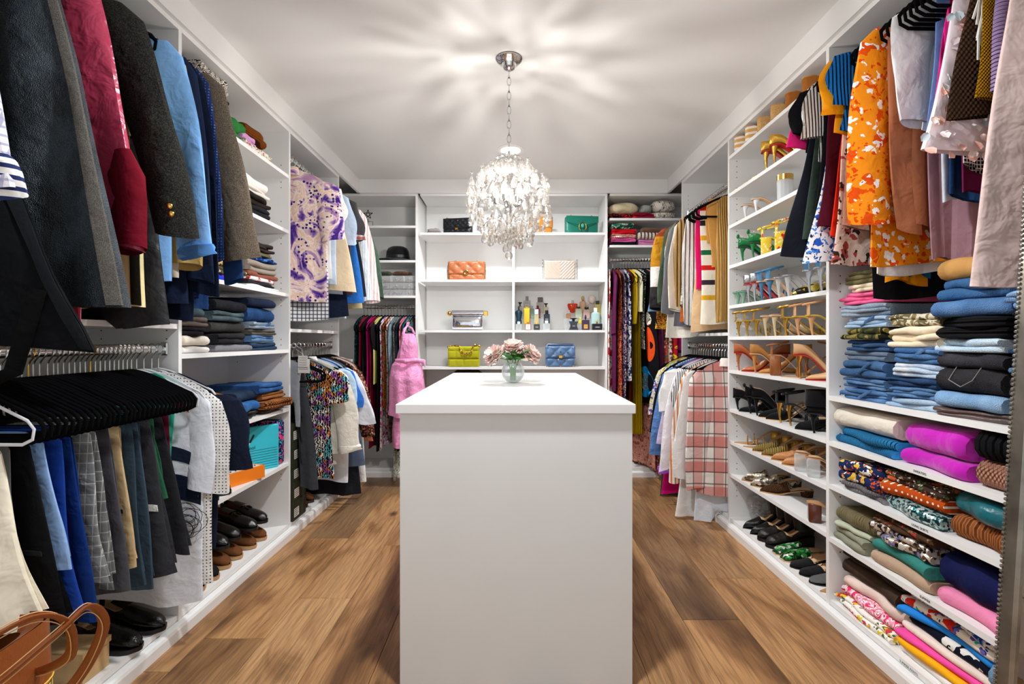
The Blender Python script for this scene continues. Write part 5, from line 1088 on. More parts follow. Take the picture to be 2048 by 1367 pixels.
bundle((1.24, 4.24, 2.132), (.13, .1, .03), F('scribble', '#efe6da', '#3a3430', '#efe6da', '#8a8078', s=1.2), 'printed_pillow', 'white pillow with thin black print lying flat', seed=5, amp=.06)
bundle((1.26, 4.24, 2.198), (.10, .1, .05), F('scribble', '#f0e8dc', '#3a3430', '#f0e8dc', '#8a8078', s=1.2), 'printed_pillow', 'white pillow with thin black print on the flat one', seed=6, amp=.06)
stack('B', .91, 1.897, .21, [('folded_shirt', 'black folded top in the corner', F('plain', '#17161a'), .028, {}), ('folded_scarf', 'pink satin folded scarf on the black top', F('satin', '#d85a9a'), .03, {}), ('folded_scarf', 'coral sparkling scarf in the corner pile', F('sequin', '#e8a090', '#f4d0c4', '#d86a70', s=1), .035, {}), ('folded_shirt', 'bright red folded top in the corner', F('plain', '#c81420'), .04, {}), ('folded_scarf', 'green and white paisley scarf', F('scribble', '#12402c', '#e8efe8', '#3a8a6a', '#12402c', s=2), .045, dict(wf=.9))], group=g)
stack('B', 1.16, 1.897, .26, [('folded_scarf', 'orchid pink scarf in the corner', F('plain', '#c87aa8'), .05, dict(amp=.012)), ('folded_scarf', 'cream ribbed scarf on the orchid pink one', F('rib', '#e8d8c8', s=.4), .06, dict(layers=1, amp=.02)), ('fur_collar', 'brown fur collar on the cream scarf', F('speckle', '#5a3a2a', '#8a6248', sheen=.3), .035, dict(layers=1, wf=.8))], group=g)
# ================================================================ shoes
def sstep(a, b, t): x = np.clip((t-a)/(b-a), 0, 1); return x*x*(3-2*x)
TOES = {'point': ([0, .05, .2, .45, .68, .85, 1], [.013, .026, .031, .027, .039, .024, .003]), 'round': ([0, .05, .2, .45, .68, .85, .95, 1], [.014, .028, .033, .031, .043, .039, .027, .006]),
        'square': ([0, .05, .2, .45, .68, .9, .98, 1], [.014, .028, .033, .03, .042, .036, .030, .022])}
def lift(t, H): return H*(1-sstep(.16, .70, t))+.003
def shoe_meshes(kind, L=.24, H=.09, toe='point', heel='stiletto', wf=1.0, wall=.052, vamp=.60, boot=0):
    """dict part -> MB; heel at x=0, toe at x=L, sole on z=0"""
    n, m = 22, 17; t = np.linspace(0, 1, n); w = np.interp(t, *TOES[toe])*wf; s = lift(t, H)+(.0 if heel != 'flat' else .0)
    if heel in ('stack', 'flat'): s = lift(t, H)+.012
    out = {}
    x = t*L
    if kind in ('pump', 'loafer', 'boot', 'mule'):
        op = 112 if kind != 'boot' else 150
        a = np.radians(op+(180-op)*sstep(vamp-.10, vamp, t))
        full = wall/((1-math.cos(math.radians(op)))/2)
        hv = np.interp(t, [0, vamp-.1, vamp+.02, .8, .93, 1], [full, full*.66, wall*.98 if kind != 'pump' else wall*.72, wall*.74 if kind != 'pump' else wall*.5, wall*.55 if kind != 'pump' else wall*.38, wall*.16])
        if kind == 'mule': hv = np.where(t < vamp-.06, .004, hv)
        ph = np.linspace(-1, 1, m)
        PH = a[:, None]*ph[None]
        A = np.stack([np.repeat(x[:, None], m, 1)-.010*(t[:, None] < .02)*0, w[:, None]*np.sin(PH), s[:, None]+hv[:, None]*(1-np.cos(PH))/2], -1)
        mb = MB().grid(A); out['upper'] = mb
        # inner lining a little inside
        A2 = A.copy(); A2[..., 1] *= .94; A2[..., 2] = s[:, None]+.003+(A2[..., 2]-s[:, None])*.96; k = int(n*(vamp+.04)); out['lining'] = MB().grid(A2[1:k])
    if boot:
        rows = []
        for q in np.linspace(0, 1, 7):
            z = s[2]+.03+q*boot; cx = L*.17+.01*q; rows.append([(cx+(.052+.006*q)*math.cos(b), (.036+.006*q)*math.sin(b), z) for b in np.linspace(0, 2*PI, 16, endpoint=False)])
        out['shaft'] = MB().grid(rows, wu=True)
    th = .004 if heel not in ('stack', 'flat') else .013
    ring = []
    for i in range(n):
        ws = w[i]*(1.03 if heel not in ('stack', 'flat') else 1.12); ring.append([(x[i]*1.01-.001, -ws, s[i]-th), (x[i]*1.01-.001, ws, s[i]-th), (x[i]*1.01-.001, ws, s[i]+.001), (x[i]*1.01-.001, -ws, s[i]+.001)])
    mb = MB().grid(ring, wu=True); mb.cap([0, 1, 2, 3]); mb.cap([(n-1)*4+3-j for j in range(4)]); out['sole'] = mb
    if heel == 'stiletto': out['heel'] = MB().tube([(.026, 0, H+.002), (.022, 0, H*.7), (.024, 0, H*.3), (.028, 0, 0)], [.018, .0085, .005, .0045], 10)
    elif heel == 'kitten': out['heel'] = MB().tube([(.024, 0, H+.002), (.03, 0, H*.5), (.024, 0, 0)], [.022, .008, .007], 10)
    elif heel == 'block': out['heel'] = MB().lathe([(.026, 0), (.0265, .002), (.030, H-.006), (.031, H+.003)], 20, (.028, 0, 0), sx=1.0, sy=.95)
    elif heel == 'column': out['heel'] = MB().rbox(.004, .052, -.027, .027, 0, H+.002, .004)
    elif heel == 'stack': out['heel'] = MB().lathe([(.033, 0), (.034, H+.004)], 16, (.034, 0, 0), sx=1.15, sy=.95)
    elif heel == 'wedge':
        rr = []
        for i in range(n): rr.append([(x[i], -w[i]*1.06, 0), (x[i], w[i]*1.06, 0), (x[i], w[i]*1.03, s[i]-.003), (x[i], -w[i]*1.03, s[i]-.003)])
        mb = MB().grid(rr, wu=True); mb.cap([0, 1, 2, 3]); mb.cap([(n-1)*4+3-j for j in range(4)]); out['wedge'] = mb
    ak = min(.075, .055+.0*H)
    def arc(tt, hh, r, dx=0.0):
        i = int(tt*(n-1)); return MB().tube([(x[i]+dx*abs(math.cos(b))*0+dx*(1-abs(math.cos(b))), w[i]*1.02*math.cos(b), s[i]+hh*math.sin(b)) for b in np.linspace(0, PI, 13)], r, 6, sq=.45)
    if kind in ('sandal', 'mulestrap'):
        out['toe_strap'] = arc(.72, .036, .009); out['instep_strap'] = arc(.60, .042, .007)
        if kind == 'sandal':
            out['ankle_strap'] = MB().tube([(L*.16+.05*math.cos(b), .034*math.sin(b), s[3]+ak+.01*math.cos(b)) for b in np.linspace(0, 2*PI, 18, endpoint=False)], .0045, 6, closed=True, sq=.5)
            out['heel_counter'] = MB().grid([[(L*.03-.012*math.cos(b)+.01, .03*math.sin(b), s[1]+z) for b in np.linspace(-1.3, 1.3, 9)] for z in (0, .02, .04, .055)])
    if kind == 'loafer':
        out['tongue'] = MB().grid([[(L*(vamp-.04)-.05*q, .024*(1-.2*q)*u, s[9]+wall*.95+.012*q+.004*(1-u*u)) for u in np.linspace(-1, 1, 7)] for q in np.linspace(-.2, 1, 5)])
    return out
SOLE_B, SOLE_T, NUDE, RED = simple('black_sole', '#141315', .5), simple('tan_sole', '#b98c5e', .55), simple('nude_lining', '#d9b28a', .6), simple('red_sole', '#b8141c', .3)
_sm = {}
def shoe(pos, rz, label, mats, kind='pump', group=None, tilt=(0, 0), extra=None, nm=None, **kw):
    """mats: dict part->material, 'upper' is the default"""
    key = (kind, tuple(sorted(kw.items())), tuple(sorted((k, v.name) for k, v in mats.items())))
    if key not in _sm: _sm[key] = {p: mb.data(p, mats.get(p, {'lining': NUDE, 'sole': SOLE_T}.get(p, mats['upper'])), ang=.9) for p, mb in shoe_meshes(kind, **kw).items()}
    t = thing(nm or {'pump': 'pump_shoe', 'loafer': 'loafer', 'boot': 'ankle_boot', 'sandal': 'sandal', 'mulestrap': 'mule', 'mule': 'mule'}[kind], label, 'shoe', pos, (tilt[0], tilt[1], rz), group)
    for p, me in _sm[key].items(): put(p, me, t)
    if extra: extra(t)
    return t
def bow(m, x, z, sc=1.0):
    def f(t):
        MB().ball((x, .013*sc, z), (.007*sc, .014*sc, .009*sc), 10, 6).ball((x, -.013*sc, z), (.007*sc, .014*sc, .009*sc), 10, 6).ball((x, 0, z), (.006*sc,)*3, 8, 5).build('bow', m, t)
    return f
def tassel(t):
    for s_ in (-1, 1): MB().tube([(.155, .006*s_, .078), (.165, .012*s_, .076), (.18, .013*s_, .068)], [.003, .0045, .006], 7).build('tassel', PAT, t)
PAT = fab('leather', '#141214', rough=.16, wr=.1, name='black_polished_leather')
def SZ(z): return z+T/2+.0006
def R(yc): return yc
# place right-tower shoes: (shelf z, Y, inset from front of the heel/toe end, toe direction 'in'/'out'/angle)
RSQ = []
def rs(z, Y, label, mats, kind, ins=.02, face='in', jit=0.0, **kw): RSQ.append([z, Y, label, mats, kind, face, kw])
HEAD = dict(zip(R2Z, [2.31]+[z-T/2 for z in R2Z[:-1]])); HEAD[.06] = R2Z[-1]-T/2      # underside above each shelf
def place_right_shoes():
    """stand the shoes of each shelf side by side along it, all turned by one angle, low enough for the shelf above"""
    for z in sorted({q[0] for q in RSQ}):
        row = sorted([q for q in RSQ if q[0] == z], key=lambda q: q[1]); zz = SZ(z) if z > .1 else .0736; room = HEAD[z]-zz-.003
        lo, hi = {1.982: (2.37, 2.962), 1.793: (2.54, 2.90), .06: (2.049, 2.83), .326: (2.049, 2.86)}.get(z, (2.049, 2.962))
        wid = []
        for q in row:
            kw = q[6]; kw['wf'] = .86
            while True:
                M = shoe_meshes(q[4], **{k_: v_ for k_, v_ in kw.items() if k_ not in ('extra', 'nm', 'tilt', 'group')}); mz = max(v[2] for m in M.values() for v in m.V)
                if mz < room: break
                if kw.get('boot', 0) > .05: kw['boot'] -= .02
                elif kw.get('H', .09) > .008: kw['H'] = kw.get('H', .09)-.005
                else: break
            wid.append(max(abs(v[1]) for m in M.values() for v in m.V)*2)
        for k in range(15, -1, -1):
            j = k*.028; Ld = .24*math.sin(j); need = sum(wid)/math.cos(j)
            if need < (hi-lo-Ld)*.98: break
        gap = min(.05, max(0, (hi-lo-Ld-need))/len(row)); y = lo+Ld+gap/2
        if z == .326: gap = .03; y = hi-need-gap*len(row)+.02
        for q, w in zip(row, wid):
            c = y+w/2/math.cos(j); y += w/math.cos(j)+gap; L = q[6].get('L', .24); ins = .004 if z < 2.2 else -.002
            d_ = Vector((math.cos(j), -math.sin(j)))
            if z == .326 and 'pink fur' in q[2]: c = 2.049+w/2+Ld
            if q[5] == 'in': pos, rz = (XF+ins, c, zz), -j
            else: pos, rz = (XF+ins+L*d_.x, c+L*d_.y, zz), PI-j
            shoe(pos, rz, q[2], q[3], q[4], group='shoes on the right tower', **q[6])
U = lambda *a, **k: {'upper': F(*a, **k)}
GOLDL = fab('leather', '#c89a3a', rough=.25, metal=.7, wr=.1, name='gold_leather')
SILV = fab('leather', '#c9ccd2', rough=.2, metal=.8, wr=.1, name='silver_leather')
CLEAR = thin_glass('clear_acrylic', '#eef1f2', .65)
ESP = {'upper': F('plain', '#c88a3e'), 'wedge': F('stripe', '#d9a865', '#f0e8da', s=1.1, d='z'), 'sole': SOLE_T}
for i, y in enumerate((2.90, 2.78)): rs(2.204, y, 'tan wedge espadrille with white striped sole', ESP, 'mulestrap', ins=-.004, face='in', jit=-.15, heel='wedge', H=.075, toe='round', L=.22)
for i, y in enumerate((2.655, 2.56)): rs(2.204, y, 'cork wedge sandal with woven band', {'upper': F('knit', '#c9a06a', s=2), 'wedge': F('speckle', '#c08a4a', '#e8c890', s=2), 'sole': SOLE_T}, 'mulestrap', ins=-.004, face='in', jit=-.15, heel='wedge', H=.065, toe='round', L=.21)
for i, y in enumerate((2.45, 2.35)): rs(2.204, y, 'brown leather wedge sandal with speckled strap', {'upper': F('sequin', '#7a4a24', '#d8c8a8', '#3a2414', s=1.0), 'wedge': F('plain', '#a8682e'), 'sole': SOLE_T}, 'mulestrap', ins=-.004, face='in', jit=-.15, heel='wedge', H=.06, toe='round', L=.21)
for y in (2.46, 2.37): rs(1.982, y, 'gold metallic pump with red sole and pointed toe', {'upper': GOLDL, 'sole': RED, 'heel': GOLDL, 'lining': simple('gold_lining', '#c8a050', .4)}, 'pump', face='in', ins=.0, H=.1)
for y in (2.86, 2.76, 2.66): rs(1.982, y, 'thin flat gold sandal lying low on the shelf', {'upper': GOLDL, 'sole': GOLDL}, 'mulestrap', face='out', ins=-.01, H=.006, heel='none', toe='round')
for y in (2.80, 2.62): rs(1.793, y, 'white mule with slender heel beside glass jar', {'upper': simple('white_patent', '#e9ebee', .25), 'sole': NUDE, 'lining': NUDE}, 'mule', face='in', ins=.01, H=.075)
GREENS = F('satin', '#0f7a3a')
def studs(t):
    r = random.Random(2); mb = MB()
    for i in range(26): mb.ball((r.uniform(.0, .03), r.uniform(-.03, .03), .11+r.uniform(.0, .04)), .003, 6, 4)
    mb.build('pearl_trim', simple('pearl', '#f4f1ea', .25), t)
for y in (2.85, 2.74): rs(1.555, y, 'emerald satin pump with bow and pearl trim', {'upper': GREENS, 'sole': SOLE_B}, 'pump', face='in', ins=.01, H=.085, extra=lambda t: (bow(GREENS, .0, .15, 1.2)(t), studs(t)))
for y in (2.60, 2.48): rs(1.555, y, 'yellow floral platform sandal with ankle strap', {'upper': F('floral', '#f0d040', '#d8322c', '#f4f0e4', '#2a8a4a', s=3), 'heel': F('floral', '#f0d040', '#d8322c', '#f4f0e4', s=3), 'sole': simple('yellow_sole', '#e8c81e', .4)}, 'sandal', face='in', ins=.01, H=.085, heel='column')
for y in (2.36, 2.27): rs(1.555, y, 'red and yellow patent slingback', {'upper': simple('red_patent', '#c8141c', .2), 'sole': simple('yellow_sole', '#e8c81e', .4)}, 'pump', face='out', ins=.0, H=.08)
for y in (2.88, 2.80): rs(1.319, y, 'pale green kitten-heel mule beside silver slingback', {'upper': simple('pale_green_patent', '#7fa890', .25), 'sole': simple('pale_green_patent', '#7fa890', .25)}, 'mule', face='in', ins=.0, H=.07, heel='kitten')
for y in (2.71, 2.63): rs(1.319, y, 'silver slingback pump with red sole', {'upper': SILV, 'sole': RED}, 'pump', face='in', ins=.0, H=.1)
for y in (2.54, 2.45): rs(1.319, y, 'blue strappy sandal with flared heel', {'upper': simple('steel_blue_patent', '#3f78a0', .3), 'sole': NUDE}, 'sandal', face='in', ins=.0, H=.1)
for y in (2.37, 2.30): rs(1.319, y, 'clear-heeled silver mule beside blue sandals', {'upper': SILV, 'heel': CLEAR, 'sole': SILV}, 'mulestrap', face='in', ins=.0, H=.1)
SNAKE = F('sequin', '#d8b83a', '#2a2412', '#e8d06a', '#1c180e', s=.35)
for y in (2.235,): rs(1.319, y, 'gold and black snakeskin boot standing upright', {'upper': SNAKE, 'sole': SOLE_B, 'lining': NUDE}, 'boot', face='out', ins=.0, H=.05, heel='block', boot=.14)
for y in (2.15, 2.09): rs(1.319, y, 'blue and silver cage sandal', {'upper': simple('teal_patent', '#1f5a78', .3), 'heel': SILV, 'sole': SILV}, 'sandal', face='in', ins=.0, H=.1)
for i, (y, f) in enumerate(((2.78, 'in'), (2.68, 'in'), (2.58, 'in'), (2.30, 'in'))): rs(1.135, y, 'gold strappy stiletto sandal on the middle shoe shelf', {'upper': GOLDL, 'sole': GOLDL}, 'sandal', face=f, jit=_rs.uniform(-.25, .25), ins=.0, H=.105)
for y in (2.47, 2.39): rs(1.135, y, 'champagne stiletto mule on the middle shoe shelf', {'upper': simple('champagne', '#d8bf90', .3), 'sole': NUDE}, 'mule', face='in', ins=.0, H=.1, jit=.2)
for y in (2.20, 2.12): rs(1.135, y, 'yellow and nude stiletto sandal', {'upper': simple('nude_patent', '#c89468', .3), 'sole': simple('mustard_sole', '#c8a82a', .4)}, 'sandal', face='in', ins=.0, H=.1)
TANP = simple('tan_patent', '#b5683c', .22)
for i, (y, f) in enumerate(((2.80, 'in'), (2.74, 'out'))): rs(.938, y, 'caramel patent pump with red sole', {'upper': TANP, 'sole': RED}, 'pump', face=f, ins=.0, H=.1)
NUDP = fab('plain', '#c88e52', name='camel_suede')
for i, (y, f) in enumerate(((2.64, 'in'), (2.56, 'out'))): rs(.938, y, 'camel suede pointed pump on the middle shoe shelf', {'upper': NUDP, 'sole': NUDE}, 'pump', face=f, ins=.0, H=.1, jit=.1)
for i, (y, f) in enumerate(((2.40, 'in'), (2.31, 'out'))): rs(.938, y, 'brown leather block-heel sandal', {'upper': F('leather', '#9a5a2c'), 'sole': SOLE_T}, 'sandal', face=f, ins=.0, H=.1, heel='column')
for i, (y, f) in enumerate(((2.20, 'in'), (2.11, 'out'))): rs(.938, y, 'nude pump with gold heel and red sole', {'upper': simple('beige_patent', '#d8a878', .25), 'heel': GOLD, 'sole': RED}, 'pump', face=f, ins=.0, H=.105)
BSU = fab('plain', '#131214', sheen=.15, name='black_suede')
for i, (y, f) in enumerate(((2.86, 'in'), (2.79, 'out'))): rs(.709, y, 'plain black suede kitten pump', {'upper': BSU, 'sole': SOLE_B, 'lining': NUDE}, 'pump', face=f, ins=.0, H=.07)
for i, (y, f) in enumerate(((2.66, 'in'), (2.59, 'in'))): rs(.709, y, 'black suede pump with bow at the heel', {'upper': BSU, 'sole': SOLE_B}, 'pump', face=f, ins=.0, H=.095, extra=bow(BSU, -.004, .155, 1.2))
for i, (y, f) in enumerate(((2.46, 'out'), (2.38, 'out'))): rs(.709, y, 'black pointed slingback with crystal buckle', {'upper': BSU, 'sole': NUDE, 'lining': NUDE}, 'mule', face=f, ins=-.01, H=.08, extra=bow(GOLD, .17, .038, .6))
for i, (y, f) in enumerate(((2.29, 'in'), (2.22, 'in'))): rs(.709, y, 'black sandal with thin gold heel', {'upper': BSU, 'sole': SOLE_B, 'heel': GOLD}, 'sandal', face=f, ins=.0, H=.1)
for i, (y, f) in enumerate(((2.15, 'out'), (2.085, 'in'))): rs(.709, y, 'tall black suede ankle boot at the black shoe shelf end', {'upper': BSU, 'sole': SOLE_B}, 'boot', face=f, ins=.0, H=.085, boot=.09)
for i, y in enumerate((2.84, 2.74)): rs(.519, y, 'gold fringed sandal with block heel', {'upper': GOLDL, 'sole': SOLE_T, 'heel': GOLDL}, 'mulestrap', face='out', ins=.0, H=.075, heel='column', jit=.25)
for i, y in enumerate((2.63, 2.53)): rs(.519, y, 'gold pleated mule with ribbed heel', {'upper': F('rib', '#d0b060', s=1.2, rough=.35), 'sole': SOLE_T, 'heel': GOLDL}, 'mule', face='out', ins=.0, H=.07, heel='block', vamp=.55, jit=.25)
for i, y in enumerate((2.42, 2.33)): rs(.519, y, 'tan leather mule with slim heel', {'upper': F('leather', '#c08048'), 'sole': SOLE_T}, 'mule', face='out', ins=.0, H=.075, heel='kitten', vamp=.55, jit=.25)
for i, y in enumerate((2.22, 2.13)): rs(.519, y, 'tan mule with clear block heel', {'upper': F('leather', '#b8763c'), 'sole': SOLE_T, 'heel': CLEAR}, 'mule', face='in', ins=.0, H=.08, heel='column')
SNK = F('sequin', '#d8cdbb', '#6a5c4c', '#a89884', '#3c342c', s=.4)
for i, y in enumerate((2.77, 2.66)): rs(.326, y, 'beige snakeskin low-heeled mule', {'upper': SNK, 'sole': SOLE_T}, 'mule', face='out', ins=.0, H=.05, heel='block', vamp=.5, wall=.06, jit=.3)
rs(.326, 2.50, 'brown woven mule lying behind the snakeskin pair', {'upper': F('knit', '#7a5238', s=2), 'sole': SOLE_T}, 'mule', face='out', ins=.08, H=.03, heel='block', vamp=.5)
for i, y in enumerate((2.15,)): rs(.326, y, 'pink fur mule with tortoiseshell block heel', {'upper': F('speckle', '#d8a8a0', '#f0d0c8', sheen=.5), 'heel': simple('tortoiseshell', '#5a2c1c', .15), 'sole': SOLE_T}, 'mulestrap', face='in', ins=.0, H=.08, heel='column')
for i, y in enumerate((2.79, 2.70)): rs(.06, y, 'black leather pointed ankle boot beside clear bag', {'upper': PAT, 'sole': SOLE_B}, 'boot', face='out', ins=.005, H=.05, heel='block', boot=.12, wall=.06, jit=.35)
for i, y in enumerate((2.61, 2.53)): rs(.06, y, 'black leather boot with stitched toe', {'upper': fab('leather', '#1a1817', rough=.3, name='black_leather'), 'sole': SOLE_B}, 'boot', face='out', ins=.005, H=.04, heel='stack', boot=.12, wall=.06, toe='round', jit=.3)
JEW = F('sequin', '#1d6a2e', '#3fa84a', '#e8e8e0', '#0f3a1a', s=.5)
for i, y in enumerate((2.43, 2.35)): rs(.06, y, 'jewelled green flat mule among black shoes', {'upper': JEW, 'sole': NUDE}, 'mule', face='out', ins=.005, H=.01, heel='none', vamp=.5, toe='square', jit=.25)
for i, y in enumerate((2.27, 2.20)): rs(.06, y, 'black suede ballet flat on the shoe tower deck', {'upper': BSU, 'sole': SOLE_B}, 'pump', face='out', ins=.005, H=.012, heel='none', toe='round', wall=.045, jit=.2)
rs(.06, 2.12, 'grey suede ballet flat next to the side panel', {'upper': F('plain', '#5d5f5e'), 'sole': SOLE_B}, 'pump', face='out', ins=.005, H=.012, heel='none', toe='round', wall=.045, jit=.1)
bundle((1.45, 2.905, .0737), (.09, .045, .08), FILM, 'clear_bag', 'crumpled clear plastic bag beside black boots', 'plastic bag', seed=11, amp=.2)
rs(.06, 2.065, 'tan slingback heel tucked against the side panel', {'upper': F('leather', '#c8843c'), 'sole': SOLE_T}, 'mulestrap', face='out', ins=.03, H=.03, heel='block')
place_right_shoes()
# odd pieces on the shoe shelves
mug = thing('coffee_mug', 'white mug beside the gold pump', 'mug', (XF+.05, 2.275, SZ(1.982)))
MB().lathe([(.0, 0), (.036, 0), (.040, .004), (.042, .09), (.039, .09), (.037, .006), (0, .006)], 24).build('cup', simple('white_ceramic', '#f1f0ee', .2), mug)
MB().tube([(.02, .036, .075), (.02, .062, .07), (.02, .066, .045), (.02, .058, .025), (.02, .036, .02)], .005, 8).build('handle', simple('white_ceramic', '#f1f0ee', .2), mug)
jar = thing('glass_jar', 'fluted glass jar with gold band beside the white mules', 'jar', (XF+.055, 2.46, SZ(1.793)))
MB().lathe([(.0, 0), (.034, 0), (.036, .11), (.033, .11), (.031, .006), (0, .006)], 12).build('glass', CLEAR, jar, smooth=False); MB().lathe([(.0365, .105), (.038, .105), (.038, .13), (.0, .132)], 20).build('lid', GOLD, jar)

# ---- left tower shoes (toe towards the aisle)
def ls(z, Y, label, mats, kind='loafer', ins=.02, jit=0.0, dz=0, **kw):
    L = kw.setdefault('L', .285); zz = (SZ(z) if z > .1 else .0736)+dz
    kw.setdefault('wf', .9); kw.setdefault('H', .018); kw.setdefault('toe', 'round'); kw.setdefault('heel', 'stack'); kw.setdefault('wall', .062); kw.setdefault('vamp', .5)
    return shoe((-XF-ins-L, Y, zz), jit, label, mats, kind, group='shoes on the left tower', **kw)
BRS, BRL, BLS = fab('plain', '#6b4226', name='brown_suede'), fab('leather', '#7a3f1c', rough=.22, wr=.1, name='brown_leather'), fab('plain', '#1c1a1c', name='black_nubuck')
DS = simple('dark_sole', '#3a2a20', .6)
for y in (2.70, 2.595): ls(.06, y, 'brown suede shoe under the black tassel loafer', {'upper': BRS, 'sole': SOLE_T, 'heel': SOLE_T}, ins=.015, jit=-.25)
for y in (2.70, 2.595): ls(.06, y, 'polished black tassel loafer resting on brown suede shoes', {'upper': PAT, 'sole': SOLE_B, 'heel': SOLE_B, 'lining': BRS}, ins=.01, dz=.089, jit=-.25, extra=tassel)
for y in (2.475, 2.375): ls(.06, y, 'cognac suede shoe below the black slip-on', {'upper': BRS, 'sole': SOLE_T, 'heel': DS}, ins=.02, jit=-.25)
for y in (2.475, 2.375): ls(.06, y, 'black leather slip-on resting on cognac suede shoe', {'upper': PAT, 'sole': SOLE_B, 'heel': SOLE_B, 'lining': BRS}, ins=.03, dz=.089, jit=-.25)
for y in (2.265, 2.165): ls(.06, y, 'black nubuck shoe with tan welt', {'upper': BLS, 'sole': SOLE_T, 'heel': SOLE_T}, ins=.01, jit=-.25)
ls(.06, 2.065, 'brown leather shoe beside the side panel', {'upper': BRL, 'sole': DS, 'heel': DS}, ins=.02, jit=-.2)
for y in (2.275, 2.18): ls(.418, y, 'black leather shoe in front of the orange box', {'upper': PAT, 'sole': SOLE_B, 'heel': SOLE_B, 'lining': BRS}, ins=.0, jit=-.05)
for y in (2.085, 1.992): ls(.418, y, 'dark brown leather shoe beside black shoes', {'upper': fab('leather', '#4a2c1e', rough=.25, wr=.1, name='dark_brown_leather'), 'sole': DS, 'heel': DS}, ins=.02, jit=-.05)
for y in (2.125, 2.03): ls(.728, y, 'brown suede lace-up shoe by the side panel', {'upper': BRS, 'sole': SOLE_T, 'heel': SOLE_T}, ins=.0, jit=-.15)
for y in (2.335, 2.235): ls(.728, y, 'tan leather shoe stacked on burgundy one', {'upper': fab('leather', '#a8682e', rough=.25, wr=.1, name='tan_leather'), 'sole': NUDE, 'heel': SOLE_T}, ins=.0, dz=.0745, jit=-.15)
for y in (2.335, 2.235): ls(.728, y, 'burgundy leather shoe under the tan pair', {'upper': fab('leather', '#5a2014', rough=.2, wr=.1, name='oxblood_leather'), 'sole': DS, 'heel': DS}, ins=.0, jit=-.15, wall=.045)
for y in (1.735, 1.85): ls(.06, y, 'black patent shoe below the trousers', {'upper': PAT, 'sole': SOLE_B, 'heel': SOLE_B}, ins=-.02, jit=-.15)
for y in (3.2, 3.3): ls(.06, y, 'brown suede boot beside the green shoeboxes', {'upper': BRS, 'sole': DS, 'heel': DS}, 'boot', ins=.012, jit=-.2, boot=.05)

# ================================================================ boxes and cases on the left
OLV = simple('dark_green_card', '#2b3021', .7, noise=.06)
for k in range(5):
    b = thing('shoebox', ['lowest dark green shoebox on the deck', 'second dark green shoebox from the deck with label', 'middle dark green shoebox in its stack', 'fourth dark green shoebox from the deck', 'topmost dark green shoebox in its stack'][k], 'box', (-1.435, 2.98, .0737+k*.113), (0, 0, _rs.uniform(-.02, .02)), 'dark green shoeboxes')
    MB().box(-.16, .16, -.09, .09, 0, .08).build('base', OLV, b, smooth=False); MB().box(-.163, .163, -.093, .093, .08, .112).build('lid', OLV, b, smooth=False)
    lb = MB().box(.1602, .1608, -.075, -.01, .018, .068).build('label', simple('white_paper', '#eeece6', .7), b, smooth=False)
    for i in range(4): MB().box(.1609, .1612, -.07, -.02-.008*(i % 2), .058-i*.011, .0615-i*.011).build('printed_line', INK, lb, smooth=False)
bundle((-1.42, 2.98, .639), (.12, .08, .052), F('leather', '#151416'), 'black_pouch', 'black leather pouch on top of the green shoeboxes', 'pouch', seed=13, amp=.08)
tq = thing('turquoise_portfolio', 'turquoise portfolio with ruled lines, pen and handwriting', 'box', (-1.385, 2.625, SZ(.418)+.0005), (0, 0, PI/2-.62))
TQ = simple('turquoise_card', '#35bfd2', .5, noise=.06)
MB().rbox(-.16, .16, 0, .03, 0, .235, .004).build('cover', TQ, tq, smooth=False)
for i in range(8): MB().box(-.15, .15, -.0008, 0, .015+i*.0135, .0164+i*.0135).build('ruled_line', INKD, tq, smooth=False)
pen = MB().tube([(.0, -.0012, .155), (.022, -.0012, .195)], .005, 6, sq=.15).build('printed_pen', INKD, tq); MB().tube([(-.011, -.0012, .137), (.0, -.0012, .155)], [.002, .0045], 6, sq=.15).build('pen_tip', simple('pen_silver', '#cfd4d8', .4), pen)
text(tq, 'as in cool', .026, (-.02, -.0012, .127), (PI/2, 0, 0), INKD)
fl = thing('floral_case', 'navy floral case beside the turquoise portfolio', 'case', (-1.42, 2.812, SZ(.418)), (0, 0, .03))
MB().rbox(-.12, .12, -.03, .03, 0, .245, .012).build('body', F('floral', '#1f2350', '#e03a6a', '#c82a8a', '#3ac0c8', s=2.4), fl); MB().tube([(-.1, 0, .246), (0, 0, .25), (.1, 0, .246)], .003, 6).build('zip', simple('zip_navy', '#171c33', .5), fl)
ob = thing('orange_box', 'orange box with black and white chevron lid', 'box', (-1.372, 2.455, SZ(.418)), (0, 0, PI/2-.35))
ORG = simple('orange_card', '#f08018', .5)
MB().box(-.12, .12, -.07, .07, 0, .062).build('base', ORG, ob, smooth=False)
ld_ = MB().box(-.105, .105, -.055, .055, .062, .0635).build('lid_print', simple('pale_print', '#d9d6cf', .6), ob, smooth=False)
for i in range(7):
    for j in range(2):
        x = -.09+i*.028; y = -.03+j*.055
        MB().prism([(x, y-.016), (x+.012, y), (x, y+.016), (x+.008, y+.016), (x+.02, y), (x+.008, y-.016)], .0636, .0640, 'z').build('chevron', INKD, ld_, smooth=False)
wb = thing('wooden_box', 'small pale wooden box on the deck below trousers', 'box', (-1.42, 1.57, .0737)); MB().box(-.11, .11, -.05, .05, 0, .075).build('base', simple('pale_wood', '#c9a878', .6, noise=.15, nscale=20), wb, smooth=False); MB().box(-.114, .114, -.054, .054, .076, .095).build('lid', simple('pale_wood', '#c9a878', .6, noise=.15, nscale=20), wb, smooth=False)
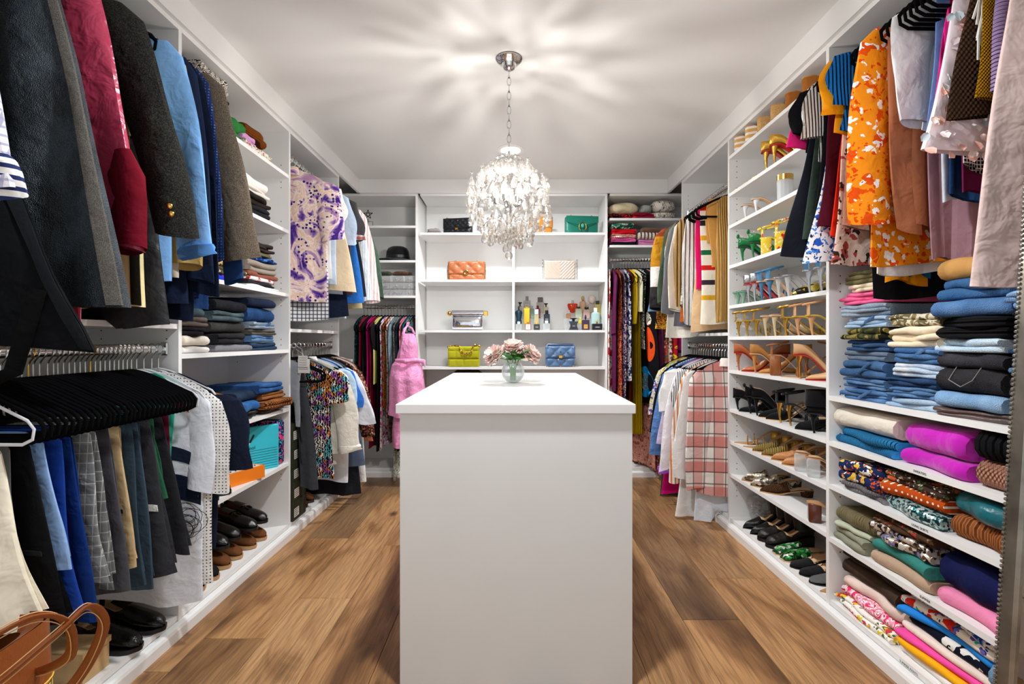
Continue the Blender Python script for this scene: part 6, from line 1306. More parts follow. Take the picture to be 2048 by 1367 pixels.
# ================================================================ handbags on the back shelves
def bx(px): return (px-1027)*.0042
def puff(w, d, h, fn=None, sq=5, nu=40, nv=22):
    """soft box: local x width, y depth, z 0..h; fn(x,z)->extra bulge of the front (camera) face"""
    a = np.linspace(0, 2*PI, nu, endpoint=False); v = np.linspace(0, 1, nv); A, V = np.meshgrid(a, v)
    f = lambda x, e: np.sign(x)*np.abs(x)**(2/e)
    edge = np.clip(1-np.abs(2*V-1)**8, .0, 1)**.35; e2 = .9+.1*edge
    X = w/2*f(np.cos(A), sq)*e2; Yv = d/2*f(np.sin(A), sq)*(.35+.65*edge); Z = V*h
    if fn is not None: Yv = Yv+np.where(np.sin(A) < -.15, -fn(X, Z), 0)
    mb = MB().grid(np.stack([X, Yv, Z], -1), wu=True); mb.cap(reversed(range(nu))); mb.cap([(nv-1)*nu+j for j in range(nu)]); return mb
def panel(w, h, fn, z0=0.0, y0=0.0, nx=33, nz=21, curve=0.0):
    """front sheet with relief fn(x,z); sits at y0, thickness backwards"""
    X, Z = np.meshgrid(np.linspace(-w/2, w/2, nx), np.linspace(0, h, nz)); edge = np.minimum(np.minimum(1, (w/2-np.abs(X))/.012), np.minimum(1, np.minimum(Z, h-Z)/.012))
    A = np.stack([X, y0-(.004+fn(X, Z))*np.clip(edge, 0, 1)**.5-curve*Z/h, z0+Z], -1); return MB().grid(A)
def chain(pts, r=.006, wire=.0016, mat=GOLD, parent=None, name='chain'):
    """a run of oval links along pts"""
    pts = [Vector(p) for p in pts]; mb = MB(); L = [0]
    for a, b in zip(pts, pts[1:]): L.append(L[-1]+(b-a).length)
    n = max(2, int(L[-1]/(r*1.55))); 
    for k in range(n+1):
        d = L[-1]*k/n; i = max(j for j in range(len(L)) if L[j] <= d+1e-9); i = min(i, len(pts)-2)
        q = pts[i].lerp(pts[i+1], (d-L[i])/max(1e-9, L[i+1]-L[i])); tg = (pts[i+1]-pts[i]).normalized(); s1 = tg.orthogonal().normalized(); s2 = tg.cross(s1)
        o = s1 if k % 2 else s2
        mb.tube([q+tg*(r*math.cos(b))+o*(r*.62*math.sin(b)) for b in np.linspace(0, 2*PI, 9)[:-1]], wire, 5, closed=True)
    return mb.build(name, mat, parent)
dia = lambda k, am: (lambda X, Z: am*np.sqrt(np.abs(np.sin(k*(X+Z))*np.sin(k*(X-Z)))))
chev = lambda k, am: (lambda X, Z: am*np.abs(np.sin(k*(Z-np.abs(X))))**.6)
weave = lambda k, am: (lambda X, Z: am*(np.abs(np.sin(k*X))*np.abs(np.sin(k*Z)))**.4)
yb = YB+.075
def bag(name, label, px0, px1, z, y=yb, rz=0): return thing(name, label, 'handbag', ((bx(px0)+bx(px1))/2, y, SZ(z)), (0, 0, rz)), bx(px1)-bx(px0)
BL_ = fab('leather', '#15161a', rough=.25, wr=.1, name='black_lambskin')
t, w = bag('quilted_handbag', 'black quilted flap handbag with gold chain on top shelf', 887, 946, 2.0, rz=-.18)
puff(w, .07, .125).build('body', BL_, t); panel(w*.96, .085, dia(70, .006), .042, -.038).build('flap', BL_, t); panel(w*.9, .035, dia(70, .006), .003, -.037).build('front_pocket', BL_, t)
chain([(-w*.48, .0, .03), (-w*.48, -.01, .12), (-w*.4, -.01, .135), (-w*.2, 0, .13)], .008, .0022, GOLD, t); MB().rbox(-.012, .012, -.052, -.045, .03, .046, .002).build('clasp', GOLD, t, smooth=False)
bundle((bx(868), yb, SZ(2.0)), (.06, .05, .022), F('plain', '#9a9090'), 'dust_cloth', 'crumpled grey cloth beside black quilted handbag', 'cloth', seed=31, amp=.25)
COG = fab('leather', '#b9792f', rough=.3, wr=.1, name='cognac_leather')
t, w = bag('flap_handbag', 'golden tan flap handbag behind the chandelier', 1058, 1104, 2.0, rz=.2)
puff(w, .08, .14).build('body', COG, t); panel(w*.98, .09, lambda X, Z: .002+0*X, .05, -.042).build('flap', COG, t); MB().tube([(-w*.3, 0, .14), (-w*.25, 0, .18), (w*.25, 0, .18), (w*.3, 0, .14)], .005, 8).build('handle', COG, t); MB().ball((0, -.052, .06), (.01, .004, .01), 12, 6).build('clasp', GOLD, t)
GRN = fab('leather', '#0d6b58', rough=.3, wr=.1, name='green_leather')
t, w = bag('flap_handbag', 'emerald green handbag with horseshoe clasp', 1129, 1195, 2.0, rz=.1)
puff(w, .08, .145).build('body', GRN, t)
MB().grid([[(-w*.49+w*.98*u, -.046-.003*math.sin(u*PI), .143-q*(.05+.055*(1-abs(2*u-1)))) for u in np.linspace(0, 1, 21)] for q in np.linspace(0, 1, 6)]).build('flap', GRN, t)
MB().tube([(-w*.49, -.047, .092), (-w*.1, -.052, .066)], .0012, 5).tube([(w*.49, -.047, .092), (w*.1, -.052, .066)], .0012, 5).build('flap_seam', simple('dark_green_edge', '#063a30', .5), t)
hs = MB().tube([(.03*math.sin(a), -.056, .05+.036*math.cos(a)) for a in np.linspace(-2.6, 2.6, 17)], .005, 8).build('horseshoe_clasp', simple('aged_gold', '#8a7440', .35, 1.0), t)
MB().ball((0, -.056, .062), (.014, .006, .018), 14, 8).build('stone', simple('turquoise_stone', '#2fa08a', .15), hs)
for sx in (-1, 1): MB().tube([(sx*w*.33, 0, .144), (sx*w*.33, -.005, .157), (sx*w*.31, 0, .16), (sx*w*.29, 0, .146)], .003, 6).build('strap_ring', GOLD, t)
TAN = fab('leather', '#b3683f', rough=.28, wr=.1, name='tan_lambskin')
t, w = bag('quilted_handbag', 'tan quilted handbag with round gold clasp', 897, 970, 1.613)
puff(w, .08, .155).build('body', TAN, t); panel(w*.97, .108, dia(33, .012), .046, -.043).build('flap', TAN, t); panel(w*.93, .045, dia(33, .009), .002, -.041).build('lower_front', TAN, t)
MB().tube([(.017*math.cos(a), -.062, .062+.017*math.sin(a)) for a in np.linspace(0, 2*PI, 20, endpoint=False)], .0045, 8, closed=True).build('clasp_ring', GOLD, t); MB().tube([(-.007, -.064, .062), (.007, -.064, .062)], .003, 6).build('clasp_bar', GOLD, t)
for sx in (-1, 1): chain([(sx*w*.5, -.02, .0), (sx*w*.515, -.015, .08), (sx*w*.49, 0, .15), (sx*w*.3, 0, .16)], .0085, .0024, simple('gunmetal_gold', '#8a6a3a', .3, 1.0), t)
BEI = fab('leather', '#b9a698', rough=.35, wr=.1, name='beige_leather')
t, w = bag('chevron_handbag', 'beige chevron quilted handbag edged with chain', 1088, 1150, 1.613)
puff(w, .07, .165).build('body', BEI, t); panel(w*.99, .158, chev(118, .005), .003, -.037, 61, 41).build('front_panel', BEI, t)
for sx in (-1, 1): chain([(sx*(w*.5+.012), -.02, .0), (sx*(w*.5+.012), -.02, .165)], .0085, .0022, STEEL, t)
chain([(-w*.5, -.045, .004), (w*.5, -.045, .004)], .006, .0016, STEEL, t)
for sx in (-1, 1): MB().rbox(sx*w*.3-.018, sx*w*.3+.018, -.01, .01, .164, .170, .002).build('hinge', STEEL, t, smooth=False)
SLV = simple('silver_foil', '#d7d9de', .12, 1.0, bump=.25, bscale=18)
t, w = bag('silver_clutch', 'silver metallic clutch with gold dice ends', 905, 966, 1.197)
puff(w, .07, .115, lambda X, Z: .014*np.sin(np.pi*np.clip(Z/.115, 0, 1))*np.cos(X*6)).build('body', SLV, t)
MB().tube([(-w*.52, 0, .14), (w*.52, 0, .14)], .027, 20).build('rolled_top', SLV, t)
MB().ball((-w*.52-.018, 0, .14), .022, 14, 9).build('gold_knob', GOLD, t); MB().rbox(w*.52, w*.52+.036, -.02, .02, .12, .16, .004).build('gold_die', GOLD, t, smooth=False)
CHA = fab('plain', '#a8a41c', sheen=.2, wr=.1, name='chartreuse_velvet')
t, w = bag('woven_handbag', 'chartreuse woven handbag with heavy gold chain', 897, 960, .893)
puff(w, .085, .17).build('body', CHA, t); panel(w*.98, .1, weave(48, .008), .066, -.046).build('flap', CHA, t); panel(w*.96, .062, weave(48, .008), .002, -.044).build('lower_front', CHA, t)
chain([(-w*.48, -.02, .165), (-w*.3, -.01, .175), (-w*.15, -.045, .17), (-w*.08, -.062, .13), (.0, -.064, .105), (.06, -.062, .118), (w*.3, -.05, .165), (w*.36, -.02, .178), (w*.5, -.01, .17)], .0115, .0035, GOLD, t)
DBL = fab('leather', '#58789f', rough=.32, wr=.1, name='dusty_blue_leather')
t, w = bag('studded_handbag', 'dusty blue quilted handbag with gold studs', 1090, 1149, .893)
puff(w*.98, .095, .172).build('body', DBL, t); panel(w, .1, dia(34, .012), .072, -.05, curve=-.01).build('flap', DBL, t); panel(w*.94, .066, dia(34, .009), .003, -.048).build('lower_front', DBL, t)
MB().tube([(-w*.46, -.03, .15), (-w*.42, -.02, .182), (w*.42, -.02, .182), (w*.46, -.03, .15)], .011, 8).build('handle', fab('leather', '#43536f', rough=.3, wr=.1), t)
lk = MB().rbox(-.016, .016, -.07, -.06, .072, .096, .003).build('lock', GOLD, t, smooth=False)
for x, z in [(-.03, .09), (.03, .09), (-.03, .065), (.03, .065), (-.06, .12), (.06, .12), (0, .125), (-.105, .008), (0, .01), (.105, .008), (-.1, .15), (.1, .15), (-.085, .135), (.085, .135)]:
    MB().lathe([(.0075, 0), (.0, .007)], 4, (0, 0, 0)).xf(Matrix.Translation((x, -.062 if z < .13 else -.048, z)) @ Matrix.Rotation(PI/2, 4, 'X')).build('stud', GOLD, t, smooth=False)

# ================================================================ perfume bottles and their clear risers
def glass(c, rough=.04, tr=.75): return thin_glass('tinted_glass', c, tr*.85)
ACR = thin_glass('riser_acrylic', '#f6f8f8', .9)
zs = SZ(1.197)
for px, lab in ((1063, 'clear stepped riser under the perfumes by the divider'), (1167, 'clear stepped riser under the perfumes by the side panel')):
    r_ = thing('display_riser', lab, 'riser', (bx(px), YB+.19, zs))
    for i, (y0, y1, h) in enumerate(((-.06, .0, .055), (.0, .06, .105), (.06, .12, .155))):
        MB().box(-.155, .155, y0, y1, h-.003, h).build('tread', ACR, r_, smooth=False); MB().box(-.155, .155, y0, y0+.003, (0, .055, .105)[i], h-.003).build('riser_face', ACR, r_, smooth=False)
def scent(px, w, row_b, row_t, col, label, step, body='box', cap=('#1a1a1c', .4, .3), lab=None, tr=0, metal=0, rough=.15, capk='cyl'):
    y = YB+(.05, .16, .22, .28)[step]; zb = zs+(0, .055, .105, .155)[step]+.0005; k = y/1000
    x = (px-1027)*k; hw = w*k/2; Ht = (row_b-row_t)*k
    t = thing('perfume_bottle', label, 'perfume', (x, y, zb), group='perfume bottles on the back shelf')
    m = glass(col, tr=tr) if tr else simple('perfume_glass', col, rough, metal, coat=.3)
    ch, cw = cap[1]*Ht, cap[2]*2*hw/2
    bh = Ht-ch
    if body == 'box': mb = MB().rbox(-hw, hw, -hw*.55, hw*.55, 0, bh, .003)
    elif body == 'cyl': mb = MB().lathe([(hw, 0), (hw, bh*.86), (hw*.7, bh*.95), (hw*.35, bh)], 20)
    elif body == 'torso': mb = MB().lathe([(hw*.75, 0), (hw*.82, bh*.08), (hw*.62, bh*.35), (hw*.98, bh*.78), (hw*.9, bh*.9), (hw*.3, bh)], 20, sy=.6)
    elif body == 'vase': mb = MB().prism([(-hw, 0), (hw, 0), (hw*.68, bh*.45), (hw*.72, bh*.7), (hw, bh), (-hw, bh), (-hw*.72, bh*.7), (-hw*.68, bh*.45)], -hw*.4, hw*.4, 'y')
    elif body == 'bowl': mb = MB().lathe([(hw*.25, 0), (hw*.6, bh*.12), (hw, bh*.7), (hw, bh*.95), (hw*.9, bh)], 20, sy=.5)
    else: mb = MB().lathe([(hw*.9, 0), (hw, bh*.1), (hw, bh*.6), (hw*.55, bh*.85), (hw*.4, bh)], 20, sy=.6)
    mb.build('bottle', m, t, ang=.5)
    cm = simple('perfume_cap', cap[0], .25, .6 if cap[0] in ('#c9a552', '#b8b8bc') else 0)
    c0 = MB()
    if capk == 'cyl': c0.lathe([(cw, bh), (cw, bh+ch)], 16)
    elif capk == 'box': c0.rbox(-cw, cw, -cw*.7, cw*.7, bh, bh+ch, .002)
    elif capk == 'flare': c0.lathe([(cw*.35, bh), (cw*.4, bh+ch*.6), (cw, bh+ch*.8), (cw, bh+ch)], 18)
    elif capk == 'ball': c0.ball((0, 0, bh+ch*.5), (cw, cw, ch*.5), 14, 9)
    elif capk == 'bow': c0.ball((-cw*.5, 0, bh+ch*.5), (cw*.5, cw*.3, ch*.4), 8, 6).ball((cw*.5, 0, bh+ch*.5), (cw*.5, cw*.3, ch*.4), 8, 6).lathe([(cw*.25, bh), (cw*.25, bh+ch*.6)], 8)
    c0.build('cap', cm, t, ang=.5)
    if lab:
        lb_ = MB().box(-hw*lab[1], hw*lab[1], -hw*.56-.0008, -hw*.555, bh*lab[2], bh*lab[3]).build('label', simple('bottle_label', lab[0], .5), t, smooth=False)
        for q in (.35, .65): MB().box(-hw*lab[1]*.6, hw*lab[1]*.6, -hw*.56-.0012, -hw*.56-.0008, bh*(lab[2]+(lab[3]-lab[2])*q)-.001, bh*(lab[2]+(lab[3]-lab[2])*q)+.001).build('label_print', INK if lab[0] != '#24222a' else simple('silver_print', '#c8c8cc', .4), lb_, smooth=False)
scent(1037.5, 12, 657, 640, '#dfe3e2', 'clear perfume bottle with pale cap lowest beside the divider', 0, cap=('#cfd6da', .3, .5), tr=.8, capk='box')
scent(1056, 12, 657, 641, '#a8573c', 'square perfume bottle framed in copper', 0, cap=('#c9a552', .2, .4), lab=('#f2e8e0', .75, .1, .9))
scent(1073.5, 12, 657, 640, '#3a3230', 'small black square perfume bottle with gold cap', 0, cap=('#e0b860', .3, .4), lab=('#24222a', .8, .3, .7))
scent(1093, 14, 657, 638, '#e2e6e6', 'clear square perfume bottle with glass cap', 0, cap=('#cfd6da', .3, .5), tr=.85, capk='box')
scent(1037.5, 15, 643, 608, '#16323e', 'dark teal torso-shaped perfume bottle', 1, body='torso', cap=('#1a2a30', .2, .22))
scent(1053.5, 12, 643, 609, '#dcae2c', 'gold bar perfume bottle', 1, metal=.8, rough=.25, cap=('#c9a552', .06, .5), capk='box')
scent(1073, 9, 643, 614, '#e6d8a8', 'pale perfume bottle with silver-blue square cap', 1, tr=.6, cap=('#b8cdd4', .35, .85), capk='box')
scent(1093.5, 12, 643, 616, '#171d33', 'midnight blue perfume bottle', 1, cap=('#15161c', .28, .55), lab=('#24222a', .8, .35, .6))
scent(1040, 9, 632, 600, '#d8d3c8', 'clear perfume bottle with flared black cap beside teal torso', 2, tr=.7, cap=('#15110f', .25, .85), capk='flare')
scent(1064, 8, 628, 603, '#8fa898', 'grey-green perfume bottle behind gold bar', 2, tr=.4, cap=('#b8b8bc', .22, .5))
scent(1075.5, 10, 628, 602, '#7a1424', 'dark red perfume bottle with round cap', 2, cap=('#8a1a28', .24, .5), capk='ball')
scent(1092, 9, 630, 600, '#e4dcb8', 'clear perfume bottle with flared black cap behind the blue one', 2, tr=.7, cap=('#15110f', .25, .85), capk='flare')
scent(1054, 14, 618, 585, '#d6d3cb', 'tall clear perfume bottle with silver cap', 3, tr=.75, cap=('#8a8680', .25, .4), lab=('#c6c2ba', .6, .4, .7))
scent(1080.5, 15, 618, 587, '#d2cec6', 'tall clear perfume bottle with framed square cap', 3, tr=.75, cap=('#3a3a3a', .3, .7), capk='box')
scent(1147, 19, 657, 633, '#2a2b33', 'charcoal hourglass perfume bottle', 0, body='vase', cap=('#1f1c26', .28, .75), capk='flare', lab=('#24222a', .5, .3, .65))
scent(1171, 15, 657, 626, '#3a1c3c', 'aubergine perfume bottle with rounded stopper', 0, cap=('#33204a', .35, .28), capk='ball', lab=('#d8a83a', .5, .15, .55))
scent(1194, 20, 657, 636, '#14141a', 'black perfume bottle with gold sculpted stopper', 0, cap=('#c9a552', .4, .22), capk='ball', lab=('#24222a', .7, .3, .6))
scent(1141.5, 7, 641, 634, '#1a78c8', 'small cobalt perfume bottle behind charcoal hourglass', 1, cap=('#d8e4ee', .2, .5))
scent(1161, 8, 643, 630, '#e6d23a', 'small yellow perfume bottle', 1, body='vial', tr=.4, cap=('#e8d8a0', .25, .4))
scent(1191, 17, 643, 611, '#bfe0dc', 'pale aqua perfume bottle with white cap', 1, body='cyl', tr=.25, cap=('#f2f4f4', .25, .42))
scent(1137, 9, 624, 608, '#c88a5a', 'small amber perfume bottle with glass sides', 2, tr=.5, cap=('#c8ccd0', .4, .6), capk='box')
scent(1157, 13, 632, 608, '#d8dfc4', 'pale green perfume bottle with black bow', 2, tr=.6, cap=('#141214', .2, .6), capk='bow')
scent(1173, 13, 632, 608, '#e8c4b8', 'blush perfume bottle with black bow', 2, tr=.5, cap=('#141214', .28, .7), capk='bow')
scent(1195, 12, 632, 597, '#e0d27a', 'yellow perfume bottle with dark square cap', 2, tr=.5, cap=('#2a1c10', .2, .55), capk='box')
scent(1145, 20, 607, 582, '#e2451c', 'wide amber red perfume bottle on the top step', 3, body='bowl', tr=.35, cap=('#b8b8bc', .25, .2))
scent(1165.5, 14, 612, 578, '#d8b28a', 'gold caged perfume bottle with round stopper', 3, tr=.2, body='cyl', cap=('#c9a552', .3, .4), capk='ball')
scent(1184, 16, 612, 576, '#e6dcd4', 'clear perfume bottle with big flower stopper', 3, tr=.7, cap=('#e8d4c8', .5, .95), capk='ball')

# ================================================================ back left corner shelves
hat = thing('felt_hat', 'black felt floppy hat on the corner shelf', 'hat', (-.99, YB+.165, SZ(1.773)))
FELT = fab('plain', '#101012', sheen=.15, name='black_felt')
A = []
for r_, z in ((.172, .012), (.16, .020), (.135, .026), (.112, .024), (.1, .03), (.098, .06), (.094, .095), (.08, .124), (.055, .137), (.02, .14), (.0, .14)):
    A.append([(r_*math.cos(a), r_*.96*math.sin(a), z+(.011*math.sin(2*a+.6)*(r_/.17)**4 if r_ > .1 else 0)) for a in np.linspace(0, 2*PI, 40, endpoint=False)])
MB().grid(A, wu=True).build('crown_and_brim', FELT, hat); MB().lathe([(.1005, .034), (.1, .058)], 40, caps=False).build('hat_band', simple('satin_band', '#1a1a1c', .3), hat)
cg = thin_glass('organizer_plastic', '#f3f4f4', .8)
for k, (px, lab) in enumerate(((771, 'clear drawer organizer nearest the green shirt sleeve'), (796.5, 'middle clear drawer organizer with jewellery'), (822, 'clear drawer organizer against the side panel'))):
    o = thing('drawer_organizer', lab, 'organizer', (bx(px), YB+.08, SZ(1.481)), group='clear drawer organizers')
    for j in range(3):
        d_ = MB().box(-.052, .052, -.06, -.057, j*.056+.002, j*.056+.053).box(-.052, -.0495, -.057, .06, j*.056+.002, j*.056+.053).box(.0495, .052, -.057, .06, j*.056+.002, j*.056+.053).box(-.0495, .0495, -.057, .06, j*.056+.002, j*.056+.004).build('drawer', cg, o, smooth=False)
        rg = random.Random(k*5+j); mb = MB()
        for q in range(9): mb.ball((rg.uniform(-.035, .035), rg.uniform(-.045, .02), j*.056+.012+rg.uniform(0, .014)), rg.uniform(.007, .012), 7, 5)
        mb.build('jewellery', simple('brown_trinkets', ['#7a4a2a', '#4a3a2e', '#9a6a3a'][(k+j) % 3], .35, .3), d_)
        MB().ball((0, -.063, j*.056+.028), (.007, .004, .007), 8, 5).build('knob', cg, d_)
bundle((bx(770), YB+.1, SZ(1.481)+.171), (.055, .06, .02), F('speckle', '#24301e', '#3c4a30', sheen=.4), 'fur_roll', 'dark green fur roll on the drawer organizers', 'fur', seed=41)
bundle((bx(803), YB+.1, SZ(1.481)+.171), (.085, .06, .02), F('speckle', '#4a3020', '#6e4c34', sheen=.4), 'fur_roll', 'brown fur roll on the drawer organizers', 'fur', seed=42)
st = thing('wire_ornament', 'black wire star ornament on the high corner shelf', 'ornament', (bx(735), YB+.1, SZ(2.057)))
for a in range(5):
    b = a*4*PI/5+PI/2; c_ = (a+1)*4*PI/5+PI/2; MB().tube([(.04*math.cos(b), 0, .115+.04*math.sin(b)), (.04*math.cos(c_), 0, .115+.04*math.sin(c_))], .003, 6).build('star_bar', BLACKP, st)
MB().tube([(0, 0, 0), (0, 0, .08)], .003, 6).tube([(.04, 0, 0), (.04, 0, .055), (0, 0, .055)], .0025, 6).rbox(-.03, .05, -.02, .02, 0, .004, .001).build('stand', BLACKP, st)
# black suitcase below the handbags
su = thing('suitcase', 'black suitcase standing under the lowest handbag shelf', 'suitcase', (bx(934), YB+.16, .0737))
puff(.40, .2, .70, sq=7).build('shell', fab('plain', '#141416', name='suitcase_nylon'), su); MB().tube([(-.1, 0, .69), (-.13, 0, .76), (-.09, 0, .785), (.09, 0, .785), (.13, 0, .76), (.1, 0, .69)], .012, 8).build('handle', BLACKP, su)
# ================================================================ vase with peonies
vx, vy, vz = -.002, 2.41, iz
vs_ = thing('glass_vase', 'round clear glass vase on the island', 'vase', (vx, vy, vz+.0003))
VG = thin_glass('clear_glass', '#eef1f1', .93, .75)
R_ = .055; prof = []
for i in range(15):
    a = -PI*.42+(PI*.42+PI*.30)*i/14; prof.append((R_*math.cos(a), .052+R_*math.sin(a)))
prof = [(.0, prof[0][1])]+prof; inner = [(max(0, r-.0028), z+(.003 if k < 2 else 0)) for k, (r, z) in enumerate(prof)][::-1]
off = prof[0][1]
MB().lathe([(r, z-off) for r, z in prof+inner], 40, caps=False).build('bowl', VG, vs_, ang=0)
MB().lathe([(0, .005)]+[(max(0, r-.0034), z-off+.003) for r, z in prof if z-off < .032][1:]+[(0, .034)], 32).build('water', thin_glass('vase_water', '#e9eeea', .93), vs_)
GLEAF, GST = simple('leaf_green', '#3d7a30', .45, noise=.25, nscale=30), simple('stem_green', '#6a9a4a', .5)
PET = [simple('peony_petal', c, .6, noise=.08, nscale=20) for c in ('#ffe0d6', '#fdd0c2', '#fff0ea')]
def petal_me(w, l, cup, mat, seed):
    r = random.Random(seed); A = []
    for i in range(6):
        t = i/5; row = []
        for j in range(7):
            u = -1+2*j/6; ww = w*math.sin(PI*(.12+.62*t))*(1 if t < .98 else .9)
            row.append((u*ww, -cup*(t*t)*1.0+cup*.55*u*u+.003*math.sin(5*u+seed), l*t*(1-.12*u*u)+.003*math.sin(9*u+seed)*t))
        A.append(row)
    return MB().grid(A).data('petal', mat)
PME = [[petal_me(.023, .047, c, PET[(k+i) % 3], k*3+i) for i in range(3)] for k, c in enumerate((.026, .016, .002))]
def leaf_me(l, w):
    return MB().grid([[(u*w*math.sin(PI*min(.97, t*.95+.04)), -.006*abs(u)-.02*t*t, l*t) for u in (-1, -.5, 0, .5, 1)] for t in np.linspace(0, 1, 8)]).data('leaf', GLEAF)
LME = [leaf_me(.075, .017), leaf_me(.095, .02)]
def peony(hx, hz, label, seed, hy=0, sc=1.0, lean=0):
    r = random.Random(seed); t = thing('peony', label, 'flower', (vx, vy, vz+.012), group='peonies in the vase')
    head = Vector((hx, hy, hz))
    MB().tube([(hx*.15, 0, 0), (hx*.12, hy*.2, .05), (hx*.35, hy*.5, .1), tuple(head*.98)], .0034, 7).build('stem', GST, t)
    q = Vector((hx*1.1, hy-.03, .09)).normalized().to_track_quat('Z', 'Y')
    for k, (cnt, tilt) in enumerate(((12, .30), (18, .70), (22, 1.2))):
        for i in range(cnt):
            a = 2*PI*i/cnt+k*.5+r.uniform(-.15, .15)
            loc = head+q @ Vector((.004*k*math.cos(a), .004*k*math.sin(a), -.006*k))
            e = (q @ (Matrix.Rotation(a+PI/2, 3, 'Z').to_quaternion() @ Euler((tilt+r.uniform(-.15, .15), 0, 0)).to_quaternion())).to_euler()
            o = put('petal', PME[k][r.randrange(3)], t, loc, e); o.scale = (sc, sc, sc)
    return t
peony(-.082, .115, 'blush peony leaning towards the pink satin gown', 1, -.02, 1.15); peony(.0, .145, 'upright blush peony in the middle of the vase', 2, .0, 1.15); peony(.078, .118, 'blush peony leaning towards the red floral dress', 3, -.0, 1.1); peony(.03, .115, 'small blush peony at the back of the bunch', 4, .05, .9)
fo = thing('peony_foliage', 'green peony leaves gathered at the vase mouth', 'leaves', (vx, vy, vz+.01))
rg = random.Random(6)
for i in range(15):
    a = i*2.4; el = rg.uniform(.75, 1.4); MBp = Euler((el, 0, a+PI/2)); put('leaf', LME[i % 2], fo, (.008*math.cos(a), .008*math.sin(a)-.01, .1+rg.uniform(0, .016)), MBp)
for i in range(6): MB().tube([(.012*math.cos(i), .012*math.sin(i), .0), (.008*math.cos(i+.4), .008*math.sin(i+.4), .085)], .003, 6).build('stalk', GST, fo)

# ================================================================ chandelier
cx, cy = -.021, 2.34
ch = thing('crystal_chandelier', 'chrome chandelier covered in clear crystal drops above the island', 'chandelier', (cx, cy, 0))
MB().lathe([(.0, 2.4395), (.060, 2.4395), (.062, 2.432), (.05, 2.420), (.034, 2.413), (.03, 2.402), (.026, 2.392), (.012, 2.383), (.0, 2.381)], 32).build('canopy', CHROME, ch)
lk_me = [MB().tube([(.0085*math.cos(a)*(1 if q else 0), .0085*math.cos(a)*(0 if q else 1), .020*math.sin(a)) for a in np.linspace(0, 2*PI, 14, endpoint=False)], .0021, 6, closed=True).data('chain_link', CHROME) for q in (0, 1)]
z = 2.366; k = 0
while z > 2.02: put('chain_link', lk_me[k % 2], ch, (0, 0, z)); z -= .0335; k += 1
CZ = 1.775
MB().lathe([(.0, 2.01), (.006, 2.008), (.008, 1.98), (.02, 1.972), (.022, 1.962), (.009, 1.955), (.008, 1.80), (.02, 1.79), (.024, 1.77), (.01, 1.755), (.008, 1.62), (.014, 1.61), (.0, 1.60)], 20).build('column', CHROME, ch)
def crystal_mat():
    m, nt, b = base_mat('cut_crystal'); out = nt.nodes['Material Output']
    gl = nd(nt, 'ShaderNodeBsdfGlass', {'Roughness': .0, 'IOR': 1.5, 'Color': (1, .99, .97, 1)}); tr = nd(nt, 'ShaderNodeBsdfTransparent', {0: (1, .99, .97, 1)})
    m1 = nd(nt, 'ShaderNodeMixShader', {0: .35, 1: gl.outputs[0], 2: tr.outputs[0]}).outputs[0]; tl = nd(nt, 'ShaderNodeBsdfTranslucent', {0: (1, .98, .95, 1)})
    nt.links.new(nd(nt, 'ShaderNodeMixShader', {0: .03, 1: m1, 2: tl.outputs[0]}).outputs[0], out.inputs[0]); return m
CRY = crystal_mat()
drop = MB().lathe([(.0, .0), (.004, -.003), (.011, -.018), (.0135, -.027), (.010, -.036), (.0, -.041)], 7, sy=.7).data('crystal_drop', CRY, smooth=False)
bead = MB().lathe([(.0, .0075), (.006, .004), (.0078, 0), (.006, -.004), (.0, -.0075)], 7).data('crystal_bead', CRY, smooth=False)
rg = random.Random(12); ga = PI*(3-math.sqrt(5)); N_ = 156
for i in range(N_):
    yy = 1-(i+.5)*2/N_
    if yy > .86: continue
    rr = math.sqrt(1-yy*yy); a = ga*i; rad = rg.uniform(.165, .205); p = Vector((rad*rr*math.cos(a), rad*rr*math.sin(a), CZ+rad*.98*yy+.012))
    o = put('crystal_drop', drop, ch, p, (rg.uniform(-.15, .15), rg.uniform(-.15, .15), rg.uniform(0, 6))); s = rg.uniform(.95, 1.45); o.scale = (s, s, s)
    put('crystal_bead', bead, ch, p+Vector((0, 0, .009*s)), (0, 0, rg.uniform(0, 6)))
for i in range(30):
    a = rg.uniform(0, 2*PI); r = rg.uniform(.03, .12); o = put('crystal_drop', drop, ch, (r*math.cos(a), r*math.sin(a), CZ-.17+rg.uniform(-.03, .04)+r*.35), (0, 0, rg.uniform(0, 6))); o.scale = (1.3,)*3
for i in range(44):
    a = i*2.4; r = .03+.09*math.sqrt(i/44); o = put('crystal_drop', drop, ch, (r*math.cos(a), r*math.sin(a), 1.955-.035*(r/.12)**2+rg.uniform(-.008, .008)), (rg.uniform(-.3, .3), rg.uniform(-.3, .3), rg.uniform(0, 6))); o.scale = (1.25,)*3
for i in range(12):
    a = 2*PI*i/12; MB().tube([(0, 0, 1.965), (.03*math.cos(a), .03*math.sin(a), 1.985), (.06*math.cos(a), .06*math.sin(a), 1.975)], .0014, 5).build('top_sprig', CHROME, ch); put('crystal_bead', bead, ch, (.062*math.cos(a), .062*math.sin(a), 1.966))
for i in range(22):
    a = 2*PI*i/22+.1; e = (-.75, -.35, 0, .35, .7)[i % 5]; R2 = .17
    ex, ez = R2*math.cos(e), CZ+R2*math.sin(e); rt = 1.95 if i % 2 else 1.66
    pts = [(.008*math.cos(a), .008*math.sin(a), rt)]
    for t_ in (.3, .6, .85, 1.0): q = .008+(ex-.008)*t_; pts.append((q*math.cos(a+.25*math.sin(3*t_)), q*math.sin(a+.25*math.sin(3*t_)), rt+(ez-rt)*t_+.035*math.sin(PI*t_)))
    MB().tube(pts, .0016, 5).build('arm', CHROME, ch)
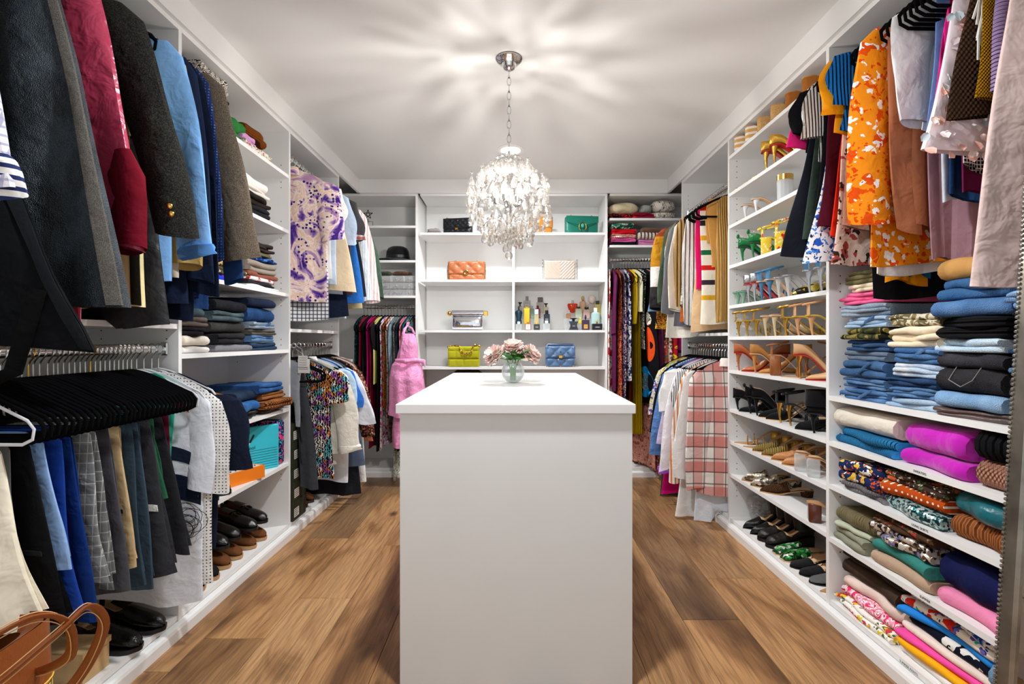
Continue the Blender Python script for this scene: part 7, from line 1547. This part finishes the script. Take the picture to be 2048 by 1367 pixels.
MB().ball((0, 0, 1.518), .0185, 10, 7).build('crystal_ball', CRY, ch, smooth=False); MB().tube([(0, 0, 1.60), (0, 0, 1.536)], .001, 5).build('ball_wire', CHROME, ch)
BULB = simple('candle_bulb', '#fff4e0', .3, emit='#fbf6f0', es=BULB_W*42)
for i in range(5):
    a = 2*PI*i/5+.55; x, y = .062*math.cos(a), .062*math.sin(a)
    MB().tube([(0, 0, 1.775), (x*.6, y*.6, 1.752), (x, y, 1.765)], .003, 6).build('bulb_arm', CHROME, ch); so = MB().lathe([(.0, 1.762), (.011, 1.764), (.010, 1.79), (.0, 1.791)], 14, (x, y, 0)).build('socket', CHROME, ch)
    MB().lathe([(.004, 1.7915), (.0095, 1.80), (.0115, 1.812), (.009, 1.828), (.003, 1.842), (.0, 1.844)], 12, (x, y, 0)).build('bulb', BULB, so)

# ================================================================ leaning mirror at the right
mr = thing('leaning_mirror', 'tall floor mirror with beaded silver frame leaning on the right shelves', 'mirror', (1.085, 1.155, .0), (0, .062, 0))
AGS = simple('antique_silver', '#8f8a80', .3, .9, noise=.45, nscale=9)
W_, H_ = .52, 1.66
def frame_bar(y0, y1, z0, z1): return MB().rbox(0, .028, y0, y1, z0, z1, .006).build('frame_bar', AGS, mr, smooth=False)
frame_bar(-.042, 0, 0, H_); frame_bar(-W_, -W_+.042, 0, H_); frame_bar(-W_+.042, -.042, 0, .042); frame_bar(-W_+.042, -.042, H_-.042, H_)
MB().box(.010, .014, -W_+.042, -.042, .042, H_-.042).build('mirror_glass', simple('mirror_silver', '#e8e8e8', .02, 1.0), mr, smooth=False); MB().box(.016, .024, -W_+.03, -.03, .03, H_-.03).build('backing', BLACKP, mr, smooth=False)
mb = MB()
for i in range(150): mb.ball((-.001, -.006, .012+i*.011), .0042, 6, 4)
o = mb.build('beading', AGS, mr); o['kind'] = 'stuff'

# ================================================================ leather tote in the near left corner
LT = fab('leather', '#8a4a22', rough=.3, wr=.15, name='saddle_leather'); STI = simple('cream_stitching', '#e2b27a', .7)
to = thing('leather_tote', 'saddle brown leather tote with plaid canvas side and looped handles', 'bag', (-1.12, 1.0, .0), (0, 0, .1))
PLC = F('plaid', '#e6cf7a', '#c9a23a', '#16120e', s=1.6)
def totep(z): return .17-.0*z
rows = []
for z in np.linspace(0, .5, 12):
    k = 1-.12*z/.5; rows.append([(.105*k*np.sign(math.cos(a))*abs(math.cos(a))**.5, .17*k*np.sign(math.sin(a))*abs(math.sin(a))**.4, z) for a in np.linspace(0, 2*PI, 32, endpoint=False)])
mb = MB().grid(rows[:9], wu=True); mb.cap(reversed(range(32))); mb.build('canvas_body', PLC, to)
MB().grid(rows[8:], wu=True).build('leather_collar', LT, to)
MB().grid([[(x*.93, y*.95, z-.003) for x, y, z in rows[11]], [(x*.3, y*.9, .46) for x, y, z in rows[11]]], wu=True).build('top_lining', LT, to)
MB().tube([(x*1.01, y*1.01, z) for x, y, z in rows[8]], .002, 5, closed=True).build('stitching', simple('yellow_piping', '#e8b83a', .6), to)
def handle(pts):
    P_ = [Vector((p[0]*.62+.02, p[1]*.8, p[2]*.96)) for p in pts]; fine = []
    for i in range(len(P_)-1):
        a, b, c, d = P_[max(0, i-1)], P_[i], P_[i+1], P_[min(len(P_)-1, i+2)]
        for t in np.linspace(0, 1, 7)[:-1]: fine.append(.5*((2*b)+(-a+c)*t+(2*a-5*b+4*c-d)*t*t+(-a+3*b-3*c+d)*t**3))
    fine.append(P_[-1])
    h = MB().tube(fine, .0115, 10, sq=.42).build('handle', LT, to); MB().tube([p+Vector((0, -.004, .0095)) for p in fine], .0011, 4).build('stitch_line', STI, h); MB().tube([p+Vector((0, -.004, -.0095)) for p in fine], .0011, 4).build('stitch_line', STI, h)
handle([(.02, -.15, .44), (.05, -.15, .50), (.16, -.13, .575), (.26, -.06, .61), (.305, .0, .57), (.27, .05, .48), (.16, .09, .43), (.09, .10, .42)])
handle([(.095, -.09, .43), (.12, -.1, .465), (.20, -.08, .50), (.30, -.02, .56), (.335, .04, .585), (.35, .08, .53), (.28, .10, .43), (.19, .10, .36), (.10, .11, .37)])
SC.cycles.caustics_reflective = False; SC.cycles.caustics_refractive = False; SC.cycles.sample_clamp_indirect = 6.0
